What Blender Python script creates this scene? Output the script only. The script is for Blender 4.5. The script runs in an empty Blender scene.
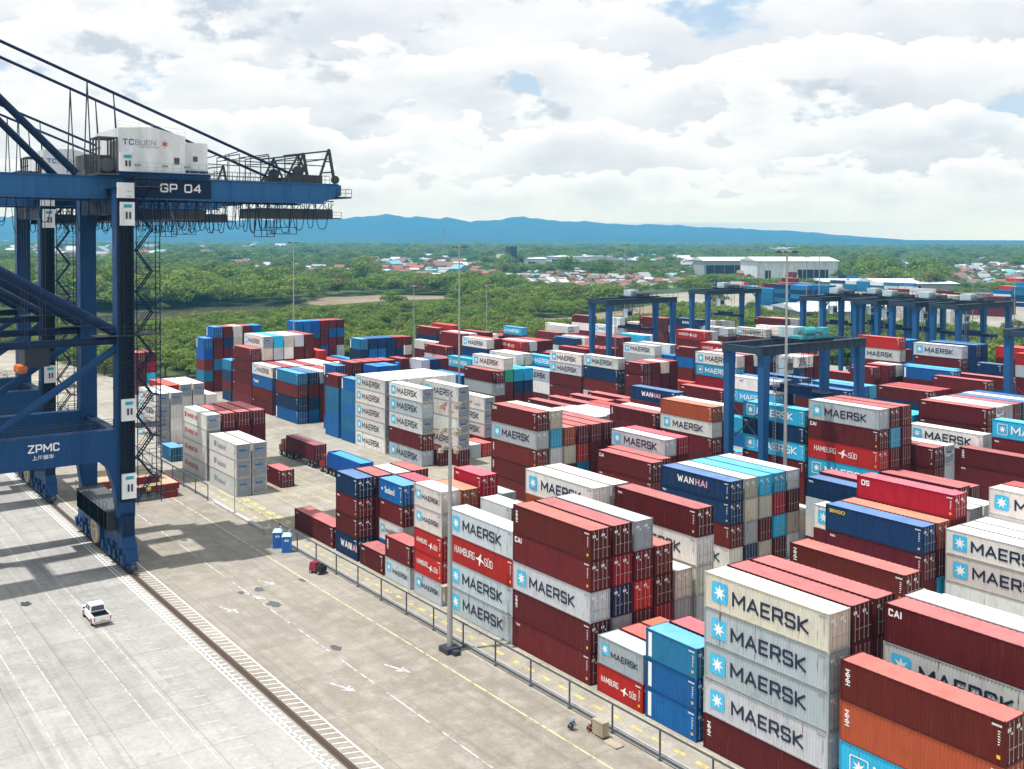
import bpy, math, random
import numpy as np
from mathutils import Vector, Matrix

R = math.radians
sc = bpy.context.scene
C = sc.collection

# ------------------------------------------------------------------ camera
CAMH, F, CY = 41.4244, 1046.38, 265.84
YAW, PITCH, ROLL = 0.9406, 0.0261, 0.0027
cam_d = bpy.data.cameras.new('camera')
cam = bpy.data.objects.new('camera', cam_d)
C.objects.link(cam)
fw = Vector((-math.sin(YAW), math.cos(YAW), 0)); rt = Vector((math.cos(YAW), math.sin(YAW), 0)); up = Vector((0, 0, 1))
fwd = fw*math.cos(PITCH) - up*math.sin(PITCH); upp = up*math.cos(PITCH) + fw*math.sin(PITCH)
r2 = rt*math.cos(ROLL) + upp*math.sin(ROLL); u2 = -rt*math.sin(ROLL) + upp*math.cos(ROLL)
cam.matrix_world = Matrix(((r2.x, u2.x, -fwd.x, 0), (r2.y, u2.y, -fwd.y, 0), (r2.z, u2.z, -fwd.z, CAMH), (0, 0, 0, 1)))
cam_d.sensor_width = 36; cam_d.sensor_fit = 'HORIZONTAL'
cam_d.lens = F/1024*36
cam_d.shift_y = -(384.5-CY)/1024
cam_d.clip_start = 1; cam_d.clip_end = 60000
sc.camera = cam
sc.render.resolution_x, sc.render.resolution_y = 1024, 769

# ------------------------------------------------------------------ sun and sky
SUN = Vector((-0.08, -0.27, 1.0)).normalized()          # towards the sun
sun_d = bpy.data.lights.new('sun', 'SUN'); sun = bpy.data.objects.new('sun', sun_d); C.objects.link(sun)
sun_d.energy = 4.9; sun_d.angle = R(0.6); sun_d.color = (1.0, 0.975, 0.935)
sun.rotation_euler = (-SUN).to_track_quat('-Z', 'Y').to_euler()
sun.location = (0, 0, 300)
sc.view_settings.view_transform = 'Standard'; sc.view_settings.look = 'None'
sc.view_settings.exposure = 0.15; sc.view_settings.gamma = 1; sc.view_settings.use_curve_mapping = False
sc.cycles.max_bounces = 5; sc.cycles.diffuse_bounces = 3; sc.cycles.glossy_bounces = 2
sc.cycles.transparent_max_bounces = 6; sc.cycles.volume_bounces = 0
sc.cycles.use_denoising = True

def N(nt, t, **k):
    n = nt.nodes.new(t)
    for a, v in k.items():
        if a.startswith('i_'):
            key = a[2:]
            n.inputs[int(key) if key.isdigit() else key.replace('_', ' ')].default_value = v
        else: setattr(n, a, v)
    return n

world = bpy.data.worlds.new('World'); sc.world = world; world.use_nodes = True
nt = world.node_tree; nt.nodes.clear()
L = nt.links.new
out = N(nt, 'ShaderNodeOutputWorld'); bg = N(nt, 'ShaderNodeBackground'); bg.inputs[1].default_value = 0.1
L(bg.outputs[0], out.inputs[0])
sky = N(nt, 'ShaderNodeTexSky', sky_type='NISHITA', sun_disc=False, sun_elevation=math.asin(SUN.z), sun_rotation=math.atan2(SUN.x, SUN.y), altitude=0, air_density=1.0, dust_density=0.8)
tc = N(nt, 'ShaderNodeTexCoord'); sep = N(nt, 'ShaderNodeSeparateXYZ'); L(tc.outputs['Generated'], sep.inputs[0])
def M(op, a, b=None, c=None, clamp=False, tree=None):
    t = tree or nt
    n = t.nodes.new('ShaderNodeMath'); n.operation = op; n.use_clamp = clamp
    for i, x in enumerate((a, b, c)):
        if x is None: continue
        if isinstance(x, (int, float)): n.inputs[i].default_value = x
        else: t.links.new(x, n.inputs[i])
    return n.outputs[0]
zc = M('MAXIMUM', sep.outputs['Z'], 0.0)
den = M('ADD', zc, 0.055)
px = M('DIVIDE', sep.outputs['X'], den); py = M('DIVIDE', sep.outputs['Y'], den)
cv = N(nt, 'ShaderNodeCombineXYZ'); L(px, cv.inputs[0]); L(py, cv.inputs[1]); cv.inputs[2].default_value = CLOUDZ = 12.4
def noise(vec, scale, detail=8, rough=.55, dist=0.0, lac=2.0, tree=None):
    t = tree or nt
    n = N(t, 'ShaderNodeTexNoise'); n.inputs['Scale'].default_value = scale; n.inputs['Detail'].default_value = detail
    n.inputs['Roughness'].default_value = rough; n.inputs['Distortion'].default_value = dist; n.inputs['Lacunarity'].default_value = lac
    t.links.new(vec, n.inputs['Vector']); return n.outputs['Fac']
def mrange(v, a, b, c=0, d=1, smooth=True, tree=None):
    t = tree or nt
    n = N(t, 'ShaderNodeMapRange', interpolation_type='SMOOTHSTEP' if smooth else 'LINEAR')
    t.links.new(v, n.inputs[0])
    for i, x in enumerate((a, b, c, d)): n.inputs[i+1].default_value = x
    return n.outputs[0]
def mixc(f, a, b, tree=None, mode='MIX'):
    t = tree or nt
    n = t.nodes.new('ShaderNodeMix'); n.data_type = 'RGBA'; n.blend_type = mode
    for i, x in ((0, f), (6, a), (7, b)):
        if isinstance(x, (int, float)): n.inputs[i].default_value = x
        elif isinstance(x, tuple): n.inputs[i].default_value = (*x, 1)
        else: t.links.new(x, n.inputs[i])
    return n.outputs[2]
lump_v = N(nt, 'ShaderNodeVectorMath', operation='MULTIPLY'); L(tc.outputs['Generated'], lump_v.inputs[0]); lump_v.inputs[1].default_value = (1, 1, 1.9)
lump_u = N(nt, 'ShaderNodeVectorMath', operation='ADD'); L(lump_v.outputs[0], lump_u.inputs[0]); lump_u.inputs[1].default_value = (0, 0, .030)
n_big = noise(cv.outputs[0], 0.55, 3, .5, .2)           # where blue holes open
n_mid = noise(cv.outputs[0], 1.3, 7, .55, .2)
# billows: the same noise sampled a little higher gives lit tops and grey undersides
n_l = noise(lump_v.outputs[0], 8.0, 9, .54, .15); n_l2 = noise(lump_u.outputs[0], 8.0, 6, .52, .15)
n_s = noise(lump_v.outputs[0], 21.0, 7, .6, .1); n_s2 = noise(lump_u.outputs[0], 21.0, 5, .55, .1)
cover = M('ADD', M('MULTIPLY', n_big, .55), M('ADD', M('MULTIPLY', n_mid, .30), M('MULTIPLY', n_l, .85)))
cover = mrange(cover, .715, .765)
bill = M('ADD', M('MULTIPLY', M('SUBTRACT', n_l2, n_l), 2.6), M('MULTIPLY', M('SUBTRACT', n_s2, n_s), 1.5))
shade = M('ADD', M('MULTIPLY', n_mid, .62), M('ADD', M('MULTIPLY', n_big, .28), bill))
shade = mrange(shade, .36, .72, smooth=False)
cr = N(nt, 'ShaderNodeValToRGB'); L(shade, cr.inputs[0])
e = cr.color_ramp.elements; e[0].position = 0; e[0].color = (1.0, 1.0, 1.0, 1); e[1].position = 1; e[1].color = (.50, .58, .69, 1)
x_ = e.new(.34); x_.color = (.93, .945, .96, 1); x_ = e.new(.62); x_.color = (.74, .79, .86, 1)
ccol = mixc(1.0, cr.outputs[0], (9.6, 9.6, 9.6), mode='MULTIPLY')
blue = mixc(.60, sky.outputs[0], (3.0, 5.9, 9.2))
thin = mixc(.16, blue, (8.8, 9.1, 9.4))
skyc = mixc(cover, thin, ccol)
# far banks of cumulus low over the hills: each bank has a knobbly bright top and a grey foot
az = M('ARCTAN2', sep.outputs['X'], sep.outputs['Y'])
for (h_, amp, fq, sd) in ((.275, .17, 3.4, 14.0), (.175, .10, 5.0, 1.0), (.115, .075, 8.0, 4.0), (.065, .05, 13.0, 9.0)):
    va = N(nt, 'ShaderNodeCombineXYZ'); L(M('MULTIPLY', az, fq), va.inputs[0]); L(M('MULTIPLY', sep.outputs['Z'], fq*2.2), va.inputs[1]); va.inputs[2].default_value = sd
    nb = noise(va.outputs[0], 1.0, 8, .56, .2)
    vb = N(nt, 'ShaderNodeVectorMath', operation='ADD'); L(va.outputs[0], vb.inputs[0]); vb.inputs[1].default_value = (.0, .16, 0)
    nb2 = noise(vb.outputs[0], 1.0, 6, .54, .2)
    edge = M('ADD', M('MULTIPLY', M('SUBTRACT', nb, .5), amp*3.2), h_)
    dz = M('SUBTRACT', edge, sep.outputs['Z'])
    mask = mrange(dz, 0.0, .006)
    foot = mrange(dz, .008, amp*.9, 0.0, .72)
    sh = M('ADD', foot, M('MULTIPLY', M('SUBTRACT', nb2, nb), 2.4), clamp=True)
    bank = mixc(sh, (9.7, 9.7, 9.8), (5.3, 5.95, 7.0))
    thinf = mrange(n_l, .40, .50, .06 if h_ > .15 else .75, .95)
    skyc = mixc(M('MULTIPLY', mask, thinf), skyc, bank)
# the low sky shines through kilometres of blue air: give it back what that air takes
od = M('MINIMUM', M('DIVIDE', .0323, M('MAXIMUM', sep.outputs['Z'], .004)), 1.95)
kk = M('SUBTRACT', M('EXPONENT', od), 1.0)
ex = N(nt, 'ShaderNodeVectorMath', operation='SCALE'); ex.inputs[0].default_value = (6.5, 3.8, .4); L(kk, ex.inputs['Scale'])
skyc = mixc(1.0, skyc, ex.outputs[0], mode='ADD')
L(skyc, bg.inputs[0])

# ------------------------------------------------------------------ materials
def new_mat(name, col=(.5, .5, .5), rough=.6, metal=0.0, spec=.4):
    m = bpy.data.materials.new(name); m.use_nodes = True
    b = m.node_tree.nodes['Principled BSDF']
    b.inputs['Base Color'].default_value = (*col, 1); b.inputs['Roughness'].default_value = rough
    b.inputs['Metallic'].default_value = metal; b.inputs['Specular IOR Level'].default_value = spec
    return m
def weathered(name, col=None, rough=.55, amt=.35, dirt=(.16, .12, .09), scale=1.2, metal=0.0, chalk=0.0, attr=None, bump=0.0, streak=True):
    """paint with stains and rust streaks; colour from the object when col is None, from an attribute when attr is set"""
    m = new_mat(name, col or (.5, .5, .5), rough, metal, .16 if streak else .1); t = m.node_tree; b = t.nodes['Principled BSDF']; l = t.links.new
    tcn = N(t, 'ShaderNodeTexCoord'); oi = N(t, 'ShaderNodeObjectInfo')
    geo = N(t, 'ShaderNodeNewGeometry')
    src = geo.outputs['Position']
    if col is not None:
        rgb = N(t, 'ShaderNodeRGB'); rgb.outputs[0].default_value = (*col, 1); base = rgb.outputs[0]
    elif attr:
        a = N(t, 'ShaderNodeAttribute', attribute_name=attr); base = a.outputs['Color']
    else: base = oi.outputs['Color']
    if chalk:
        base = mixc(chalk, base, (.82, .70, .66), t)
    mp = N(t, 'ShaderNodeMapping'); l(src, mp.inputs[0]); mp.inputs['Scale'].default_value = (1, 1, .22) if streak else (1, 1, 1)
    n1 = noise(mp.outputs[0], scale, 6, .62, 0, tree=t)
    n2 = noise(mp.outputs[0], scale*4.5, 5, .7, 0, tree=t)
    f = M('MULTIPLY', mrange(n1, .46, .72, tree=t), amt, tree=t)
    grime = mixc(1.0, base, tuple(min(1.0, .42+x*1.1) for x in dirt), t, 'MULTIPLY')
    c = mixc(f, base, grime, t)
    f2 = M('MULTIPLY', mrange(n2, .58, .74, tree=t), amt*.8, tree=t)
    c = mixc(f2, c, mixc(.45, mixc(1.0, c, (.55, .36, .26), t, 'MULTIPLY'), (.16, .07, .035), t), t)
    if streak:
        mp3 = N(t, 'ShaderNodeMapping'); l(src, mp3.inputs[0]); mp3.inputs['Scale'].default_value = (3.4, 3.4, .30)
        n3 = noise(mp3.outputs[0], 1.0, 4, .6, 0, tree=t)
        f3 = M('MULTIPLY', mrange(n3, .60, .72, tree=t), M('MULTIPLY', oi.outputs['Random'], amt*2.0, tree=t), clamp=True, tree=t)
        c = mixc(f3, c, (.13, .055, .028), t)
        n5 = noise(geo.outputs['Position'], .9, 2, .4, 0, tree=t)
        c = mixc(M('MULTIPLY', mrange(n5, .62, .66, tree=t), amt*.5, tree=t), c, mixc(1.0, c, (.72, .66, .62), t, 'MULTIPLY'), t)
    hv = N(t, 'ShaderNodeHueSaturation'); l(c, hv.inputs['Color'])
    l(mrange(n1, .25, .75, .78, 1.15, tree=t), hv.inputs['Value'])
    l(hv.outputs[0], b.inputs['Base Color'])
    l(mrange(n2, .3, .7, rough-.08, rough+.2, tree=t), b.inputs['Roughness'])
    if bump:
        bp_ = N(t, 'ShaderNodeBump'); bp_.inputs['Strength'].default_value = bump; bp_.inputs['Distance'].default_value = .02
        l(n2, bp_.inputs['Height']); l(bp_.outputs[0], b.inputs['Normal'])
    return m
MAT = {}
MAT['paint'] = weathered('container_paint', None, .5, .50)
MAT['roofpaint'] = weathered('container_roof_paint', None, .6, .38, (.34, .24, .19), .5, chalk=.10, streak=False)
MAT['frame'] = weathered('container_frame_paint', None, .55, .45, (.10, .06, .045), 2.5)
MAT['housing'] = weathered('cable_housing_grey', (.11, .115, .125), .6, .35)
MAT['stuffpaint'] = weathered('stacked_paint', None, .55, .3, attr='paint')
MAT['steel'] = new_mat('galvanised_steel', (.42, .43, .44), .4, .6)
MAT['rod'] = new_mat('worn_rod_steel', (.50, .46, .44), .5, .4)
MAT['dark'] = new_mat('dark_steel', (.035, .04, .05), .5)
MAT['black'] = new_mat('black_rubber', (.018, .018, .02), .75)
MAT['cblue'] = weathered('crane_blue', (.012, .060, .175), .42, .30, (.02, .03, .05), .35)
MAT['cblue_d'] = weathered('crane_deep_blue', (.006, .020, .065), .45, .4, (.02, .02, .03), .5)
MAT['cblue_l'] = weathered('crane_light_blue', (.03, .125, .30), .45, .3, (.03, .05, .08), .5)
MAT['cwhite'] = weathered('crane_house_white', (.74, .76, .78), .45, .14, (.45, .42, .38), .35)
MAT['white'] = new_mat('white_marking', (.82, .82, .82), .6)
MAT['navyink'] = new_mat('navy_lettering', (.01, .018, .05), .55)
MAT['blackink'] = new_mat('black_lettering', (.012, .016, .022), .55)
MAT['redink'] = new_mat('red_lettering', (.55, .02, .03), .55)
MAT['tealink'] = new_mat('turquoise_panel', (.02, .33, .42), .55)
MAT['greyink'] = new_mat('grey_lettering', (.24, .27, .33), .55)
MAT['blueink'] = new_mat('blue_lettering', (.02, .14, .38), .55)
MAT['star_blue'] = weathered('star_panel_blue', (.07, .48, .74), .5, .12)
MAT['yellowink'] = new_mat('yellow_lettering', (.75, .48, .05), .55)
MAT['glass'] = new_mat('dark_glass', (.02, .03, .04), .12, 0, .8)
MAT['cabinet'] = weathered('cabinet_beige', (.42, .36, .26), .5, .3)
MAT['vehicle_white'] = new_mat('vehicle_white_paint', (.8, .81, .82), .25)
MAT['vehicle_red'] = weathered('tractor_red', (.30, .02, .02), .4, .25)
MAT['orange'] = new_mat('orange_plastic', (.7, .16, .02), .5)
MAT['skin'] = new_mat('skin', (.35, .2, .13), .6)
MAT['vest'] = new_mat('hi_vis_cloth', (.55, .75, .08), .8)
MAT['cloth_navy'] = new_mat('navy_cloth', (.02, .03, .07), .85)
MAT['cloth_red'] = new_mat('dark_red_cloth', (.25, .01, .03), .85)
MAT['toilet'] = new_mat('toilet_blue', (.015, .16, .50), .4)
MAT['redbrown'] = weathered('hatch_cover_red', (.22, .03, .025), .6, .4)
MAT['rustdeck'] = weathered('hatch_cover_deck', (.50, .40, .27), .75, .5, (.3, .16, .1), .5, streak=False)
MAT['concrete_barrier'] = weathered('barrier_concrete', (.5, .49, .47), .85, .3, streak=False)

# ------------------------------------------------------------------ mesh builder
class MB:
    def __init__(s): s.v = []; s.f = []; s.m = []; s.mi = 0
    def quad(s, a, b, c, d):
        n = len(s.v); s.v += [a, b, c, d]; s.f.append((n, n+1, n+2, n+3)); s.m.append(s.mi); return s
    def poly(s, pts):
        n = len(s.v); s.v += list(pts); s.f.append(tuple(range(n, n+len(pts)))); s.m.append(s.mi); return s
    def box(s, x0, y0, z0, x1, y1, z1):
        n = len(s.v)
        s.v += [(x0, y0, z0), (x1, y0, z0), (x1, y1, z0), (x0, y1, z0), (x0, y0, z1), (x1, y0, z1), (x1, y1, z1), (x0, y1, z1)]
        for q in ((3, 2, 1, 0), (4, 5, 6, 7), (0, 1, 5, 4), (1, 2, 6, 5), (2, 3, 7, 6), (3, 0, 4, 7)):
            s.f.append(tuple(n+i for i in q)); s.m.append(s.mi)
        return s
    def frustum(s, b, t):
        """b, t: (x0,y0,x1,y1,z) rectangles"""
        n = len(s.v)
        for x0, y0, x1, y1, z in (b, t): s.v += [(x0, y0, z), (x1, y0, z), (x1, y1, z), (x0, y1, z)]
        for q in ((3, 2, 1, 0), (4, 5, 6, 7), (0, 1, 5, 4), (1, 2, 6, 5), (2, 3, 7, 6), (3, 0, 4, 7)):
            s.f.append(tuple(n+i for i in q)); s.m.append(s.mi)
        return s
    def bar(s, p, q, w, h=None, sides=None, w2=None):
        """beam from p to q: rectangular w x h, or round with `sides` and diameter w"""
        p = Vector(p); q = Vector(q); d = (q-p).normalized()
        a = Vector((0, 0, 1)) if abs(d.z) < .95 else Vector((0, 1, 0))
        x = d.cross(a).normalized(); y = x.cross(d).normalized()
        n = len(s.v)
        if sides:
            k = sides
            for e, pt in enumerate((p, q)):
                rr = (w if (e == 0 or w2 is None) else w2)/2
                for i in range(k):
                    an = 2*math.pi*i/k
                    s.v.append(tuple(pt + x*math.cos(an)*rr + y*math.sin(an)*rr))
        else:
            k = 4; h = h or w
            for pt in (p, q):
                for sx, sy in ((-1, -1), (1, -1), (1, 1), (-1, 1)): s.v.append(tuple(pt + x*sx*w/2 + y*sy*h/2))
        for i in range(k): s.f.append((n+i, n+(i+1) % k, n+k+(i+1) % k, n+k+i)); s.m.append(s.mi)
        s.f.append(tuple(n+k-1-i for i in range(k))); s.m.append(s.mi)
        s.f.append(tuple(n+k+i for i in range(k))); s.m.append(s.mi)
        return s
    def path(s, pts, w, sides=5):
        for a, b in zip(pts, pts[1:]): s.bar(a, b, w, sides=sides)
        return s
    def cyl(s, c, r, axis, l, k=14):
        c = Vector(c); a = Vector(axis).normalized()*l/2
        return s.bar(c-a, c+a, 2*r, sides=k)
    def prism(s, pts, z0, z1):
        """pts: (x,y) outline, counter-clockwise"""
        n = len(s.v); k = len(pts)
        s.v += [(x, y, z0) for x, y in pts] + [(x, y, z1) for x, y in pts]
        for i in range(k): s.f.append((n+i, n+(i+1) % k, n+k+(i+1) % k, n+k+i)); s.m.append(s.mi)
        s.f.append(tuple(n+k-1-i for i in range(k))); s.m.append(s.mi); s.f.append(tuple(n+k+i for i in range(k))); s.m.append(s.mi)
        return s
    def xprism(s, pts, x0, x1):
        """pts: (y,z) outline extruded along x"""
        n = len(s.v); k = len(pts)
        s.v += [(x0, y, z) for y, z in pts] + [(x1, y, z) for y, z in pts]
        for i in range(k): s.f.append((n+i, n+(i+1) % k, n+k+(i+1) % k, n+k+i)); s.m.append(s.mi)
        s.f.append(tuple(n+k-1-i for i in range(k))); s.m.append(s.mi); s.f.append(tuple(n+k+i for i in range(k))); s.m.append(s.mi)
        return s
    def yprism(s, pts, y0, y1):
        """pts: (x,z) outline extruded along y"""
        n = len(s.v); k = len(pts)
        s.v += [(x, y0, z) for x, z in pts] + [(x, y1, z) for x, z in pts]
        for i in range(k): s.f.append((n+i, n+(i+1) % k, n+k+(i+1) % k, n+k+i)); s.m.append(s.mi)
        s.f.append(tuple(n+k-1-i for i in range(k))); s.m.append(s.mi); s.f.append(tuple(n+k+i for i in range(k))); s.m.append(s.mi)
        return s
    def mesh(s, name, *mats):
        me = bpy.data.meshes.new(name); me.from_pydata(s.v, [], s.f)
        for m in mats: me.materials.append(MAT[m] if isinstance(m, str) else m)
        if len(mats) > 1: me.polygons.foreach_set('material_index', s.m)
        me.update(); return me
    def build(s, name, mats, parent=None, loc=None, rz=0):
        if isinstance(mats, str): mats = (mats,)
        return obj(name, s.mesh(name, *mats), parent, loc, rz)

def obj(name, data, parent=None, loc=None, rz=0):
    o = bpy.data.objects.new(name, data); C.objects.link(o)
    if parent: o.parent = parent
    if loc: o.location = loc
    if rz: o.rotation_euler = (0, 0, rz)
    return o
def tag(o, label, cat, group=None):
    o['label'] = label; o['category'] = cat
    if group: o['group'] = group
    return o
def thing(name, label, cat, loc=(0, 0, 0), rz=0, group=None):
    return tag(obj(name, None, None, loc, rz), label, cat, group)
def struct(o, kind='structure'):
    o['kind'] = kind; return o
def copy_tree(o, parent=None):
    c = o.copy(); C.objects.link(c); c.parent = parent
    for ch in o.children: copy_tree(ch, c)
    return c
_tc = {}
def text_mesh(s, h, wide=1.0, bold=0.0, mat='white', align='LEFT', space=1.0):
    """flat lettering in the XZ plane (reads along +x, faces -y), cap height h, origin at its lower left"""
    key = (s, h, wide, bold, mat, align, space)
    if key in _tc: return _tc[key]
    cu = bpy.data.curves.new('lettering', 'FONT'); cu.body = s; cu.size = 1; cu.offset = bold; cu.space_character = space
    cu.resolution_u = 3
    o = bpy.data.objects.new('lettering', cu); C.objects.link(o)
    dg = bpy.context.evaluated_depsgraph_get(); me = bpy.data.meshes.new_from_object(o.evaluated_get(dg))
    C.objects.unlink(o); bpy.data.objects.remove(o)
    n = len(me.vertices); co = np.empty(n*3); me.vertices.foreach_get('co', co); co = co.reshape(-1, 3)
    x = co[:, 0]; y = co[:, 1]
    k = h/max(y.max()-max(0, y.min()), .3) if not any(c in s for c in 'gpqyj') else h/.7
    w = (x-x.min())*k*wide
    if align == 'CENTER': w = w-w.max()/2
    new = np.stack([w, np.zeros(n), y*k], 1)
    me.vertices.foreach_set('co', new.ravel()); me.materials.clear(); me.materials.append(MAT[mat]); me.name = 'lettering'; me.update()
    me['w'] = float(w.max()-w.min())
    _tc[key] = me
    return me

# squared sign-writer's capitals built from strokes (unit: cap height 1)
GLY = {'M': (1.15, [[(0, 0), (0, 1), (.575, .28), (1.15, 1), (1.15, 0)]]), 'A': (1.0, [[(0, 0), (.5, 1), (1.0, 0)], [(.22, .30), (.78, .30)]]), 'E': (.78, [[(.78, 1), (0, 1), (0, 0), (.78, 0)], [(0, .5), (.7, .5)]]),
 'R': (.85, [[(0, 0), (0, 1), (.78, 1), (.85, .9), (.85, .55), (.76, .45), (0, .45)], [(.5, .45), (.88, 0)]]), 'S': (.82, [[(.82, .84), (.74, 1), (.08, 1), (0, .9), (0, .62), (.08, .53), (.74, .47), (.82, .38), (.82, .1), (.74, 0), (.08, 0), (0, .14)]]),
 'K': (.82, [[(0, 0), (0, 1)], [(.8, 1), (.1, .48), (.85, 0)]]), 'H': (.82, [[(0, 0), (0, 1)], [(.82, 0), (.82, 1)], [(0, .5), (.82, .5)]]), 'B': (.82, [[(0, 0), (0, 1), (.72, 1), (.78, .9), (.78, .6), (.7, .52), (0, .52)], [(.7, .52), (.82, .42), (.82, .1), (.74, 0), (0, 0)]]),
 'U': (.82, [[(0, 1), (0, .12), (.1, 0), (.72, 0), (.82, .12), (.82, 1)]]), 'G': (.85, [[(.85, .82), (.76, 1), (.1, 1), (0, .88), (0, .12), (.1, 0), (.76, 0), (.85, .12), (.85, .46), (.5, .46)]]), 'D': (.82, [[(0, 0), (0, 1), (.66, 1), (.82, .82), (.82, .18), (.66, 0), (0, 0)]]),
 'Ü': (.82, [[(0, 1), (0, .12), (.1, 0), (.72, 0), (.82, .12), (.82, 1)], [(.18, 1.22), (.30, 1.22)], [(.52, 1.22), (.64, 1.22)]]), 'C': (.82, [[(.82, .8), (.74, 1), (.1, 1), (0, .88), (0, .12), (.1, 0), (.74, 0), (.82, .2)]]),
 'I': (.0, [[(0, 0), (0, 1)]]), 'W': (1.2, [[(0, 1), (.3, 0), (.6, .8), (.9, 0), (1.2, 1)]]), 'N': (.85, [[(0, 0), (0, 1), (.85, 0), (.85, 1)]]), 'O': (.88, [[(.1, 0), (0, .12), (0, .88), (.1, 1), (.78, 1), (.88, .88), (.88, .12), (.78, 0), (.1, 0)]]),
 'P': (.82, [[(0, 0), (0, 1), (.74, 1), (.82, .9), (.82, .5), (.74, .4), (0, .4)]]), 'Z': (.85, [[(0, 1), (.85, 1), (0, 0), (.85, 0)]]), 'T': (.9, [[(0, 1), (.9, 1)], [(.45, 1), (.45, 0)]]), 'X': (.8, [[(0, 0), (.8, 1)], [(0, 1), (.8, 0)]]), 'L': (.7, [[(0, 1), (0, 0), (.7, 0)]]), ' ': (.35, []),
 '0': (.85, [[(.1, 0), (0, .12), (0, .88), (.1, 1), (.75, 1), (.85, .88), (.85, .12), (.75, 0), (.1, 0)]]), '3': (.8, [[(0, 1), (.72, 1), (.8, .9), (.8, .6), (.7, .52), (.2, .52)], [(.7, .52), (.8, .42), (.8, .1), (.72, 0), (0, 0)]]), '4': (.85, [[(.85, .28), (0, .28), (.62, 1), (.68, 1), (.68, 0)]])}
def caps(s, h, wide=1.0, stroke=.19, mat='white', gap=.26):
    key = ('caps', s, h, wide, stroke, mat, gap)
    if key in _tc: return _tc[key]
    m = MB(); x = 0.0; lift = 0; w = stroke/2
    for ch in s:
        adv, strokes = GLY[ch]
        for st in strokes:
            st = [Vector((p[0]*wide+x, p[1])) for p in st]
            for i, (a, b) in enumerate(zip(st, st[1:])):
                d = (b-a).normalized(); nrm = Vector((-d.y, d.x))*w; ext = w*.75 if True else 0
                a2 = a-d*(ext if i > 0 or True else 0); b2 = b+d*ext
                a2 = Vector((a2.x, min(max(a2.y, -w*0+a2.y), 9))); y = -.0006*(lift % 24); lift += 1
                q = [a2-nrm, b2-nrm, b2+nrm, a2+nrm]
                hi = 1.5 if ch == 'Ü' and a.y > 1.1 else 1+w
                q = [(p.x*h, y, min(max(p.y, -w), hi)*h) for p in q]
                m.quad(*q)
        x += adv*wide+gap+stroke
    me = m.mesh('lettering', mat); me['w'] = (x-gap)*h
    _tc[key] = me; return me

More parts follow.
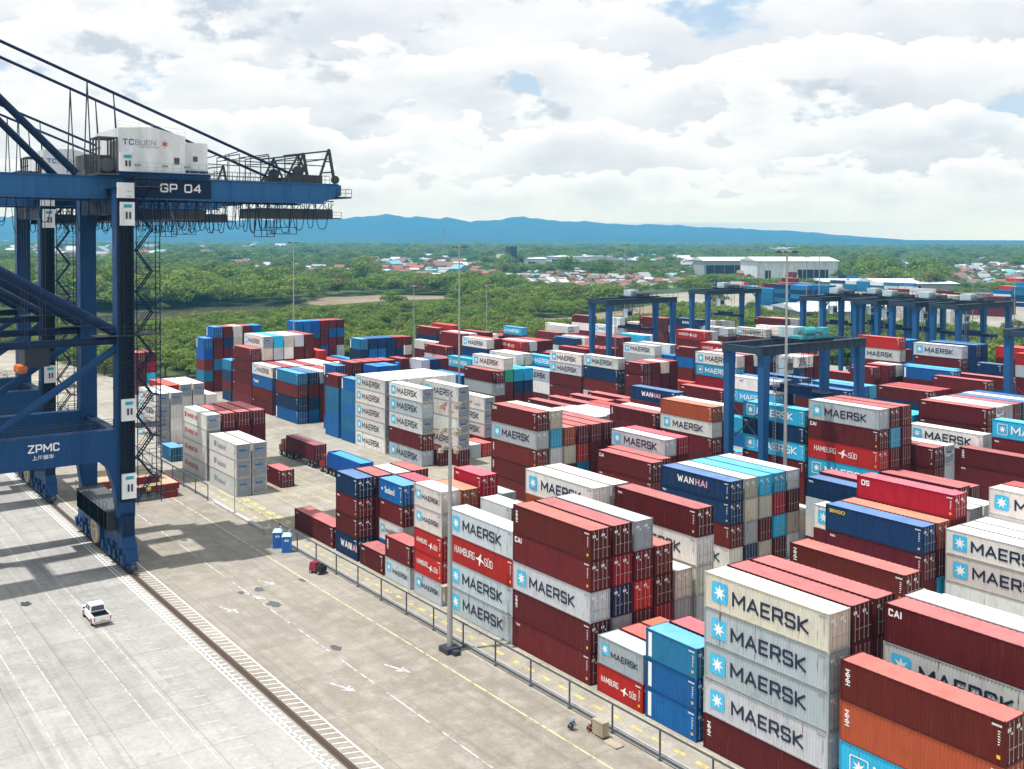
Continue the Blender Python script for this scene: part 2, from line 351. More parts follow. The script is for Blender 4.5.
# ------------------------------------------------------------------ ground, water, markings
def ground_mat(name, cols, scale=.03, rough=.9, streak=None, stain=None, joints=None, amt=(.35, .65), spot=None):
    m = new_mat(name, cols[0], rough, 0, .25); t = m.node_tree; l = t.links.new; b = t.nodes['Principled BSDF']
    geo = N(t, 'ShaderNodeNewGeometry'); mp = N(t, 'ShaderNodeMapping'); l(geo.outputs['Position'], mp.inputs[0])
    if streak: mp.inputs['Scale'].default_value = streak
    n1 = noise(mp.outputs[0], scale, 8, .62, .3, tree=t)
    n2 = noise(geo.outputs['Position'], scale*9, 8, .65, 0, tree=t)
    n3 = noise(geo.outputs['Position'], scale*60, 4, .7, 0, tree=t)
    c = mixc(mrange(n1, *amt, tree=t), cols[0], cols[1], t)
    c = mixc(mrange(n2, .40, .72, 0, .8, tree=t), c, cols[2], t)
    hv = N(t, 'ShaderNodeHueSaturation'); l(c, hv.inputs['Color']); l(mrange(n3, .25, .75, .9, 1.1, tree=t), hv.inputs['Value']); c = hv.outputs[0]
    if spot:
        n4 = noise(geo.outputs['Position'], spot[0], 3, .45, .4, tree=t)
        c = mixc(mrange(n4, spot[1], spot[1]+.03, 0, .75, tree=t), c, spot[2], t)
    if joints:
        sp = N(t, 'ShaderNodeSeparateXYZ'); l(geo.outputs['Position'], sp.inputs[0])
        for ax, per in zip(('X', 'Y'), joints):
            fr = M('FRACT', M('DIVIDE', sp.outputs[ax], per, tree=t), tree=t)
            c = mixc(M('MULTIPLY', M('LESS_THAN', fr, .10/per, tree=t), .45, tree=t), c, (.16, .14, .12), t)
            # slabs poured at different times
        br = N(t, 'ShaderNodeTexBrick'); mp2 = N(t, 'ShaderNodeMapping'); l(geo.outputs['Position'], mp2.inputs[0])
        mp2.inputs['Scale'].default_value = (1/joints[0], 1/joints[1], 1); l(mp2.outputs[0], br.inputs[0])
        br.offset = 0; br.inputs['Scale'].default_value = 1; br.inputs['Brick Width'].default_value = 1; br.inputs['Row Height'].default_value = 1
        br.inputs['Mortar Size'].default_value = 0; br.inputs['Color1'].default_value = (.93, .93, .92, 1); br.inputs['Color2'].default_value = (1.06, 1.05, 1.04, 1)
        c = mixc(1.0, c, br.outputs[0], t, 'MULTIPLY')
    if joints:      # tyre tracks along the quay and oil drips
        mt_ = N(t, 'ShaderNodeMapping'); l(geo.outputs['Position'], mt_.inputs[0]); mt_.inputs['Scale'].default_value = (.025, 1.3, 1)
        n6 = noise(mt_.outputs[0], 1.0, 5, .6, .1, tree=t)
        c = mixc(mrange(n6, .50, .68, 0, .22, tree=t), c, (.13, .115, .10), t)
        n7 = noise(geo.outputs['Position'], .9, 4, .5, .3, tree=t)
        c = mixc(mrange(n7, .69, .73, 0, .3, tree=t), c, (.10, .09, .08), t)
        vo = N(t, 'ShaderNodeTexVoronoi', feature='DISTANCE_TO_EDGE'); vo.inputs['Scale'].default_value = .11; nd = N(t, 'ShaderNodeVectorMath', operation='ADD')
        nn_ = N(t, 'ShaderNodeTexNoise'); nn_.inputs['Scale'].default_value = .5; l(geo.outputs['Position'], nn_.inputs['Vector']); sc3 = N(t, 'ShaderNodeVectorMath', operation='SCALE'); l(nn_.outputs['Color'], sc3.inputs[0]); sc3.inputs['Scale'].default_value = 3.0
        l(geo.outputs['Position'], nd.inputs[0]); l(sc3.outputs[0], nd.inputs[1]); l(nd.outputs[0], vo.inputs['Vector'])
        c = mixc(mrange(vo.outputs['Distance'], .0, .010, .16, 0, tree=t), c, (.12, .10, .09), t)
    l(c, b.inputs['Base Color'])
    bp_ = N(t, 'ShaderNodeBump'); bp_.inputs['Strength'].default_value = .25; bp_.inputs['Distance'].default_value = .03
    l(n3, bp_.inputs['Height']); l(bp_.outputs[0], b.inputs['Normal'])
    return m
MAT['land'] = ground_mat('land', ((.035, .065, .018), (.075, .105, .03), (.05, .07, .025)), .004)
MAT['apron'] = ground_mat('apron_concrete', ((.355, .344, .325), (.29, .28, .262), (.41, .40, .38)), .035, joints=(7.5, 6.0), spot=(.35, .74, (.09, .085, .08)))
MAT['road'] = ground_mat('road_concrete', ((.30, .27, .23), (.235, .208, .17), (.37, .342, .30)), .05, streak=(.35, 1, 1), joints=(9, 5.8), amt=(.38, .6))
MAT['yard'] = ground_mat('yard_concrete', ((.34, .32, .275), (.26, .235, .19), (.42, .39, .335)), .04, joints=(8, 8), spot=(.3, .72, (.1, .1, .1)))
MAT['mud'] = ground_mat('bare_clay', ((.24, .19, .13), (.17, .135, .09), (.30, .245, .17)), .02)
MAT['faryard'] = ground_mat('far_yard_gravel', ((.30, .28, .24), (.22, .20, .16), (.38, .36, .31)), .02)
MAT['rail'] = new_mat('rail_rust', (.085, .055, .042), .6, .3)
MAT['grass'] = ground_mat('grass_field', ((.10, .16, .04), (.16, .22, .06), (.07, .12, .03)), .02)
def paint_mat(name, col, wear):
    m = new_mat(name, col, .7); t = m.node_tree; l = t.links.new
    geo = N(t, 'ShaderNodeNewGeometry'); n = noise(geo.outputs['Position'], 1.6, 5, .7, 0, tree=t)
    tr = N(t, 'ShaderNodeBsdfTransparent'); mx = N(t, 'ShaderNodeMixShader')
    l(mrange(n, .66-wear, .86-wear, 1, .2, tree=t), mx.inputs[0]); l(tr.outputs[0], mx.inputs[1])
    l(t.nodes['Principled BSDF'].outputs[0], mx.inputs[2]); l(mx.outputs[0], t.nodes['Material Output'].inputs[0])
    return m
MAT['linewhite'] = paint_mat('worn_white_line', (.78, .77, .74), .12)
MAT['linefaint'] = paint_mat('faded_white_line', (.56, .56, .55), .22)
MAT['lineyellow'] = paint_mat('worn_yellow_line', (.58, .48, .17), .2)
MAT['lineyellowpale'] = paint_mat('pale_yellow_line', (.62, .55, .32), .2)
w = new_mat('river_water', (.13, .115, .08), .12, 0, .5); MAT['water'] = w
def sheet(name, pts, z, mat, kind='structure'):
    o = MB().poly([(x, y, z) for x, y in pts]).build(name, mat); o['kind'] = kind; return o
MB_ = MB()
# land sheet to the horizon
sheet('ground', [(-13000, -12), (13000, -12), (13000, 13000), (-13000, 13000)], -.9, 'land')
sheet('sea', [(-13000, -12.01), (-13000, -3000), (13000, -3000), (13000, -12.01)], -1.6, 'water')
yb = MB(); YP = [(-470, -12), (110, -12), (110, 288), (-335, 288), (-303, 140), (-293, 103), (-320, 86), (-470, 76)]
yb.prism(YP, -6, 0); struct(yb.build('yard', 'yard'))
sheet('quay_apron', [(-470, -12), (110, -12), (110, 37.1), (-470, 37.1)], .004, 'apron')
sheet('road', [(-470, 37.1), (110, 37.1), (110, 57.6), (-470, 57.6)], .004, 'road')
# river and creeks
RIV = [(-624, 397), (-646, 365), (-649, 317), (-609, 279), (-613, 256), (-621, 227), (-604, 190), (-581, 141), (-484, 109), (-482, 147), (-526, 186), (-521, 218), (-536, 262), (-545, 308), (-542, 345)]
sheet('river', RIV, -.7, 'water')
sheet('creek', [(-518, 286), (-474, 271), (-400, 222), (-380, 205), (-372, 214), (-410, 240), (-470, 283), (-510, 300)], -.69, 'water')
MUD = [[(-628, 288), (-682, 333), (-680, 384), (-644, 414), (-612, 393), (-620, 350), (-603, 307), (-593, 286)], [(-435, 328), (-434, 356), (-486, 470), (-398, 390), (-372, 322), (-395, 299)], [(-345, 292), (-345, 330), (-300, 330), (-290, 292)]]
for q in MUD: sheet('mud_flat', q, -.66, 'mud')
sheet('grass_field', [(-790, 560), (-860, 720), (-760, 790), (-640, 640)], -.67, 'grass')
FARY = [(-560, 505), (-300, 455), (-180, 480), (-180, 760), (-520, 760), (-600, 640)]
sheet('far_yard', FARY, -.6, 'faryard')

# painted lines: kept as one structure per kind of line
def strip(mb, u0, u1, v, w, z=.009): mb.quad((u0, v-w/2, z), (u1, v-w/2, z), (u1, v+w/2, z), (u0, v+w/2, z))
def strip2(mb, p, q, w, z=.009):
    p = Vector((*p, z)); q = Vector((*q, z)); d = (q-p).normalized(); s = Vector((-d.y, d.x, 0))*w/2
    mb.quad(tuple(p-s), tuple(q-s), tuple(q+s), tuple(p+s))
U0, U1 = -330, 60
m = MB()
for v in (39.45, 35.9, 36.35): strip(m, U0, U1, v, .16)
u = U0
while u < U1:
    strip2(m, (u, 38.05), (u+.45, 39.4), .11); u += 1.0
u = U0
while u < U1:
    strip2(m, (u, 35.95), (u+.35, 37.0), .16); u += 1.0
struct(m.build('crane_lane_marking', 'linewhite'))
m = MB(); rnd = random.Random(3)
for v, w_, mt in ((19.6, .14, 0), (22.0, .14, 0), (29.6, .12, 0), (27.4, .12, 0)): strip(m, U0, U1, v, w_*.8)
for v0, v1 in ((30.6, 33.0),):
    u = U0
    while u < U1:
        strip2(m, (u, v0), (u+.5, v1), .10); u += 1.9
struct(m.build('apron_marking', 'linefaint'))
m = MB()
u = U0
while u < U1: strip(m, u, u+7.4, 46.5, .15); u += 9.5
for (a, b) in (((-115.8, 46.2), (-112.6, 47.4)), ((-119.6, 49.3), (-116.8, 50.3)), ((-113.4, 42.2), (-110.2, 43.2)), ((-87.8, 43.2), (-84.8, 44.3)), ((-88.6, 49.4), (-85.4, 50.5)), ((-57, 43), (-54, 44))):
    a = Vector(a); b = Vector(b); d = (b-a).normalized(); s = Vector((-d.y, d.x)); z = .009
    strip2(m, a, a+d*1.9, .24)
    m.poly([(*(a+d*1.9-s*.62), z), (*b, z), (*(a+d*1.9+s*.62), z)])
struct(m.build('road_marking', 'linefaint'))
m = MB(); strip(m, U0, -3, 54.0, .17); struct(m.build('road_edge_line', 'lineyellowpale'))
m = MB(); u = -175
while u < 10:
    strip(m, u, u+1.25, 60.15, .42); u += 2.5
strip(m, -166, -140, 61.55, .2)
for u in np.arange(-158.5, -140.5, 3.2):
    m.quad((u, 62.5, .009), (u+1.9, 62.5, .009), (u+1.9, 63.5, .009), (u, 63.5, .009))
    m.quad((u, 88.0, .009), (u+1.9, 88.0, .009), (u+1.9, 89.0, .009), (u, 89.0, .009))
# empty bay outlines
for u0 in (-171, -157.6):
    for r in range(3, 7):
        v = 62.4+(r-1)*2.73
        strip(m, u0, u0+11.8, v, .16); strip2(m, (u0, v), (u0, v+2.5), .16); strip2(m, (u0+11.8, v), (u0+11.8, v+2.5), .16)
for u0 in (-145.5, -158.5):
    for r in range(1, 5):
        v = 98+(r-1)*2.73; strip(m, u0, u0+4.8, v, .16)
for r in (0, 1, 2): strip(m, -162, -141, 92.0+r*1.3, .3)
struct(m.build('bay_marking', 'lineyellow'))
m = MB()
for v in (81.2, 85.8, 121.0): strip(m, U0, U1, v, .14)
struct(m.build('lane_marking', 'linefaint'))
MAT['puddle'] = new_mat('damp_patch', (.075, .075, .075), .22, 0, .5)
m = MB(); pr_ = random.Random(8)
for (px_, py_, r_) in [(-141.4, 47.7, 0.68), (-116.2, 48.1, 0.75), (-110.5, 47.5, 1.01), (-116.4, 45.9, 0.52), (-116.5, 53.6, 0.6), (-127.0, 24.8, 0.75), (-95.0, 47.4, 0.68)]:
    n_ = 14; m.poly([(px_+math.cos(2*math.pi*k/n_)*r_*pr_.uniform(.7, 1.25)*1.2, py_+math.sin(2*math.pi*k/n_)*r_*pr_.uniform(.5, .95), .007) for k in range(n_)])
struct(m.build('puddle_water', 'puddle'))
# kerb strip under the guard rail and along the stacks
m = MB(); m.box(-330, 58.45, .0, 60, 58.8, .16); struct(m.build('kerb', 'concrete_barrier'))
m = MB(); m.box(-166, 61.5, .0, 60, 61.75, .13); struct(m.build('stack_kerb', 'lineyellowpale'))
# crane rails sunk in a dark groove
m = MB(); m.box(-330, 37.25, .002, 60, 37.95, .012); m.mi = 0
m.box(-330, 37.56, .012, 60, 37.64, .06); struct(m.build('crane_rail', 'rail'))
m = MB(); m.box(-330, 7.35, .002, 60, 8.0, .012); m.box(-330, 7.66, .012, 60, 7.74, .06); struct(m.build('crane_rail', 'rail'))

# ------------------------------------------------------------------ vegetation
def leaf_mat(name, a, b_, c_):
    m = new_mat(name, a, .6, 0, .2); t = m.node_tree; l = t.links.new; b = t.nodes['Principled BSDF']
    oi = N(t, 'ShaderNodeObjectInfo'); geo = N(t, 'ShaderNodeNewGeometry')
    n = noise(geo.outputs['Position'], .012, 4, .6, 0, tree=t); n2 = noise(geo.outputs['Position'], .6, 3, .6, 0, tree=t)
    f = M('ADD', M('MULTIPLY', oi.outputs['Random'], .6, tree=t), M('MULTIPLY', n, .6, tree=t), tree=t)
    c = mixc(mrange(f, .25, .85, tree=t), a, b_, t); c = mixc(mrange(n2, .42, .72, 0, .75, tree=t), c, c_, t)
    fo_ = M('GREATER_THAN', oi.outputs['Random'], .86, tree=t); c = mixc(M('MULTIPLY', fo_, .6, tree=t), c, (.15, .13, .05), t)
    l(c, b.inputs['Base Color'])
    tl = N(t, 'ShaderNodeBsdfTranslucent'); l(c, tl.inputs[0]); mx = N(t, 'ShaderNodeMixShader'); mx.inputs[0].default_value = .35
    l(b.outputs[0], mx.inputs[1]); l(tl.outputs[0], mx.inputs[2]); l(mx.outputs[0], t.nodes['Material Output'].inputs[0])
    return m
MAT['leaf'] = leaf_mat('foliage', (.075, .155, .024), (.19, .285, .04), (.30, .34, .085))
MAT['bark'] = new_mat('bark', (.10, .08, .06), .9)
def crown_mesh(seed, nleaf, size=1.0):
    rg = np.random.default_rng(seed); V = []; Fc = []
    nb = 9; blobs = []
    for i in range(nb):
        a = rg.uniform(0, 2*math.pi); rr = rg.uniform(0, .36)
        blobs.append((math.cos(a)*rr, math.sin(a)*rr, rg.uniform(.38, .82)-rr*.35, rg.uniform(.17, .28)))
    k = 0
    for i in range(nleaf):
        bx, by, bz, br = blobs[rg.integers(nb)]
        d = rg.normal(size=3); d /= np.linalg.norm(d)
        if d[2] < -.35: d[2] *= -.5
        r_ = br*rg.uniform(.72, 1.06); c = np.array((bx, by, bz))+d*r_*np.array((1, 1, .8))
        nn = d+rg.normal(size=3)*.45; nn /= np.linalg.norm(nn)
        t1 = np.cross(nn, rg.normal(size=3)); t1 /= np.linalg.norm(t1); t2 = np.cross(nn, t1)
        s = rg.uniform(.022, .05)*size; s2 = s*rg.uniform(.5, .9)
        V += [tuple(c-t1*s), tuple(c-t2*s2+nn*s*.2), tuple(c+t1*s), tuple(c+t2*s2+nn*s*.2)]; Fc.append((k, k+1, k+2, k+3)); k += 4
    me = bpy.data.meshes.new('crown'); me.from_pydata(V, [], Fc); me.materials.append(MAT['leaf']); me.update(); return me
def trunk_mesh(seed):
    rg = random.Random(seed); m = MB()
    m.bar((0, 0, -.05), (.02, .01, .42), .06, sides=7, w2=.035)
    for i in range(5):
        a = i*1.3+rg.random(); m.bar((.015, .01, .25+.03*i), (math.cos(a)*.25, math.sin(a)*.25, .5+.06*i), .03, sides=5, w2=.012)
    return m.mesh('trunk', 'bark')
crowns = [crown_mesh(i, 900, 1.0) for i in range(4)]; trunks = [trunk_mesh(i) for i in range(4)]

def inpoly(x, y, P):
    """vectorised point in polygon"""
    r = np.zeros(x.shape, bool); n = len(P); j = n-1
    for i in range(n):
        xi, yi = P[i]; xj, yj = P[j]
        c = ((yi > y) != (yj > y)) & (x < (xj-xi)*(y-yi)/(yj-yi+1e-12)+xi); r ^= c; j = i
    return r
rg = np.random.default_rng(7)
HOUSES = [(int(a[0]), int(a[1]), a[2], float(a[3]), float(a[4]), a[5], int(a[6])) for a in (l.split() for l in """-1186 704 a 16.3 0.4 rust 2
-1607 919 a 15.6 0.6 white 5
-1141 743 a 17.4 0.3 rust 5
-1404 752 a 12.1 1 white 4
-1356 883 a 14.4 1.9 grey 4
-1139 774 a 13.9 1.1 brown 3
-1449 804 a 15.1 2.5 white 1
-1292 757 a 12.8 1.3 grey 1
-1464 822 a 16.1 0.2 grey 2
-1538 847 a 14.8 3 grey 1
-1570 898 a 11.1 0.1 white 0
-1167 763 a 12.8 1.7 grey 3
-1515 937 a 18.6 2.8 rust 3
-1157 694 a 16.6 0.7 red 4
-1188 663 a 16.6 0.4 red 3
-1642 886 a 14.8 0.2 white 4
-1005 637 a 13.1 0.1 grey 4
-1423 758 a 12.6 1.7 red 5
-1230 784 a 11.1 2.2 rust 0
-1490 855 a 18.5 2.2 white 3
-1407 783 a 13.6 2.2 rust 5
-1516 807 a 16.6 2.4 brown 5
-1355 709 a 14.5 0.6 brown 4
-1524 876 a 12.6 1.4 rust 4
-1261 844 a 16.6 0.5 grey 3
-1062 654 a 13 1.4 turquoise 0
-1533 1002 a 15.3 2.4 grey 4
-1165 730 a 18.8 1.7 brown 2
-1148 658 a 13.6 1.6 red 5
-1708 967 a 12.8 1.7 red 3
-1389 853 a 18 2.8 red 1
-1188 779 a 17.3 1.3 white 5
-1400 810 a 17.5 0.5 rust 2
-1564 837 a 18.1 2.7 brown 5
-1395 909 a 16.9 1 rust 2
-1686 919 a 16.7 0.9 rust 1
-1239 798 a 11.2 2.9 red 5
-1431 770 a 14.9 0.9 red 5
-1038 680 a 18.1 0.1 turquoise 2
-1394 893 a 11.8 2.6 turquoise 3
-1393 772 a 17.4 2.6 rust 0
-1342 860 a 15.3 1 rust 3
-1168 717 a 11.1 0.7 grey 3
-1062 676 a 17.1 1.1 grey 3
-1198 743 a 11.5 1.1 red 4
-1336 835 a 13.2 1.1 rust 0
-1181 753 a 12.4 1.7 white 4
-1315 749 a 14.7 0.5 grey 1
-1171 788 a 15.9 2.7 rust 2
-1287 733 a 17.7 1.7 turquoise 2
-2449 1383 a 20.1 0.7 rust 5
-2668 1559 a 18.7 2 white 1
-2152 1306 a 16.2 2.2 rust 1
-1742 1107 a 17.4 2.1 white 4
-2788 1694 a 13.7 2.1 grey 3
-2415 1564 a 17.3 2.2 white 3
-2661 1686 a 16.8 2.6 rust 0
-2051 1263 a 15.2 0.7 white 3
-890 759 b 7.4 0.6 rust 1
-822 677 b 8.2 3 rust 2
-744 584 b 7.5 0.8 white 4
-838 721 b 9.2 1.6 rust 4
-753 701 b 9 0.1 rust 3
-868 710 b 7.3 2.9 brown 3
-720 622 b 11 1.7 brown 0
-838 782 b 11.1 0.1 rust 0
-782 670 b 11.5 0.7 rust 2
-728 670 b 9.4 2.4 brown 0
-1006 807 b 7.6 0.1 rust 1
-799 734 b 7.8 1.7 rust 2
-780 646 b 8.3 1.8 brown 2
-711 647 b 10.4 0.9 rust 3
-802 645 b 8.7 1.1 white 4
-730 588 b 9.8 1.7 white 2
-794 698 b 7.6 2.6 grey 1
-741 707 b 10.2 0.6 white 0
-871 678 b 10.7 2.1 grey 0
-711 594 b 8.4 0.2 grey 5
-696 623 b 10.9 2 rust 0
-812 722 b 10.6 0.5 grey 5
-781 739 b 8.8 1.1 grey 5
-793 610 b 9.4 2.3 grey 0
-876 687 b 7.8 2 grey 3
-731 708 b 9.3 1.4 rust 1
-822 640 b 7.4 2.2 brown 2
-763 671 b 7.2 1.5 rust 3
-690 580 b 9.5 0.7 rust 1
-796 685 b 7.1 1.9 rust 4
-966 742 b 9 2.7 grey 5
-924 712 b 7.9 1.4 brown 4
-987 746 b 8.8 2.6 white 1
-846 771 b 8.4 1.1 brown 4
-814 766 b 11.4 1.3 grey 2
-779 623 b 11 0.8 rust 3
-720 568 b 10.1 2.7 rust 3
-717 675 b 8.7 0.2 grey 4
-769 645 b 10.4 2.6 grey 4
-769 619 b 7.2 2.7 grey 3
-898 741 b 10.2 0.5 grey 0
-996 827 b 8.5 1.2 grey 3
-919 685 b 8.1 0.6 rust 1
-760 597 b 11.4 1.9 white 5
-767 577 b 9.9 2.2 white 2
-778 589 b 8.6 1.5 grey 5
-848 661 b 8.9 0.6 grey 2
-977 818 b 7.3 1.5 white 4
-727 658 b 10.2 3 grey 4
-858 714 b 7.3 2.7 white 3
-708 681 b 9.6 2 rust 3
-771 720 b 9.5 1.3 brown 1
-694 604 b 10.5 1 brown 1
-734 640 b 7.9 2.6 rust 4
-862 643 b 10.7 2 rust 1
-882 760 b 7.8 1.4 grey 0
-907 753 b 8.5 2.9 rust 5
-816 616 b 7.5 2.1 brown 0
-806 692 b 7.7 0.6 white 0
-793 653 b 7.1 1.4 rust 3
-912 684 b 7.9 1.3 grey 5
-884 691 b 8.4 0.3 grey 1
-773 699 b 10.9 3.1 grey 1
-979 805 b 8.7 2.6 rust 4
-930 733 b 9.2 0.4 rust 2
-950 762 b 10.1 1.3 brown 1
-790 739 b 9.9 1 grey 0
-869 663 b 8.4 2.7 rust 1
-708 671 b 8.9 2.4 brown 2
-831 773 b 8.4 2.3 grey 0
-865 701 b 11 2.2 grey 5
-709 633 b 9.7 2.8 grey 2
-989 759 b 11 2.6 grey 4
-742 645 b 9.3 2 white 3
-742 624 b 8.7 2.3 brown 5
-708 656 b 8.9 2.3 rust 3
-806 707 b 9.1 0.5 brown 2
-881 739 b 9.3 0.4 brown 4
-1455 1438 b 13.6 3 brown 0
-1439 1323 b 13.4 1 brown 4
-1394 1415 b 21.6 0.8 white 1
-1438 1443 b 14.8 1.4 grey 4
-1328 1270 b 13.6 2.7 turquoise 3
-1643 1401 b 14.3 1.8 brown 5
-1118 1148 b 19.3 1.3 brown 4
-1311 1260 b 17.1 3 turquoise 3
-1267 1167 b 21.1 2.1 white 0
-1139 1161 b 18.8 2.4 white 2
-1350 1214 b 17.1 1.1 brown 0
-1812 1735 b 15.4 2 turquoise 3
-1320 1355 b 19.3 1.2 white 4
-1365 1233 b 15.7 2.7 turquoise 5
-1104 1125 b 15.6 1.1 grey 4
-1475 1392 b 14.2 0.8 brown 1
-1513 1300 b 12.8 1.1 brown 0
-1578 1579 b 19.2 1.7 white 4
-1549 1434 b 13.1 1.1 white 5
-1497 1495 b 14.6 2.3 white 2
-1328 1287 b 16.2 1.3 brown 5
-1613 1421 b 17.6 1.6 white 0
-1490 1458 b 12.6 2.8 grey 3
-1362 1371 b 21 2.3 grey 3
-879 1574 d 9.4 1.2 white 0
-641 1084 d 10.4 2.5 rust 3
-730 1248 d 14.1 0.2 rust 0
-811 1485 d 12.5 0.8 rust 5
-610 1163 d 13 1.1 turquoise 1
-537 955 d 12 2.5 grey 4
-786 1498 d 12.2 2.7 rust 2
-985 1675 d 9.8 1.9 brown 2
-676 1273 d 10.6 1.2 grey 4
-609 1065 d 10.1 1.8 grey 5
-733 1403 d 9.6 3 turquoise 5
-702 1184 d 9.7 2.2 white 4
-575 1096 d 14.4 0.9 rust 4
-880 1488 d 12.5 1.3 grey 4
-547 976 d 12 1.4 grey 3
-791 1297 d 12.3 0.4 rust 1
-571 964 d 13.5 1.4 rust 2
-622 1093 d 13.6 2.1 white 2
-670 1186 d 9.7 2.5 brown 2
-782 1373 d 10.1 0.5 rust 0
-612 1109 d 10.2 2.4 brown 1
-555 948 d 13.5 2 turquoise 4
-609 1019 d 14.6 0.7 brown 1
-779 1451 d 9.8 0.2 brown 1
-842 1463 d 13.3 0.6 grey 2
-970 1648 d 9.4 1.7 rust 2
-803 1384 d 10 3.1 white 1
-651 1173 d 14.5 2.2 turquoise 0
-898 1651 d 13.2 1.2 grey 0
-758 1441 d 11.8 1 white 5
-838 1544 d 10.6 2.6 turquoise 0
-678 1246 d 11.5 0.1 white 1
-802 1467 d 12.8 2.1 rust 4
-925 1658 d 9.1 0.1 rust 5
-620 1182 d 11.9 0.5 turquoise 1
-656 1212 d 11.2 1 turquoise 5
-657 1107 d 10.4 1.2 turquoise 3
-587 1089 d 13.3 0.4 turquoise 4
-751 1296 d 14.2 1.1 grey 2
-843 1532 d 14.9 2.9 white 4
-814 1376 d 10 0.1 brown 5
-723 1261 d 11.9 1.9 white 2
-639 1046 d 9.2 0.8 white 0
-687 1136 d 13.9 2.6 grey 1
-835 1402 d 10.5 0.9 grey 2
-598 1052 d 10.5 0.8 grey 5
-566 1052 d 14.9 0.6 rust 3
-926 1648 d 11.2 1.3 turquoise 4
-682 1169 d 11.9 1.7 brown 0
-908 1630 d 14.3 0.2 grey 0
-789 1392 d 12.4 2.2 white 1
-798 1428 d 13.8 1.5 rust 2
-866 1504 d 9.8 1.3 white 4
-535 1007 d 11.2 0.7 grey 1
-948 1460 d 16.9 0.8 white 3
-988 1544 d 16.2 2.3 white 2
-1104 1593 d 13.8 1.9 brown 5
-944 1356 d 16 2 brown 4
-1124 1673 d 11.8 2.9 brown 2
-1045 1647 d 12.9 3 white 1
-984 1559 d 16.1 2.2 white 5
-982 1491 d 15.6 2.2 grey 2
-1131 1711 d 15.3 2.2 grey 2
-996 1475 d 16.6 1.8 brown 3
-10845 2447 c 30.6 0.7 white 2
-2713 512 c 35.3 0.6 white 0
-3508 903 c 31.6 2.1 rust 0
-2406 662 c 24.3 0.8 turquoise 0
-3810 727 c 24.3 2 turquoise 0
-2836 557 c 36 0.5 grey 1
-7121 1701 c 37.3 1.4 white 1
-8916 1731 c 25.5 0.6 grey 3
-4527 1078 c 35.7 2.1 turquoise 4
-5767 1618 c 21.8 0.7 rust 0
-5683 1626 c 21.3 0.3 rust 4
-8030 1461 c 31.7 1.6 turquoise 2
-2541 608 c 37.1 1.5 white 5
-2693 654 c 26.4 0.1 turquoise 0
-2473 540 c 36.3 1.4 grey 4
-2738 695 c 21.1 0.9 grey 2
-3833 941 c 25.5 3.1 turquoise 0
-3263 930 c 27.2 0.3 grey 2
-5373 1161 c 37.4 1 grey 1
-5761 1554 c 26.1 2.6 white 4
-4228 937 c 31.2 0.7 grey 0
-3208 862 c 32.8 3.1 grey 2
-2338 610 c 37.5 2.6 grey 2
-3708 989 c 21.7 1.2 grey 4
-4589 868 c 23.1 2.1 turquoise 2
-5052 1465 c 31.5 3.1 turquoise 4
-2240 517 c 30.3 0 white 0
-2715 785 c 27.2 2.9 grey 0
-5700 1353 c 31.9 3 turquoise 0
-6313 1693 c 35.4 1.7 rust 2
-6070 1365 c 33 1.5 grey 3
-4567 963 c 25 0.5 white 0
-6489 1710 c 29 2.5 rust 1
-3017 590 c 36.7 2.4 grey 0
-3155 797 c 24.9 0.2 rust 0
-4986 899 c 23 0.4 white 1
-2408 706 c 20.5 2.8 grey 2
-6426 1427 c 34.2 0.7 turquoise 0
-3944 824 c 33.7 0.4 grey 4
-2481 619 c 28.8 0.3 white 0
-3360 632 c 30.3 2 white 2
-9587 1996 c 30.6 2.8 white 4
-2715 610 c 30.8 2.2 rust 0
-4350 830 c 27.2 0.4 turquoise 3
-4945 1070 c 34 0.1 rust 3
-8210 1701 c 20.1 1 turquoise 4
-4279 1393 c 22.8 0.8 rust 2
-3658 1600 c 34 1.1 white 2
-4532 1958 c 24.7 2.1 white 4
-3669 1479 c 21.9 2.3 white 4
-3167 973 c 34.1 1.4 grey 2
-4992 1897 c 26.7 2.7 grey 4
-3581 1577 c 32 2.6 rust 1
-4209 1362 c 21.1 3.1 rust 2
-3821 1563 c 31.9 0.2 grey 5
-4279 1503 c 32.9 2.3 grey 4
-5062 2212 c 31.7 1.2 grey 0
-3400 1504 c 28.9 2.9 grey 2
-3371 1213 c 34.2 1.4 grey 4
-3438 1449 c 21.8 0.9 grey 3
-3957 1768 c 30.6 0.9 rust 2
-5207 2143 c 33.9 0.7 grey 5
-4867 1605 c 23.8 0.9 grey 3
-3195 1285 c 32.7 0.7 rust 1
-2136 2923 e 20.2 2.2 grey 3
-2875 2147 e 13.5 1.1 grey 1
-2460 1636 e 13.3 1.3 white 1
-2379 1932 e 20.5 1.1 grey 4
-2209 1696 e 15.4 0.9 brown 0
-1573 2027 e 12.1 1.3 rust 1
-1625 2039 e 18.2 1.1 brown 2
-2357 1370 e 12.7 1.5 brown 0
-1565 616 a 16.5 1.6 rust 1
-1597 646 a 11.3 1.3 rust 2
-1163 600 a 11.3 2.2 rust 4
-1266 607 a 16.3 1.4 grey 0
-1260 518 a 12.9 0.4 grey 2
-1229 620 a 12.6 0.7 rust 2
-1408 596 a 13.2 1.9 white 5
-1654 637 a 15.4 0.5 grey 0""".split(chr(10)))]
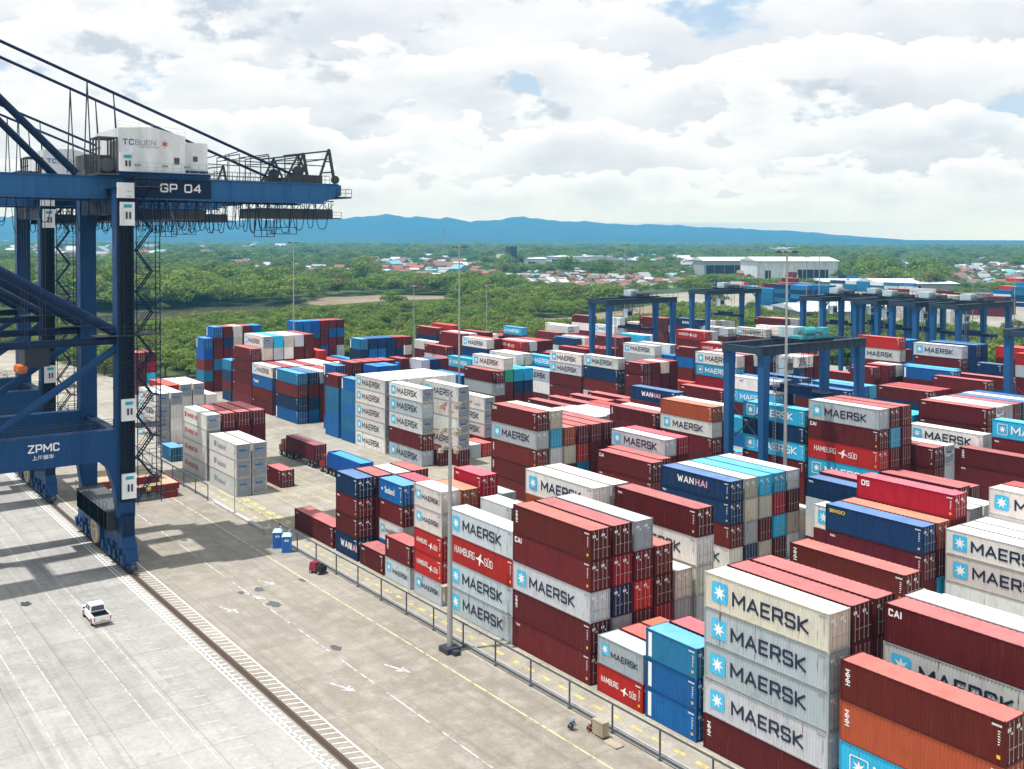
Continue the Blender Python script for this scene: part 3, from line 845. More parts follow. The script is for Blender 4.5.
HS = [tuple(float(t) for t in a.split()) for a in """-3895 798 23.1 2.7
-4151 1789 21.4 1.5
-2247 475 21.4 3.1
-2648 878 23.9 1.9
-4396 1641 26 1.8
-4449 1930 33.4 0.6
-3360 824 26.9 1.8
-2302 714 32.9 3.1
-2026 535 28.1 1.8
-2197 576 32.3 1.3
-2351 855 28 2.9
-4591 1750 24.9 2.7
-5905 1299 29.2 3.1
-1960 482 23.6 1.1
-2457 744 31.2 0.7
-8628 1675 26.8 0.3
-3794 1344 30.2 0.6
-5656 2008 33.3 0.2
-2364 785 19 2.3
-7140 2117 19.9 0.5
-8668 1836 33.4 1.5
-5683 1743 23.4 1.4
-2370 549 33.3 1.9
-2401 592 27.1 3.1
-10840 1921 30 2.6
-3439 752 27.5 1.3
-2415 864 33.6 2.2
-6356 1801 31.2 2.4
-6237 2575 25.2 0.3
-5249 1065 19.6 2.3
-4121 1764 18.3 1.5
-4525 1595 18.8 0.9
-6332 2568 28.6 2.3
-3086 633 24.2 1.4
-4488 993 23.2 3.1
-5175 2110 19.4 2.5
-1989 426 32.4 2.1
-3855 1216 26.2 2.9
-2246 662 29.3 2.9
-5296 2401 26.3 1.6
-6307 2551 18.4 3
-2420 525 20.1 2
-5063 2183 33.3 2.7
-2209 435 27.3 1
-2466 993 31.1 2.6
-2445 945 27 0.1
-3619 738 22.9 0.7
-3229 1111 23 2.8
-3675 1531 23.4 0
-4237 1674 30.2 1.9
-5576 2310 18.4 2.5
-3106 1284 29.7 1.2
-2489 514 24.4 2
-2470 785 33.6 0.4
-3845 1691 27.1 0.1
-7005 2087 22.4 1.5
-4454 1450 23 1.5
-5404 1583 31.9 2.8
-4061 1009 28.4 1
-3436 702 33.7 2
-2294 836 9.7 2.7
-2130 903 9.9 0.7
-2068 942 11.7 0.5
-2337 1041 11.1 2.4
-1218 564 12.7 2.4
-2245 1153 10.6 0.2
-1917 764 13.4 0
-1497 675 9.2 0
-1283 603 12.3 0.8
-1883 939 13.1 2.5
-2168 950 13.1 2.5
-2344 1023 15 0.8
-1396 637 14.2 0
-1126 581 15 2.1
-1613 578 10.5 0.6
-1464 528 11.7 1.6
-2228 1007 14.6 2.1
-1265 457 10.2 2.7
-1576 788 10.8 2
-2368 1030 9.5 0.3
-1798 838 13.2 1.2
-2385 933 14.4 2.8
-1846 658 10.5 0.4
-1717 838 13.6 1.9
-1423 550 12.1 1.7
-2266 1096 13.7 2
-1809 870 12.7 2.6
-2137 982 9.6 3.1
-1763 707 13.3 3
-1828 732 11.9 2.4
-2125 1036 11.6 1
-1704 694 14.9 1.2
-1403 529 10.2 1.1
-1172 573 14.1 1.4
-1936 833 14.8 0.7
-1286 633 10.3 0.8
-1176 553 14.5 1.3
-1499 685 11.3 3
-2368 1060 12.2 0.8
-1960 827 11 2
-1690 897 12.1 0.8
-1013 612 10.3 0.6
-1649 971 14.3 2.3
-1166 665 11.4 1.6
-931 674 9.7 1.1
-1729 1006 13.2 0.8
-1477 924 13.2 1
-1236 677 13.3 1.5
-1292 907 9.6 0.7
-1656 1008 13 1.6
-1098 632 10.6 1.6
-1314 841 13.9 0.4
-1685 1019 14.6 2
-1577 884 10 0.9
-1580 999 11.8 2.2
-1335 950 13.6 2.5
-1423 970 13.5 2.4
-1285 773 11.9 1.7
-1724 1089 11.1 0.9
-1074 723 11.8 1
-1796 1229 11.1 0.1
-1000 606 13.5 0.7
-1029 614 9.4 0.9
-1305 698 13 0.1
-1645 914 14.6 2.6
-1257 696 10.6 2.7
-1113 708 12.7 0.3
-1587 1054 12.7 0.1
-1667 965 11.1 0.6
-900 644 9.2 0.4
-1010 622 11.9 0.1
-1224 714 13.8 2.5
-1245 701 11.3 1
-1780 1017 12.4 0.6
-1004 708 14.9 1.1
-1034 712 10.7 1.6
-1433 847 9.9 2.3
-1538 906 10.5 1.5
-1219 758 10.9 1.9
-1007 685 14.3 1.1
-1370 951 9.2 3
-1122 795 13.2 1.8
-1095 707 9.2 0.8
-1100 619 12.1 0
-972 607 10.5 0.7
-1130 668 12.4 0.5
-1463 982 9.6 2.6
-1129 631 9.7 0.3
-960 662 13.1 0.5
-1495 943 14.7 1.3
-1513 1080 10.8 2.2
-1110 660 13.6 1.6
-1316 873 14.5 3.1
-1079 631 12.5 1.8
-1463 910 9.2 1.6
-1615 993 14.6 3
-1304 746 9.4 3
-1669 1148 11.4 0.9
-995 686 10.7 2.3
-1100 690 11.4 2.9
-678 639 10.8 1.7
-915 825 7.2 0.9
-932 901 9.2 2.2
-735 744 9.2 2.8
-753 677 7.3 2.3
-660 632 8.3 1.6
-750 750 7.8 2.3
-1002 996 9.9 0.7
-858 744 10.7 1.6
-683 677 7 2.9
-1057 984 8.4 3.1
-971 951 9.8 1.7
-813 854 7.2 0.2
-858 670 8.5 0.9
-1007 856 7.6 1.6
-648 695 10.9 1.9
-914 734 8.4 1.8
-735 757 10.2 2.4
-884 897 10 2.9
-1060 849 10.8 0.6
-1036 1079 8.6 2.6
-694 724 8.5 0.9
-952 808 7.8 0.5
-753 758 9.9 2.7
-921 694 9.3 0.1
-855 807 11 1.8
-699 657 10 0.2
-722 711 9.4 3.1
-954 706 7 2.9
-933 688 7.7 0.9
-960 755 9.6 2.6
-984 736 7.2 2.2
-982 901 9.5 2.6
-902 688 9.9 1.5
-673 613 9.8 0.2
-859 680 8.6 1.1
-660 624 7.6 2.9
-688 710 10 2.5
-801 755 8.6 2
-904 671 10.6 0.7
-724 644 10.9 2.7
-777 801 10.3 1.8
-688 690 9.2 2.5
-686 733 8.8 2.6
-827 814 9.7 2.5
-730 601 9.5 1.7
-1055 876 10.5 3.1
-957 962 9.6 1.1
-983 931 7.9 2.3
-856 734 10.8 1.7
-838 833 10.3 1
-716 699 7.8 1.4
-960 850 8.1 0.1
-859 754 7.4 1.1
-806 799 11 2.2
-1037 1068 10.4 2.5
-664 679 8.4 2.6
-972 939 7.3 1.2
-1069 836 7.7 1.5
-1050 947 9.8 1.6
-804 624 10.2 0.1
-822 684 8.8 1.7
-700 694 7.2 2.8
-1003 905 10.6 2.2
-671 699 7.9 2.1
-745 660 10.2 1.1
-715 689 9.4 0.6
-852 840 7.8 0.3
-1019 1061 7.6 2.5
-726 732 10.8 0.8
-2036 1815 18.6 2.6
-2679 2532 13.2 1.4
-2160 2195 19.1 1.3
-1934 1894 14.1 2
-3095 2852 19.7 2.1
-2675 2350 16.4 1.9
-1557 1460 16.1 2.7
-1505 1466 16.3 2.7
-1674 1418 19.6 2.3
-1410 1301 16.6 0.3
-2727 2624 13.9 2.7
-1615 1372 19.9 0.9
-1639 1418 17.1 1.2
-2265 2032 13 1
-2034 1938 18.9 1
-2692 2227 19.8 0.5
-2249 2022 19.7 2.5
-2168 2126 14.3 0.5
-2210 2185 18.5 1
-1396 1347 17.3 1.6
-1440 1228 16.5 0.6
-1767 1827 15.2 1.3
-1576 1349 16.8 2.9
-2640 2420 15.2 2.8
-1452 1422 16.3 2.5
-2181 1966 12.2 1.8
-1473 1302 13.3 1.9
-2791 2241 12.3 2.9
-2401 2222 16.4 0.6
-1411 1245 17.8 1.4
-1786 1669 17.8 0.8
-2895 2751 17.6 0.8
-2205 1892 14.7 0.6
-1851 1649 16.2 1.6
-2751 2271 13.6 2.7
-1578 1559 15.4 1.6
-1740 1461 19.6 0.1
-2545 2517 14.2 2.3
-1478 1285 17.4 1.5
-1650 1644 13.8 0.3
-1605 1663 14.9 2.5
-2331 2364 17.2 0.5
-2161 2090 14.2 0.2
-2020 1708 13.4 2
-1768 1772 15.2 0.3
-2420 2089 18.9 0
-1993 1725 13.7 1.7
-1573 1271 16.7 0.8
-1521 1315 18.7 1.3
-1648 1450 12.9 0.3
-798 1363 11.5 3.1
-753 1366 10.3 2.8
-952 1507 10.2 0.5
-1100 1920 12.3 2.4
-1115 1874 12 0.2
-1282 1919 12.3 0.7
-772 1166 14.8 1
-524 907 14.8 2.7
-1413 2079 10.1 2.5
-972 1741 11.1 0.6
-949 1537 12.4 0.3
-623 1046 13.7 1.5
-1079 1871 11 2.3
-855 1320 11.2 1.8
-721 1226 11.8 2.7
-845 1388 14.9 2.1
-1190 2089 13 0.3
-886 1604 9.1 0
-845 1308 14.5 3.1
-529 982 13.5 2.5
-813 1468 12.3 1.8
-829 1356 11.5 1.2
-689 1067 10.8 1.6
-1320 2205 10.3 0.5
-521 947 12.7 0.7
-672 1262 9.8 2.7
-995 1908 9.1 1.4
-602 1033 12.8 1.8
-1489 2147 12.2 0.4
-538 1026 13.7 1.6
-1289 2265 10.1 0.6
-973 1421 10.4 1.4
-859 1450 14.1 1.5
-1238 1805 10.8 2.9
-511 912 11.5 2.1
-602 985 13.2 1.9
-945 1485 14.7 1.9
-557 1040 10.6 1.6
-1050 1691 13.8 2.3
-1179 1936 14.7 0.2""".split(chr(10))]
hp = np.array([(h[0], h[1]) for h in HOUSES]+[(h[0], h[1]) for h in HS], float)
CLEAR = [(-720, 560), (-740, 760), (-1130, 900), (-1180, 760), (-900, 640)]
def sample(d0, d1, spacing, jit, dens=1.0):
    """points between two distances in a fan around the view, on a jittered grid in polar coordinates"""
    pts = []
    d = d0
    base = math.pi/2+YAW
    while d < d1:
        st = spacing(d) if callable(spacing) else spacing
        da = st/d
        a = base-math.radians(36)+rg.random()*da
        n = int(math.radians(72)/da)
        aa = a+np.arange(n)*da+rg.uniform(-.45, .45, n)*da
        dd = d+rg.uniform(-.5, .5, n)*st
        pts.append(np.stack([np.cos(aa)*dd, np.sin(aa)*dd], 1)); d += st*.9
    P = np.concatenate(pts); return P
P = np.concatenate([sample(250, 620, 8.2, .5), sample(620, 1700, 13.5, .5), sample(1700, 4000, 26, .5), sample(4000, 7500, 52, .5)])
x, y = P[:, 0], P[:, 1]
keep = ~inpoly(x, y, [(a-(6 if a < 0 else 0), b+6 if b > 100 else b) for a, b in YP]) & (y > 60)
for q in [RIV]+MUD: keep &= ~inpoly(x, y, q)
keep &= ~inpoly(x, y, FARY) | (rg.random(len(x)) < 0)
keep &= ~inpoly(x, y, [(-518, 286), (-474, 271), (-400, 222), (-380, 205), (-372, 214), (-410, 240), (-470, 283), (-510, 300)])
keep &= ~(inpoly(x, y, [(-790, 560), (-860, 720), (-760, 790), (-640, 640)]) & (rg.random(len(x)) < .8))
dist = np.hypot(x, y)
# gaps and clearings
ph = np.sin(x*.011+1.3)*np.sin(y*.013+.4)+np.sin(x*.023+y*.017)
keep &= ~((ph > 1.15) & (dist > 600) & (rg.random(len(x)) < .8))
P = P[keep]; dist = dist[keep]
# no trees on the houses
near_h = np.zeros(len(P), bool)
for hx, hy in hp:
    rr = 9 if math.hypot(hx, hy) < 2200 else 22
    near_h |= (np.abs(P[:, 0]-hx) < rr*.8) & (np.abs(P[:, 1]-hy) < rr*.8)
P = P[~near_h]; dist = dist[~near_h]
# growth is low where the river, the clearings and the villages show over it
angP = np.arctan2(P[:, 1], P[:, 0]); maxh = np.full(len(P), 99.0)
tgt = [(math.atan2(h[1], h[0]), math.hypot(h[0], h[1]), h[3]*.7, 2.2) for h in HOUSES]+[(math.atan2(h[1], h[0]), math.hypot(h[0], h[1]), h[2]*.6, 3.0) for h in HS]
for q in [RIV]+MUD+[FARY]:
    qa = np.array(q, float)
    bx0, by0 = qa.min(0); bx1, by1 = qa.max(0)
    gx, gy = np.meshgrid(np.arange(bx0, bx1, 9), np.arange(by0, by1, 9)); gx = gx.ravel(); gy = gy.ravel(); inn = inpoly(gx, gy, q)
    hgt = 4.2 if q is not FARY else 1.5
    tgt += [(math.atan2(b, a), math.hypot(a, b), 8, hgt) for a, b in zip(gx[inn], gy[inn])]
WHS = [('grey fronted warehouse with long dark opening', (-844.2, 890.0), (-809.5, 946.1), 50, 17, 4, [(0.04, 0.9, 0.7)], 'whroof', 'greywall'), ('long white warehouse with wide dark door openings', (-721.8, 839.0), (-676.3, 911.3), 60, 19.5, 4, [(0.1, 0.17, 0.5), (0.5, 0.88, 0.55)], 'whroof', 'cwhite'), ('low shed under pale blue tarpaulin roof', (-351.3, 442.1), (-331.2, 471.8), 50, 4.5, 3, [(0.1, 0.3, 0.7)], 'tarp', 'greywall'), ('second low shed under pale blue tarpaulin roof', (-372.0, 481.9), (-350.1, 514.4), 30, 5, 2.5, [(0.5, 0.8, 0.7)], 'tarp', 'greywall'), ('long low building with pale metal roof', (-511.0, 748.9), (-477.2, 800.9), 70, 6, 3, [(0.3, 0.5, 0.7)], 'whroof', 'greywall'), ('low building with pale roof beside blue containers', (-571.4, 750.8), (-542.7, 795.4), 40, 5.5, 2, [(0.3, 0.5, 0.7)], 'whroof', 'greywall'), ('flat white hall among the far trees', (-1484.6, 1158.5), (-1397.8, 1156.6), 90, 10, 2, [(0.2, 0.5, 0.5)], 'whroof', 'cwhite'), ('small white hall beside the flat hall', (-1333.2, 996.0), (-1315.6, 1026.6), 60, 10, 2, [(0.2, 0.5, 0.5)], 'whroof', 'cwhite'), ('distant white hall between dark trees', (-2284.6, 2718.2), (-2222.9, 2855.5), 150, 12, 3, [(0.2, 0.4, 0.5)], 'whroof', 'cwhite')]
for w_ in WHS:
    for k_ in range(13):
        q_ = (w_[1][0]+(w_[2][0]-w_[1][0])*k_/12, w_[1][1]+(w_[2][1]-w_[1][1])*k_/12); td = math.hypot(*q_); tgt.append((math.atan2(q_[1], q_[0]), td, 24, 2.0))
for ta, td, tw, th in tgt:
    mk = (np.abs(angP-ta) < tw/td) & (dist < td) & (dist > td-420)
    hh = CAMH-(CAMH-th)*dist[mk]/td+.9
    maxh[mk] = np.minimum(maxh[mk], hh)
loose = (rg.random(len(P)) < .05) & (dist < 900)
maxh[loose] = 99
kp = maxh > 1.5; P = P[kp]; dist = dist[kp]; maxh = maxh[kp]
o_ = np.argsort(dist); P = P[o_]; dist = dist[o_]; maxh = maxh[o_]
# only trees the camera can see count towards the individual ones
ang = np.arctan2(P[:, 1], P[:, 0])-(math.pi/2+YAW)
infr = np.abs(ang) < math.radians(27)
idx_in = np.nonzero(infr)[0]; ind = set(idx_in[:290].tolist())
tr = random.Random(4)
kinds = ['round green mangrove tree in the dense belt behind the yard', 'yellowish green mangrove tree in the belt behind the yard']
for i in sorted(ind):
    k = tr.randrange(4); s = tr.uniform(9.0, 13.0)
    ob = thing('mangrove_tree', kinds[0], 'tree', (float(P[i, 0]), float(P[i, 1]), -.9), tr.uniform(0, 6.28), 'mangrove trees growing behind the container yard')
    hz0 = min(s*tr.uniform(.62, .85), float(maxh[i])); s = min(s, max(4.5, hz0*1.6)); ob.scale = (s, s, hz0)
    a = obj('crown', crowns[k], ob); b = obj('trunk', trunks[k], ob)
rest = np.array([i for i in range(len(P)) if i not in ind])
RP = P[rest]; RD = dist[rest]; n = len(rest)
me = bpy.data.meshes.new('forest_points')
co = np.zeros((n, 3)); co[:, :2] = RP; co[:, 2] = -.9
me.vertices.add(n); me.vertices.foreach_set('co', co.ravel().astype(np.float32))
patch = np.clip(.95+.35*np.sin(RP[:, 0]*.009+.7)*np.sin(RP[:, 1]*.008)+.2*np.sin(RP[:, 0]*.031+RP[:, 1]*.022), .6, 1.5)
scl = np.where(RD < 620, rg.uniform(9, 13.5, n), np.where(RD < 1700, rg.uniform(15, 27, n)*patch, np.where(RD < 4000, rg.uniform(24, 38, n)*patch, rg.uniform(60, 95, n))))
zs = np.where(RD < 620, rg.uniform(.6, .85, n), np.where(RD < 1700, rg.uniform(.58, .82, n), np.where(RD < 4000, rg.uniform(.42, .62, n), rg.uniform(.18, .28, n))))
mh = maxh[rest]; low = scl*zs > mh; hl = np.minimum(scl*zs, mh); scl = np.where(low, np.minimum(scl, np.maximum(4.5, hl*1.7)), scl); zs = hl/scl
for nm, arr, ty in (('s', scl, 'FLOAT'), ('zs', zs, 'FLOAT'), ('rot', rg.uniform(0, 6.28, n), 'FLOAT'), ('idx', rg.integers(0, 4, n), 'INT')):
    at = me.attributes.new(nm, ty, 'POINT'); at.data.foreach_set('value', arr.astype(np.int32 if ty == 'INT' else np.float32))
me.update()
fo = obj('forest', me); fo['kind'] = 'stuff'
protos = []
for k in range(4):
    protos.append(next(o for o in C.objects if o.name.startswith('crown') and o.data is crowns[k]))
g = bpy.data.node_groups.new('forest', 'GeometryNodeTree')
g.interface.new_socket('Geometry', in_out='INPUT', socket_type='NodeSocketGeometry'); g.interface.new_socket('Geometry', in_out='OUTPUT', socket_type='NodeSocketGeometry')
gi = g.nodes.new('NodeGroupInput'); go = g.nodes.new('NodeGroupOutput'); jn = g.nodes.new('GeometryNodeJoinGeometry')
def na(nm, ty='FLOAT'):
    a = g.nodes.new('GeometryNodeInputNamedAttribute'); a.data_type = ty; a.inputs['Name'].default_value = nm; return a.outputs['Attribute']
sv = g.nodes.new('ShaderNodeCombineXYZ'); zz = g.nodes.new('ShaderNodeMath'); zz.operation = 'MULTIPLY'
s_ = na('s'); g.links.new(s_, sv.inputs[0]); g.links.new(s_, sv.inputs[1]); g.links.new(s_, zz.inputs[0]); g.links.new(na('zs'), zz.inputs[1]); g.links.new(zz.outputs[0], sv.inputs[2])
rv = g.nodes.new('ShaderNodeCombineXYZ'); g.links.new(na('rot'), rv.inputs[2])
ix = na('idx', 'INT')
for k in range(4):
    io = g.nodes.new('GeometryNodeInstanceOnPoints'); oi = g.nodes.new('GeometryNodeObjectInfo'); oi.inputs['Object'].default_value = protos[k]; oi.transform_space = 'ORIGINAL'; oi.inputs['As Instance'].default_value = True
    cmp_ = g.nodes.new('FunctionNodeCompare'); cmp_.data_type = 'INT'; cmp_.operation = 'EQUAL'; g.links.new(ix, cmp_.inputs[2]); cmp_.inputs[3].default_value = k
    g.links.new(gi.outputs[0], io.inputs['Points']); g.links.new(cmp_.outputs[0], io.inputs['Selection']); g.links.new(oi.outputs['Geometry'], io.inputs['Instance'])
    g.links.new(sv.outputs[0], io.inputs['Scale']); g.links.new(rv.outputs[0], io.inputs['Rotation']); g.links.new(io.outputs[0], jn.inputs[0])
g.links.new(jn.outputs[0], go.inputs[0])
md = fo.modifiers.new('forest', 'NODES'); md.node_group = g

# ------------------------------------------------------------------ mountains
def ridge(name, D, prof, seed, depth, col):
    rg = np.random.default_rng(seed); nx = 260; ny = 14
    xs = np.linspace(-260, 1290, nx); V = []; Fc = []
    ph = rg.uniform(0, 6.28, 12)
    def top(x):
        h = np.interp(x, [p[0] for p in prof], [p[1] for p in prof])
        w = sum(math.sin(x*fr+ph[i])*am for i, (fr, am) in enumerate(((.021, .8), (.047, .8), (.09, .7), (.19, .6), (.41, .45), (.83, .3))))
        return max(.05, (238.5-h)*(1+.05*w)) if h < 238 else .05
    nz = rg.normal(size=(nx, ny)); nz = (nz+np.roll(nz, 1, 0)+np.roll(nz, 1, 1)+np.roll(nz, -1, 0))/2.5
    for i, x in enumerate(xs):
        a = math.atan((x-512)/F); d = fw*math.cos(a)+rt*math.sin(a)
        H = CAMH*.9+top(x)*(D+depth)/F/math.cos(a)*1.0
        for j in range(ny):
            t = j/(ny-1); dd = (D+depth*t)/math.cos(a)
            z = -1+H*(t**1.25) if t < .999 else H
            z += nz[i, j]*H*.085*(t*(1-t)*4+.1)
            V.append((d.x*dd, d.y*dd, max(-1, z)))
    for i in range(nx-1):
        for j in range(ny-1):
            n = i*ny+j; Fc.append((n, n+ny, n+ny+1, n+1))
    # back slope
    for i in range(nx):
        x, y, z = V[i*ny+ny-1]; V.append((x*1.12, y*1.12, -1))
    b0 = nx*ny
    for i in range(nx-1): Fc.append((i*ny+ny-1, (i+1)*ny+ny-1, b0+i+1, b0+i))
    me = bpy.data.meshes.new(name); me.from_pydata(V, [], Fc); me.materials.append(col)
    me.polygons.foreach_set('use_smooth', [True]*len(me.polygons)); me.update()
    return struct(obj(name, me))
MAT['hill'] = ground_mat('forested_hill', ((.016, .035, .03), (.035, .06, .04), (.012, .028, .025)), .0012)
ridge('mountains', 8600, [(-260, 222), (120, 219), (240, 221), (340, 218), (380, 217), (420, 217), (470, 219), (520, 217), (560, 220), (600, 222), (650, 225), (700, 226), (760, 228), (820, 232), (870, 236), (910, 238.4), (1290, 239)], 3, 1600, MAT['hill'])
ridge('hills', 7400, [(-260, 233), (200, 234), (340, 235), (420, 234), (520, 236), (640, 235.5), (700, 236.5), (800, 236.5), (900, 238), (940, 239), (1290, 239)], 8, 900, MAT['hill'])

# haze: one closed box of even air round everything but the sky
hm = bpy.data.materials.new('haze'); hm.use_nodes = True; t = hm.node_tree; t.nodes.clear()
ho = N(t, 'ShaderNodeOutputMaterial'); pv = N(t, 'ShaderNodeVolumePrincipled')
pv.inputs['Color'].default_value = (.155, .60, 1.0, 1); pv.inputs['Density'].default_value = HAZE = 1.25e-4; pv.inputs['Anisotropy'].default_value = 0.0
t.links.new(pv.outputs[0], ho.inputs['Volume'])
MAT['haze'] = hm
hz_ = MB().box(-13500, -3500, -9, 13500, 13500, 300).build('haze', 'haze'); hz_['kind'] = 'stuff'

# ------------------------------------------------------------------ shipping containers
COL = dict(maroon=(.120, .0150, .0165), wine=(.14, .016, .028), brown=(.140, .020, .014), orange=(.35, .075, .032), red=(.42, .022, .018), crimson=(.36, .012, .028),
           grey=(.47, .51, .55), white=(.72, .71, .68), cream=(.58, .54, .46), sky=(.035, .42, .68), navy=(.010, .035, .105), blue=(.012, .12, .36), steelblue=(.02, .16, .32),
           royal=(.012, .10, .42), green=(.03, .30, .17), lilac=(.50, .47, .52), sand=(.60, .55, .47))
# code: body colour, marking, colour words for the label
CODE = {
 'm': ('maroon', 'small'), 'mH': ('maroon', 'vert'), 'mC': ('maroon', 'cai'), 'mt': ('maroon', 'small'), 'mx': ('maroon', 'small'), 'pm': ('wine', 'small'),
 'M': ('grey', 'star'), 'w': ('white', 'star'), 'wr': ('cream', 'star'), 'wp': ('lilac', 'star'), 'we': ('white', 'reefblue'), 'wE': ('white', 'reefred'), 'wB': ('white', 'line'), 'W': ('white', ''),
 's': ('sky', 'starw'), 'S': ('sky', ''), 'n': ('navy', 'small'), 'n2': ('navy', 'small'), 'N': ('navy', 'wan'), 'ny': ('navy', 'yellow'),
 'b': ('blue', 'strip'), 'b2': ('royal', 'patch'), 'bs': ('steelblue', 'strip'), 'bd': ('blue', 'strip'), 'B': ('blue', 'script'), 'B2': ('steelblue', 'strip'),
 'o': ('brown', ''), 'oH': ('brown', 'vert'), 'oH2': ('brown', 'vert'), 'O': ('orange', ''), 'O2': ('brown', 'vert'), 'om': ('brown', ''), 'r': ('red', ''), 'rH': ('orange', 'vert'),
 'R': ('crimson', 'os'), 'g': ('grey', ''), 'G': ('cream', ''), 'x': ('lilac', ''), 'c': ('crimson', ''), 'cx': ('crimson', 'small'), 'h': ('red', 'hs'), 't': ('green', ''), 'k': ('white', 'bird')}
CW = 2.438
_cm = {}
def cont_meshes(Lc, H, reefer):
    k = (Lc, H, reefer)
    if k in _cm: return _cm[k]
    d = {}
    x0, x1, y0, y1 = .10, Lc-.10, .045, CW-.045; zb, zt = .14, H-.09
    m = MB()
    if reefer:
        m.box(x0, y0, zb, x1, y1, zt)
        n = int(Lc/1.2)
        for i in range(1, n):                                   # panel seams
            xx = x0+(x1-x0)*i/n
            m.box(xx-.012, y0-.006, zb, xx+.012, y0, zt)
    else:
        n = max(12, int(Lc/.28)); p = (x1-x0)/n; dp = .036
        for ys, sg in ((y0, 1), (y1, -1)):
            xs = []
            for i in range(n):
                a = x0+i*p
                xs += [(a, 0), (a+p*.32, 0), (a+p*.5, dp), (a+p*.82, dp)]
            xs.append((x1, 0)); n0 = len(m.v)
            for xx, dd in xs: m.v += [(xx, ys+sg*dd, zb), (xx, ys+sg*dd, zt)]
            for i in range(len(xs)-1):
                a = n0+2*i; q = (a, a+2, a+3, a+1); m.f.append(q if sg > 0 else q[::-1]); m.m.append(0)
        ne = 9; pe = (y1-y0)/ne; n0 = len(m.v); xs = []
        for i in range(ne):
            a = y0+i*pe; xs += [(a, 0), (a+pe*.3, 0), (a+pe*.5, .04), (a+pe*.8, .04)]
        xs.append((y1, 0))
        for yy, dd in xs: m.v += [(x0+dd-.03, yy, zb), (x0+dd-.03, yy, zt)]
        for i in range(len(xs)-1):
            a = n0+2*i; m.f.append((a+2, a, a+1, a+3)); m.m.append(0)
    d['body'] = m.mesh('body', 'paint')
    m = MB()                                                     # roof: sheet with shallow cross ribs
    n = int(Lc/.55); p = (x1-x0)/n; zr = H-.05
    for i in range(n):
        a = x0+i*p
        pr = [(a, 0), (a+p*.35, .032), (a+p*.65, .032), (a+p, 0)]
        for (xa, za), (xb, zb_) in zip(pr, pr[1:]):
            m.quad((xa, .07, zr+za), (xb, .07, zr+zb_), (xb, CW-.07, zr+zb_), (xa, CW-.07, zr+za))
    d['roof'] = m.mesh('roof', 'roofpaint')
    m = MB(); e = .0                                             # frame: posts, rails, corner castings
    for xx in (0, Lc-.14):
        for yy in (0, CW-.14): m.box(xx+.01, yy+.01, .12, xx+.13, yy+.13, H-.12)
    for xx in (0, Lc-.178):
        for yy in (0, CW-.162):
            m.box(xx, yy, 0, xx+.178, yy+.162, .118); m.box(xx, yy, H-.118, xx+.178, yy+.162, H)
    for yy in (.012, CW-.072):
        m.box(.15, yy, .03, Lc-.15, yy+.06, .16); m.box(.15, yy+.004, H-.095, Lc-.15, yy+.064, H-.03)
    for xx in (.012, Lc-.112):
        m.box(xx, .15, .02, xx+.10, CW-.15, .16); m.box(xx, .15, H-.11, xx+.10, CW-.15, H-.03)
    d['frame'] = m.mesh('frame', 'frame')
    if not reefer:
        m = MB(); wd = CW/2-.16; z0, z1 = .17, H-.12             # one door leaf with four recessed panels; origin at its hinge side
        m.box(0, 0, z0, .03, wd, z1)
        nz = 4; hh = (z1-z0)/nz
        for i in range(nz): m.box(.03, .06, z0+i*hh+.05, .048, wd-.06, z0+(i+1)*hh-.05)
        d['door'] = m.mesh('door', 'paint')
        m = MB()
        for yy in (.28, .78):
            m.bar((.075, yy, z0-.05), (.075, yy, z1+.05), .05, sides=6)
            for zz in (z0+.1, 1.1, z1-.12): m.box(.05, yy-.05, zz-.03, .09, yy+.05, zz+.03)
            m.box(.075, yy-.03, 1.05, .12, yy+.34, 1.09)
        d['lock_rods'] = m.mesh('lock_rod', 'rod')
        m = MB(); m.box(.05, .12, z1-.62, .056, .50, z1-.36); m.box(.05, .55, z1-.85, .056, .72, z1-.70)
        d['placard'] = m.mesh('placard', 'white')
    else:
        m = MB(); m.box(Lc-.20, .14, .17, Lc-.10, CW-.14, H-.12)
        d['unit_body'] = m.mesh('end_panel', 'cwhite')
        for q, (ya, yb, za, zb2) in enumerate(((.25, 1.15, H-.85, H-.25), (1.3, CW-.25, H-.85, H-.25), (.3, 1.35, .35, 1.25), (1.5, CW-.3, .5, 1.5))):
            m = MB(); m.box(Lc-.10, ya, za, Lc-.057, yb, zb2); d['grille%d' % q] = m.mesh('grille', 'greyink')
        m = MB(); m.box(Lc-.099, .5, H-1.15, Lc-.05, 1.8, H-.92)
        d['unit_badge'] = m.mesh('badge', 'blueink')
    _cm[k] = d; return d
def flat(pts_list, mat, name='marking'):
    m = MB()
    for pts in pts_list: m.poly([(x, 0, z) for x, z in pts])
    return m.mesh(name, mat)
def star_pts(cx, cz, r, n=7, k=.42):
    return [(cx+math.sin(math.pi*i/n)*(r if i % 2 == 0 else r*k), cz+math.cos(math.pi*i/n)*(r if i % 2 == 0 else r*k)) for i in range(2*n)][::-1]
def rrect(x0, z0, x1, z1, r):
    P = []
    for cx, cz, a0 in ((x1-r, z0+r, -90), (x1-r, z1-r, 0), (x0+r, z1-r, 90), (x0+r, z0+r, 180)):
        for i in range(4): a = R(a0+i*30); P.append((cx+math.cos(a)*r, cz+math.sin(a)*r))
    return P
def star_fan(cx, cz, r, mat, n=7, k=.42):
    m = MB(); P = star_pts(cx, cz, r, n, k)
    for a, b in zip(P, P[1:]+P[:1]): m.poly([(cx, 0, cz), (a[0], 0, a[1]), (b[0], 0, b[1])])
    return m.mesh('star', mat)
_sq = {}
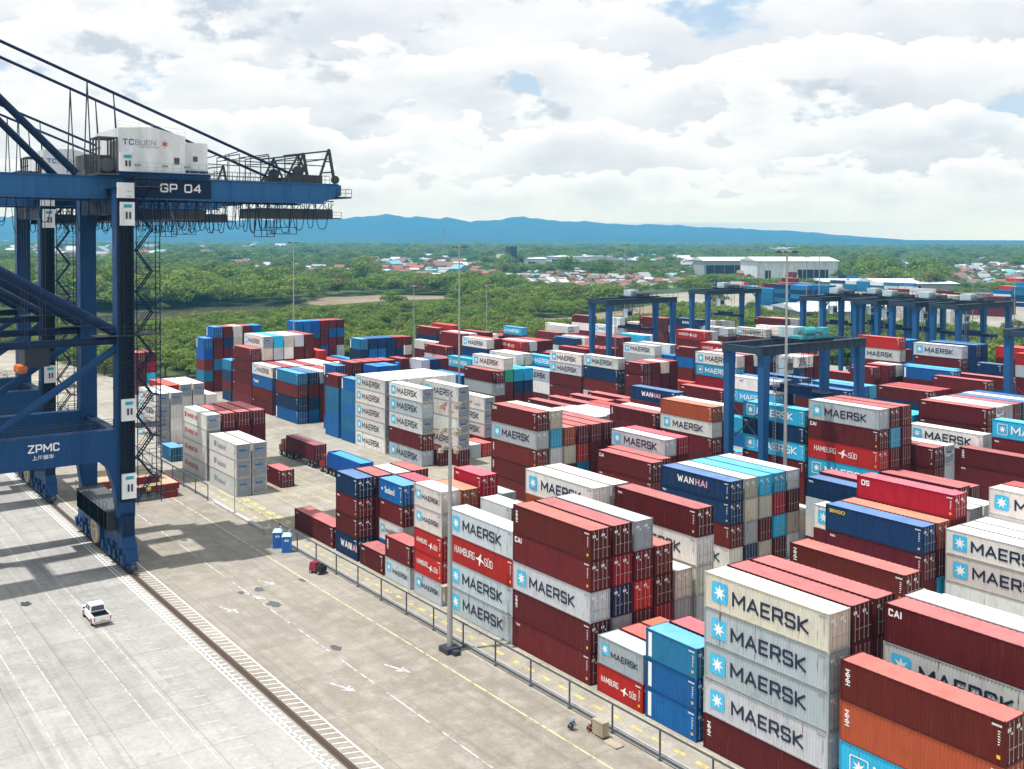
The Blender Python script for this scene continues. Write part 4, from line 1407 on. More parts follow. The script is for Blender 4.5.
def square_mesh(s, out=False):
    if (s, out) not in _sq:
        if out:
            m = MB(); a = rrect(0, 0, s, s, s*.1); e = s*.05; b = rrect(e, e, s-e, s-e, s*.08)
            for i in range(len(a)):
                j = (i+1) % len(a); m.poly([(a[i][0], 0, a[i][1]), (a[j][0], 0, a[j][1]), (b[j][0], 0, b[j][1]), (b[i][0], 0, b[i][1])])
            _sq[(s, out)] = m.mesh('emblem', 'white')
        else: _sq[(s, out)] = flat([rrect(0, 0, s, s, s*.1)], 'star_blue', 'emblem')
        _sq[(s, out, 's')] = star_fan(s/2, s/2, s*(.36 if out else .40), 'white')
    return _sq[(s, out)], _sq[(s, out, 's')]
BIRD = [[(0, .55), (.35, .62), (.62, .98), (.70, .95), (.62, .60), (1.0, .38), (1.0, .30), (.62, .40), (.50, .0), (.42, .05), (.42, .42), (.12, .46)]]
def bird_mesh(s, mat):
    k = ('bird', s, mat)
    if k not in _sq:
        c = (.52*s, .5*s); P = [(x*s*1.25, z*s) for x, z in BIRD[0]]; m = MB(); cc = (.52*s*1.25, .52*s)
        P = P[::-1]
        for a, b in zip(P, P[1:]+P[:1]): m.poly([(cc[0], 0, cc[1]), (a[0], 0, a[1]), (b[0], 0, b[1])])
        _sq[k] = m.mesh('bird_emblem', mat)
    return _sq[k]
_sw = {}
def small_marks(Lc, H, mat='white'):
    """number block at the top right, tare lines above the right corner, warning sticker"""
    k = (Lc, H, mat)
    if k not in _sw:
        m = MB(); rr = random.Random(int(H*100))
        z = H-.45
        for i in range(9):
            wdt = rr.uniform(.05, .09)
            m.poly([(Lc-.95+i*.075, 0, z), (Lc-.95+i*.075+.05, 0, z), (Lc-.95+i*.075+.05, 0, z+.14), (Lc-.95+i*.075, 0, z+.14)])
        for i in range(6):
            z = H-.75-i*.17
            m.poly([(Lc-.55, 0, z), (Lc-.55+rr.uniform(.1, .25), 0, z), (Lc-.45, 0, z+.07), (Lc-.55, 0, z+.07)])
        _sw[k] = m.mesh('number_marks', mat)
        m = MB(); m.poly([(Lc-.62, 0, .42), (Lc-.38, 0, .42), (Lc-.38, 0, .66), (Lc-.62, 0, .66)])
        _sw[(k, 'y')] = m.mesh('warning_sticker', 'yellowink')
    return _sw[k], _sw[(k, 'y')]
def put(me, parent, x, z, nm, y=.038):
    o = obj(nm, me, parent); o.location = (x, y, z); return o
def add_marks(root, kind, Lc, H, col, detail):
    big = Lc > 8; n_before = len(root.children)
    light = col in ('white', 'grey', 'cream', 'lilac', 'sand')
    if kind in ('star', 'starw'):
        s = (1.62 if big else 1.05); x = .75 if big else .45; z = (H-s)/2+.02 if big else H*.38
        a, b = square_mesh(s, kind == 'starw'); e = put(a, root, x, z, 'emblem', .026)
        st = obj('star', b, e); st.location = (0, -.008, 0)
        h = 1.0 if big else .50
        t = caps('MAERSK', h, 1.0, .21, 'white' if kind == 'starw' else 'navyink', .16)
        put(t, root, x+s+(.62 if big else .28), (H-h)/2 if big else H*.40, 'lettering', .022)
    elif kind == 'hs':
        h = .72 if big else .50
        put(caps('HAMBURG', h, .62 if big else .50, .13, 'white', .12), root, Lc*.10, H*.42, 'lettering', .022)
        x2 = Lc*.10+caps('HAMBURG', h, .62 if big else .50, .13, 'white', .12)['w']+.1
        put(bird_mesh(1.35 if big else .85, 'white'), root, x2, H*.26, 'bird_emblem', .024)
        put(caps('SÜD', h, .62 if big else .5, .13, 'white', .12), root, x2+(1.75 if big else 1.12), H*.36, 'lettering', .022)
    elif kind == 'reefred':
        put(caps('HAMBURG SÜD', .62, .62, .18, 'redink', .1), root, 2.5, H*.42, 'lettering', .030); put(flat([rrect(0, 0, .8, .9, .1)], 'redink', 'emblem'), root, 1.3, H*.38, 'emblem', .030)
    elif kind == 'reefblue':
        put(text_mesh('Sealand', .95, 1.0, .02, 'greyink'), root, 3.6, H*.33, 'lettering', .030); put(flat([rrect(0, 0, 1.1, .9, .1)], 'greyink', 'emblem'), root, 2.2, H*.35, 'emblem', .030)
    elif kind == 'wan':
        put(caps('WAN', .74, .95, .24, 'white', .18), root, Lc*.26, H*.42, 'lettering', .022)
        put(caps('HAI', .74, .95, .24, 'lilacpink', .18), root, Lc*.26+3.1*(1 if big else .75), H*.42, 'lettering', .022)
    elif kind == 'cai': put(caps('CAI', .44, .8, .26, 'white', .14), root, .38, H-.85, 'lettering', .022)
    elif kind == 'os': put(caps('OS', .5, .9, .26, 'white', .14), root, .55, H-.95, 'lettering', .022)
    elif kind == 'vert':
        t = caps('HMM', .34, .8, .2, 'white', .14); o = put(t, root, .82, H*.42, 'lettering', .022); o.rotation_euler = (0, -math.pi/2, 0)
        o.location.x = .80
    elif kind == 'yellow':
        put(text_mesh('BINGO', .40, 1.2, .03, 'yellowink'), root, .5, H-.8, 'lettering', .022)
    elif kind == 'script':
        a, b = square_mesh(.7, False); put(b, root, .5, H*.38, 'star', .022)
        put(text_mesh('Sealand', .8, .75, .02, 'white'), root, 1.5, H*.36, 'lettering', .022)
    elif kind == 'bird': put(bird_mesh(.9, 'redink'), root, Lc*.56, H*.3, 'bird_emblem', .024); put(text_mesh('MAERSK', .4, 1, .01, 'greyink'), root, Lc*.72, H*.3, 'lettering', .022)
    elif kind == 'line': put(text_mesh('LINE', .35, 1.1, .01, 'navyink'), root, Lc*.22, H*.66, 'lettering', .022)
    elif kind == 'strip':
        put(flat([[(0, 0), (.42, 0), (.42, H-.5), (0, H-.5)]], 'white', 'white_strip'), root, .32, .22, 'white_strip', .022)
    elif kind == 'patch': put(flat([rrect(0, 0, 1.1, .7, .1)], 'white', 'white_patch'), root, Lc*.45, H*.45, 'white_patch', .022)
    elif kind == 'small': put(text_mesh('TEX', .22, 1.3, .03, 'white'), root, .45, H-.62, 'lettering', .022)
    for ch in root.children:                                     # sign-writing differs a little from box to box
        if ch.name.split('.')[0] in ('lettering', 'emblem') and kind != 'vert':
            k_ = crnd.uniform(.93, 1.03); ch.scale = (k_, 1, k_); ch.location.x += crnd.uniform(-.12, .12); ch.location.z += crnd.uniform(-.05, .06)
    if detail:
        a, b = small_marks(Lc, H, 'white' if not light else 'greyink')
        put(a, root, 0, 0, 'number_marks', .022)
        if not light and detail > 1: put(b, root, 0, 0, 'warning_sticker', .022)
MAT['lilacpink'] = new_mat('pink_lettering', (.72, .38, .50), .55)

crnd = random.Random(21)
def vary(c, rr, amt=.22):
    k = 1+rr.uniform(-amt, amt); d = rr.uniform(-.05, .05)
    return tuple(max(.004, min(.9, c[i]*k*(1+(d if i == 0 else -d*.5)))) for i in range(3))
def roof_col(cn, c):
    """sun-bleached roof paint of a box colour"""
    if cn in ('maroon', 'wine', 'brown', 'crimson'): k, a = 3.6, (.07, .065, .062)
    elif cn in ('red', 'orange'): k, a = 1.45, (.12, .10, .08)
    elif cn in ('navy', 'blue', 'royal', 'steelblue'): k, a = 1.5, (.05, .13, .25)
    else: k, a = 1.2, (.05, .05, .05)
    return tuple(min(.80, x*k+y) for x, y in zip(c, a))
STACKS = [(float(a[0]), float(a[1]), int(a[2]), [(lambda p: (p[0], int(p[1]), int(p[2])))(x.split('.')) for x in a[3:]]) for a in (l.split() for l in """-58.92 62.4 1 mH.1.2852 M.1.5091 M.1.5112 M.1.5227 wr.1.7220
-72.08 62.4 0 h.0.1395 M.0.1968
-65.71 62.4 0 bd.0.1764 b.0.1734 bs.0.2476
-85.31 62.4 1 mt.1.2498 mH.1.2685 M.1.2902 mC.1.2906 oH.1.3761
-85.03 76.05 1 m.1.0 g.1.286 G.1.412 w.1.1405 mx.1.3171
-97.48 62.4 1 M.1.1749 M.1.1756 h.1.1758 M.1.2351
-97.71 73.32 1 m.1.0 m.1.0 m.1.0 O.1.0 w.1.1937
-104.86 62.4 0 M.0.771 h.0.762 h.0.766 w.0.767 w.0.1218
-111.76 62.4 0 M.0.627 mH.0.846
-118.25 62.4 0 m.0.708
-118.22 65.13 0 b.1.0 w.0.364 m.0.716 B.0.920
-125.02 62.4 0 N.1.585 m.0.758 m.0.755 n.0.954
-138.05 62.4 1 m.1.1213
-109 67.86 0 b.1.0 m.1.0 m.1.0 O.1.535
-109 70.59 0 w.0.0 G.0.0 m.0.0 m.0.0 cx.0.914
-99.15 67.86 0 m.1.0 s.1.0 m.1.0 W.1.644
-172.25 62.4 1 we.1.743 we.1.739 we.0.879
-185.72 62.4 1 wE.1.432 wE.1.431 wE.1.482 wE.0.723
-198.24 62.4 0 B2.0.399
-221.04 65.13 1 w.0.368 w.0.388 w.0.384 w.0.487
-231.54 73.32 1 W.0.0 W.0.0 W.0.0 W.0.231
-266.4 78.78 0 b.1.0 g.0.0 s.0.0 c.0.0 m.0.0
-167.64 70.59 0 m.1.578
-45.79 62.4 1 M.1.0 s.1.985 rH.1.4959 oH2.1.10853
-45.96 67.86 1 m.1.0 m.1.0 M.1.0 w.1.2760 mC.1.7492
-63.51 78.78 1 c.0.0 m.0.0 m.0.0 m.0.0 O2.0.3677
-280.06 98 0 m.1.0 B2.1.0 o.1.0 b2.1.0 b.1.200
-279.89 100.73 0 m.1.0 o.1.0 B2.1.0 m.1.0 m.1.0 b.1.200
-260.69 98 0 n.0.0 m.0.0 n.0.0 B2.0.0
-253.65 98 1 m.1.0 m.1.222 m.1.223 m.1.235 m.1.392
-252.76 100.73 1 m.1.0 m.1.0 m.1.0 m.1.0 G.1.0 w.1.383
-241.03 98 1 m.1.237 o.1.282 B.1.280 w.0.323
-227.09 98 1 b.1.407 n.1.419 o.1.422 bs.0.450
-251.35 114.38 1 m.1.0 m.0.0 m.0.0 m.0.0 h.0.0
-207.62 100.73 0 b.1.0 m.1.0 m.1.0 n.1.0 b.0.208
-210.94 106.19 0 b.1.0 n.1.0 m.1.0 m.1.0 m.0.244
-201.11 98 0 bd.0.0 bd.0.0 bs.0.0 bs.0.0 m.0.247
-193.87 98 0 b.0.0 bs.0.0 b.0.0 bs.0.0 b.0.208
-199.49 108.92 0 m.1.0 m.1.0 m.1.0 m.1.0 b.1.0
-187.67 98 1 w.1.499 w.1.501 w.1.502 w.1.500 w.0.561
-173.95 98 1 M.1.689 m.1.703 w.1.704 M.1.704 w.0.749
-172.6 100.73 1 m.1.305
-170.41 103.46 1 m.1.305 w.1.564 W.1.566 k.1.567 w.1.750
-177.87 114.38 1 m.1.0 w.0.279 w.0.277 k.0.369
-168.56 108.92 0 g.0.0
-139.99 98 1 oH.1.364 oH.1.621 oH.1.1019 M.1.1055 mC.1.1247
-144.74 114.38 1 m.1.0 m.1.0 m.1.0 W.1.211
-122.95 106.19 1 m.1.0 m.1.369 mC.1.1509
-125.82 111.65 1 m.1.0 m.1.0 m.0.0 M.0.1251
-100.49 98 1 w.1.496 o.1.668 n.1.1036 N.0.2049
-74.06 98 1 m.1.0 m.1.0 pm.1.1822 ny.1.3632
-73.9 103.46 1 m.1.0 m.1.0 m.1.0 m.1.0 R.0.3122
-61 100.73 1 m.1.0 W.1.1094 w.1.2241 w.0.2491
-60.93 108.92 1 m.1.0 m.1.0 m.1.0 W.1.0 w.1.1101
-100.44 128.6 1 m.1.0 m.1.0 s.1.593 h.1.1608 mC.1.1610 M.1.1824
-113.31 128.6 1 o.0.0 m.0.0 m.0.553 s.0.1079 n.0.1079 s.0.1278
-132.15 128.6 1 m.1.0 m.1.0 m.0.588 w.0.944 O.0.1103
-96.94 136.79 1 m.1.0 m.1.0 mC.1.258 mC.1.756
-94.38 144.98 1 b.0.0 m.0.0 m.0.0 m.0.0 w.0.1289
-84.23 142.25 1 m.1.0 m.1.0 mt.1.885 mH.0.1397
-80.82 144.98 1 M.0.0 m.0.0 m.0.0 m.0.0 m.0.387 s.0.662
-148.79 136.79 1 m.1.0 m.0.0 m.0.0 m.0.0 N.0.655
-145.37 128.6 1 m.1.0 m.0.0 m.0.0 mH.0.856
-159.27 134.06 1 m.1.0 m.1.0 mC.1.0
-195.08 131.33 1 g.0.0 m.0.0 m.0.0 m.0.0 t.0.0 w.0.550
-194.29 128.6 1 m.0.0 m.0.0 m.0.0 g.0.463 m.0.562
-207.57 128.6 1 M.1.0 m.0.0 m.0.0 b.0.0
-227.65 134.06 0 m.1.0 m.1.0 m.1.0 x.0.222
-233.16 131.33 0 m.1.0 m.1.0 m.1.0 m.0.0
-232.86 128.6 0 m.0.0 m.0.0 m.0.0 b.0.0
-254.67 131.33 0 m.1.0 m.1.0 m.1.0 n.1.0 B2.1.217
-295.47 131.33 0 m.1.0 m.1.0 n.1.0 m.0.0 b.0.0 b.0.0
-202.41 159.2 1 s.1.0 m.1.275 o.1.393 M.0.365 w.0.418
-189.44 159.2 1 mC.1.0 M.1.0 o.1.496 n.1.509 w.0.523
-214.61 159.2 1 m.1.0 w.1.0 M.1.240
-219.51 164.66 1 m.1.0 m.1.0 m.1.0 s.0.200
-228.33 159.2 1 m.1.0 m.1.0 m.1.0 w.1.251
-245.71 161.93 1 m.1.0 m.1.0 s.1.0 n.0.0 w.0.338
-258 161.93 1 m.1.0 m.1.0 m.1.0 m.1.0 m.1.277
-261.51 159.2 1 m.1.0 m.0.0 g.0.0 m.0.293
-272.09 161.93 1 m.1.0 m.1.0 m.0.0 w.0.0
-283.49 161.93 0 m.1.0 m.1.0 w.1.0 m.0.0
-284.59 170.12 1 m.1.0 m.1.0 m.1.0 n.0.0 m.0.232
-283.83 175.58 1 m.1.0 m.1.0 m.1.0 m.1.0 r.1.0
-237.1 167.39 1 m.1.0 m.1.0 m.0.0 m.0.0 h.0.290
-174.96 159.2 0 m.1.0 m.1.0 m.1.0 m.0.284 m.0.347
-157.69 159.2 1 m.1.0 m.0.0 m.0.0 m.0.671
-146.45 161.93 1 m.1.0 m.1.0 m.0.0 s.0.495 wB.0.810
-163.79 170.12 1 M.1.0 m.1.0 m.1.0 c.0.343 s.0.504 w.0.663
-131.87 164.66 1 M.1.0 m.0.0 m.0.0 m.0.0 N.0.668
-134.93 172.85 1 m.0.0 m.0.0 m.0.0 m.0.0 b.0.395
-101.73 159.2 1 m.1.0 m.1.0 m.1.0 m.1.409 m.1.1523
-101.91 170.12 1 m.1.0 m.1.0 m.1.0 m.1.0 n2.1.201
-237.14 189.8 1 m.0.0 m.0.0 m.0.0 m.0.0
-232.27 192.53 1 m.1.0 m.0.0 G.0.0 m.0.0
-132.74 195.26 1 m.1.0 m.0.0 m.0.0 m.0.0
-133.84 203.45 1 m.1.0 m.1.0 m.1.0 m.0.0 b.0.569
-125.09 200.72 1 w.0.0 m.0.0 m.0.0 m.0.0 m.0.781
-123.38 206.18 1 m.1.0 m.0.0 m.0.0 b.0.0 m.0.489
-209.26 189.8 1 m.1.0 m.1.0 m.0.0 M.0.0 w.0.426
-198.94 192.53 0 m.1.0 m.1.0 o.1.0 b.0.0
-192.36 192.53 0 m.1.0 m.1.0 o.1.0 b.0.0 m.0.231
-173 192.53 0 o.1.0 m.1.0 m.1.0 m.1.0 W.0.0
-163.57 197.99 0 m.1.0 m.1.0 s.1.0 n.0.222 W.0.336
-151.39 197.99 1 m.1.0 m.1.0 b.1.0 m.1.278
-141.52 195.26 0 w.1.0 m.1.0 m.1.0 m.0.0 m.0.406
-277.11 223.13 1 m.1.0 m.1.0 w.1.0
-298.22 228.59 1 m.1.0 m.1.0 m.0.0
-319.17 228.59 1 m.1.0 m.1.0 s.1.209
-329.51 225.86 1 m.0.0 m.0.0
-299.29 234.05 1 m.0.0 m.0.0 m.0.0 W.0.200
-225.58 225.86 1 m.1.0 m.1.0 m.1.0 m.1.0 h.0.345
-191.99 200.72 1 m.1.0 m.1.0 m.1.0 m.1.0 h.1.284
-257.22 220.4 1 m.0.0 m.0.0 m.0.0 m.0.271
-257.3 234.05 1 m.0.0 m.0.0 m.0.0 w.0.0
-161.68 225.86 1 m.1.0 m.1.0 m.1.0 m.1.0 w.1.576 r.1.615
-159.13 231.32 0 w.1.0 m.1.0 m.0.0 b.0.0 b.0.0 n.0.0
-142.26 220.4 1 m.1.0 m.1.0 m.1.0 b.1.0 m.1.540 M.1.734
-129.77 234.05 1 w.1.0 m.1.0 m.1.0 m.1.0 m.0.0 r.0.286
-119.27 223.13 1 w.1.0 m.1.0 m.1.0 m.1.0 g.0.0 h.0.0
-126.85 220.4 0 M.1.0 m.1.0 m.1.0 n.1.0 n.0.400
-256.18 256.46 1 m.1.0 m.1.0 m.1.0 m.1.0 N.1.268
-318.95 261.92 1 m.1.0 m.1.0 W.1.0 m.1.203
-305.71 261.92 1 m.1.0 w.1.0 w.1.216
-299.79 264.65 0 m.1.0 m.1.0 g.1.0 g.1.0
-286.7 261.92 0 m.1.0 m.1.0 m.0.0 G.0.0
-246.77 259.19 0 b.1.0 m.1.0 m.1.0 m.1.0 w.0.0
-239.64 251 1 m.0.0 m.0.0 m.0.0 m.0.0 g.0.220
-226.68 253.73 1 m.1.0 m.1.0 m.0.0 m.0.288 w.0.317
-221.04 256.46 1 o.1.0 m.1.0 m.1.0 w.1.0 W.1.268
-228.45 264.65 1 m.1.0 m.1.0 m.0.0 m.0.0 m.0.0 m.0.258
-279.93 264.65 1 m.1.0 m.0.0 m.0.0 W.0.0 m.0.0
-58.92 65.13 1 m.1.0 m.1.0 c.1.0 m.1.228 m.1.2646
-58.92 67.86 1 m.1.0 r.1.0 m.1.0 m.1.253 m.1.2149
-72.08 65.13 0 m.0.0 r.0.284
-72.08 67.86 0 m.0.0 O.0.0
-65.71 65.13 0 m.0.0 m.0.0 pm.0.422
-85.31 65.13 1 m.1.0 g.1.264 n.1.669 c.1.668 m.1.1525
-85.31 67.86 1 m.1.0 m.1.247 r.1.626 m.1.627 g.1.1472
-85.31 70.59 1 m.1.0 c.1.286 m.1.588 om.1.705
-85.31 73.32 1 m.1.0 x.1.351 G.1.675
-97.48 70.59 1 m.1.0 r.1.0
-97.71 76.05 1 m.1.0 m.1.0 m.1.0 m.1.0 W.1.689
-118.22 67.86 0 m.1.0 m.0.0 m.0.0 pm.0.0
-118.22 70.59 0 m.1.0 m.1.0 w.1.0
-125.02 65.13 0 m.1.0 m.0.0 m.0.0 m.0.326
-125.02 67.86 0 b.1.0 m.0.0 m.0.0 W.0.229
-125.02 70.59 0 m.1.0 m.0.0 m.0.0 m.0.271
-125.02 73.32 0 m.0.0 m.0.0 W.0.0
-109 73.32 0 c.0.0 o.0.0 m.0.0 g.0.0
-172.25 65.13 1 we.1.286 we.1.284 we.0.482
-185.72 65.13 1 m.1.0 m.1.0 m.1.0 m.0.414
-185.72 67.86 1 m.1.0 m.1.0 m.1.0 m.0.393
-185.72 70.59 1 m.1.0 m.1.0 m.1.0 m.0.384
-221.04 67.86 1 W.0.0 W.0.0 W.0.0 W.0.293
-231.54 76.05 1 W.0.0 W.0.0 W.0.0 W.0.239
-231.54 70.59 1 m.0.0 m.0.0 m.0.0 r.0.0
-231.54 78.78 1 W.0.0 W.0.0 W.0.0
-266.4 76.05 0 M.1.0 m.0.0 o.0.0 m.0.0 m.0.216
-45.96 70.59 1 m.1.0 m.1.0 m.1.0 w.1.0 W.1.1540
-45.96 73.32 1 m.1.0 w.1.0 W.0.0 W.0.0 W.0.0
-59.06 70.59 1 m.1.0 m.1.0 m.1.0
-59.06 73.32 1 m.1.0 m.1.0 w.1.0
-59.06 76.05 1 m.1.0 m.1.0 g.1.0
-279.89 103.46 0 m.1.0 m.1.0 m.1.0 m.1.0 n.1.0 m.1.0
-279.89 106.19 0 m.1.0 m.1.0 m.1.0 m.1.0 G.1.0 W.1.0
-279.89 108.92 0 b.1.0 o.1.0 m.1.0 n.1.0 m.1.0 m.1.0
-279.89 111.65 0 b.1.0 m.1.0 m.1.0 m.1.0 b.1.0 b.1.0
-252.76 103.46 1 m.1.0 m.1.0 m.1.0 m.1.0 g.1.0 s.1.0
-252.76 106.19 1 m.1.0 m.1.0 m.1.0 m.1.0 W.1.0 G.1.0
-252.76 108.92 1 m.1.0 m.1.0 m.1.0 m.1.0 m.1.0 x.1.0
-252.76 111.65 1 m.1.0 m.1.0 m.1.0 m.1.0 m.1.0 o.1.0
-240.53 100.73 1 m.1.0 m.1.0 m.1.0 m.0.0
-240.53 103.46 1 m.1.0 m.1.0 W.1.0 W.0.0
-240.53 106.19 1 m.1.0 m.1.0 m.1.0 m.0.0
-240.53 108.92 1 m.1.0 m.1.0 m.1.0 W.0.0
-240.53 111.65 1 m.1.0 m.1.0 m.1.0 W.0.0
-227.09 100.73 1 b.1.0 n.1.0 o.1.0 n.0.208
-227.09 103.46 1 m.1.0 m.1.0 m.1.0 g.0.0
-227.09 106.19 1 m.1.0 m.1.0 m.1.0 m.0.0
-227.09 108.92 1 m.1.0 m.1.0 m.1.0 W.0.0
-210.94 108.92 0 b.1.0 m.1.0 m.1.0 n.1.0 m.0.0
-210.94 111.65 0 m.1.0 m.1.0 m.1.0 m.1.0 m.0.0
-210.44 114.38 0 m.1.0 m.1.0 g.1.0 m.1.0 m.0.0
-199.49 106.19 0 m.1.0 m.1.0 m.1.0 m.1.0 b2.1.0
-187.67 100.73 1 m.1.0 w.1.0 w.1.0 w.1.0 W.0.0
-187.67 103.46 1 m.1.0 w.1.0 w.1.0 w.1.0 W.0.0
-187.67 106.19 1 m.1.0 w.1.0 w.1.0 w.1.0 W.0.0
-187.67 108.92 1 m.1.0 w.1.0 w.1.0 w.1.0 W.0.0
-187.67 111.65 1 m.1.0 w.1.0 w.1.0 w.1.0 W.0.0
-168.56 111.65 0 r.0.210
-139.99 100.73 1 m.1.0 m.1.0 g.1.223 s.1.257 G.1.461
-139.99 103.46 1 m.1.0 m.1.0 G.1.235 O.1.268
-139.99 106.19 1 m.1.0 B2.1.0 r.1.234 m.1.324
-139.99 108.92 1 m.1.0 m.1.0 m.1.0 m.1.377
-139.99 111.65 1 m.1.0 g.1.0 m.1.0 m.1.380
-125.82 114.38 1 m.1.0 m.1.0 m.0.0 c.0.448
-124 108.92 1 m.1.0 m.1.0 m.1.337
-100.49 100.73 1 n.1.208 g.1.338 G.1.342 G.0.732
-100.49 103.46 1 G.1.219 m.1.314 G.1.315 s.0.692
-100.49 106.19 1 m.1.264 s.1.309 c.1.312 s.0.677
-100.49 108.92 1 g.1.0 G.1.285 m.1.292 g.0.660
-100.49 111.65 1 g.1.0 G.1.0
-74.06 100.73 1 m.1.0 s.1.0 m.1.256 O.1.992
-82 106.19 1 m.1.0 m.1.0 w.1.308
-61 103.46 1 m.1.0 m.1.0 w.1.0 W.0.438
-61 106.19 1 m.1.0 m.1.0 W.1.0 W.0.315
-60.93 111.65 1 m.1.0 m.1.0 m.1.0 m.1.0 m.1.0
-75.2 108.92 1 m.1.0 m.1.0 m.1.0 wp.1.249
-75.2 111.65 1 m.1.0 m.1.0 m.1.0 W.1.0
-87.5 111.65 1 m.0.0 W.0.0 M.0.0 n2.0.1105
-87.5 114.38 1 m.1.0 M.0.0 n2.0.0 pm.0.267
-100.44 131.33 1 m.1.0 m.1.0 m.1.0 m.1.221 s.1.238 m.1.461
-100.44 134.06 1 m.1.0 m.1.0 m.1.0 m.1.219 m.1.220 m.1.447
-114.5 134.06 1 m.1.0 m.1.0 b.1.0 n.1.0
-114.5 136.79 1 m.1.0 b.1.0 n.1.0 n.1.0
-132.15 131.33 1 m.1.0 m.1.0 m.0.0 m.0.0 W.0.339
-96.94 139.52 1 m.1.0 m.1.0 g.1.0 W.1.365
-145.37 131.33 1 m.1.0 m.0.0 m.0.0 W.0.0
-160.97 136.79 1 m.1.0 m.1.0 m.1.0
-159.27 142.25 1 m.1.0 m.1.0 m.1.0
-195.08 134.06 1 m.0.0 m.0.0 m.0.0 n.0.0 s.0.0
-195.08 136.79 1 M.0.0 m.0.0 m.0.0 n.0.0 s.0.0
-227.65 136.79 0 m.1.0 m.1.0 m.1.0 n.0.0
-227.65 139.52 0 m.1.0 m.1.0 m.1.0 m.0.0
-254.67 134.06 0 n.1.0 m.1.0 m.1.0 b.1.0 n.1.0
-254.67 136.79 0 w.1.0 m.1.0 m.1.0 b.1.0 n.1.0
-254.67 139.52 0 M.1.0 m.1.0 m.1.0 n.1.0 n.1.0
-254.67 142.25 0 m.1.0 m.1.0 m.1.0 n.1.0 m.1.0
-295.47 134.06 0 m.1.0 M.1.0 o.1.0 m.0.0 b.0.0 b.0.0
-295.47 136.79 0 G.1.0 G.1.0 m.1.0 m.0.0 b.0.0 b2.0.0
-295.47 139.52 0 m.1.0 m.1.0 b.1.0 m.0.0 m.0.0 m.0.0
-295.47 142.25 0 M.1.0 m.1.0 m.1.0 m.0.0 b.0.0 m.0.0
-295.47 144.98 0 M.1.0 M.1.0 M.1.0 m.0.0 b.0.0 m.0.0
-171 128.6 1 m.1.0 W.1.0 m.1.247
-171.5 134.06 1 m.1.0 m.1.0 m.1.240
-171 139.52 1 m.1.0 m.1.0 m.1.210
-171 144.98 1 m.1.0 m.1.0 m.1.205
-158 131.33 1 m.1.0 w.1.0 g.1.0
-219.51 170.12 1 m.1.0 m.1.0 m.1.0 m.0.0
-228.33 161.93 1 m.1.0 m.1.0 m.1.0 G.1.0
-245.71 164.66 1 m.1.0 m.1.0 m.1.0 m.0.0 m.0.0
-258 164.66 1 m.1.0 m.1.0 m.1.0 m.1.0 x.1.0
-258 170.12 1 m.1.0 m.1.0 m.1.0 m.1.0 m.1.0
-237.1 170.12 1 m.1.0 m.1.0 m.0.0 m.0.0 g.0.0
-237.1 172.85 1 m.1.0 m.1.0 m.0.0 m.0.0 m.0.0
-237.1 175.58 1 m.1.0 m.1.0 m.0.0 W.0.0 m.0.0
-174.96 161.93 0 m.1.0 m.1.0 m.1.0 m.0.0 m.0.0
-174.96 164.66 0 m.1.0 m.1.0 m.1.0 m.0.0 G.0.0
-174.96 167.39 0 w.1.0 m.1.0 m.1.0 m.0.0 m.0.0
-139 167.39 1 m.1.0 m.1.0 m.1.0 w.1.0
-146.45 164.66 1 m.1.0 m.1.0 m.0.0 n.0.0 n.0.225
-146.45 170.12 1 w.1.0 m.1.0 m.0.0 m.0.0 n.0.283
-163.79 172.85 1 h.1.0 s.1.0 m.1.0 G.0.0 m.0.0 m.0.0
-163.79 175.58 1 M.1.0 c.1.0 m.1.0 m.0.0 n.0.0 W.0.0
-134.93 175.58 1 m.0.0 m.0.0 m.0.0 m.0.0 s.0.222
-101.73 161.93 1 m.1.0 m.1.0 m.1.0 m.1.0 W.1.283
-101.73 164.66 1 m.1.0 m.1.0 m.1.0 m.1.0 x.1.293
-101.73 167.39 1 m.1.0 m.1.0 m.1.0 m.1.0 m.1.315
-101.91 172.85 1 m.1.0 m.1.0 m.1.0 m.1.0 W.1.0
-101.91 175.58 1 o.1.0 m.1.0 m.1.0 m.1.0 n.1.0
-115 159.2 1 m.1.0 m.1.0 m.1.0 s.1.0
-115 161.93 1 m.1.0 m.1.0 b.1.0 s.1.0
-232.27 195.26 1 m.1.0 m.0.0 m.0.0 m.0.0
-132.74 197.99 1 m.1.0 m.0.0 m.0.0 m.0.0
-132.74 192.53 1 m.1.0 m.0.0 n.0.0 m.0.730
-135.64 206.18 1 m.1.0 m.1.0 m.1.0 m.0.0 s.0.0
-209.26 195.26 1 m.1.0 m.1.0 m.0.0 g.0.0 W.0.209
-173 197.99 0 n.1.0 m.1.0 m.1.0 m.1.0 m.0.0
-173 200.72 0 M.1.0 m.1.0 m.1.0 m.1.0 G.0.0
-173 203.45 0 w.1.0 m.1.0 m.1.0 m.1.0 m.0.0
-163.57 200.72 0 m.1.0 m.1.0 s.1.0 m.0.0 W.0.0
-163.57 203.45 0 w.1.0 m.1.0 m.1.0 m.0.0 m.0.0
-141.52 200.72 0 g.1.0 m.1.0 m.1.0 m.0.0 m.0.241
-141.52 203.45 0 m.1.0 m.1.0 m.1.0 m.0.0 G.0.0
-277.11 225.86 1 m.1.0 m.1.0 m.1.0
-329.51 231.32 1 m.0.0 m.0.0
-299.29 236.78 1 m.0.0 m.0.0 m.0.0 W.0.0
-225.58 228.59 1 G.1.0 m.1.0 m.1.0 m.1.0 g.0.0
-191.99 203.45 1 h.1.0 m.1.0 m.1.0 m.1.0 w.1.0
-257.22 223.13 1 m.0.0 m.0.0 m.0.0 m.0.0
-257.22 231.32 1 m.0.0 m.0.0 m.0.0 s.0.0
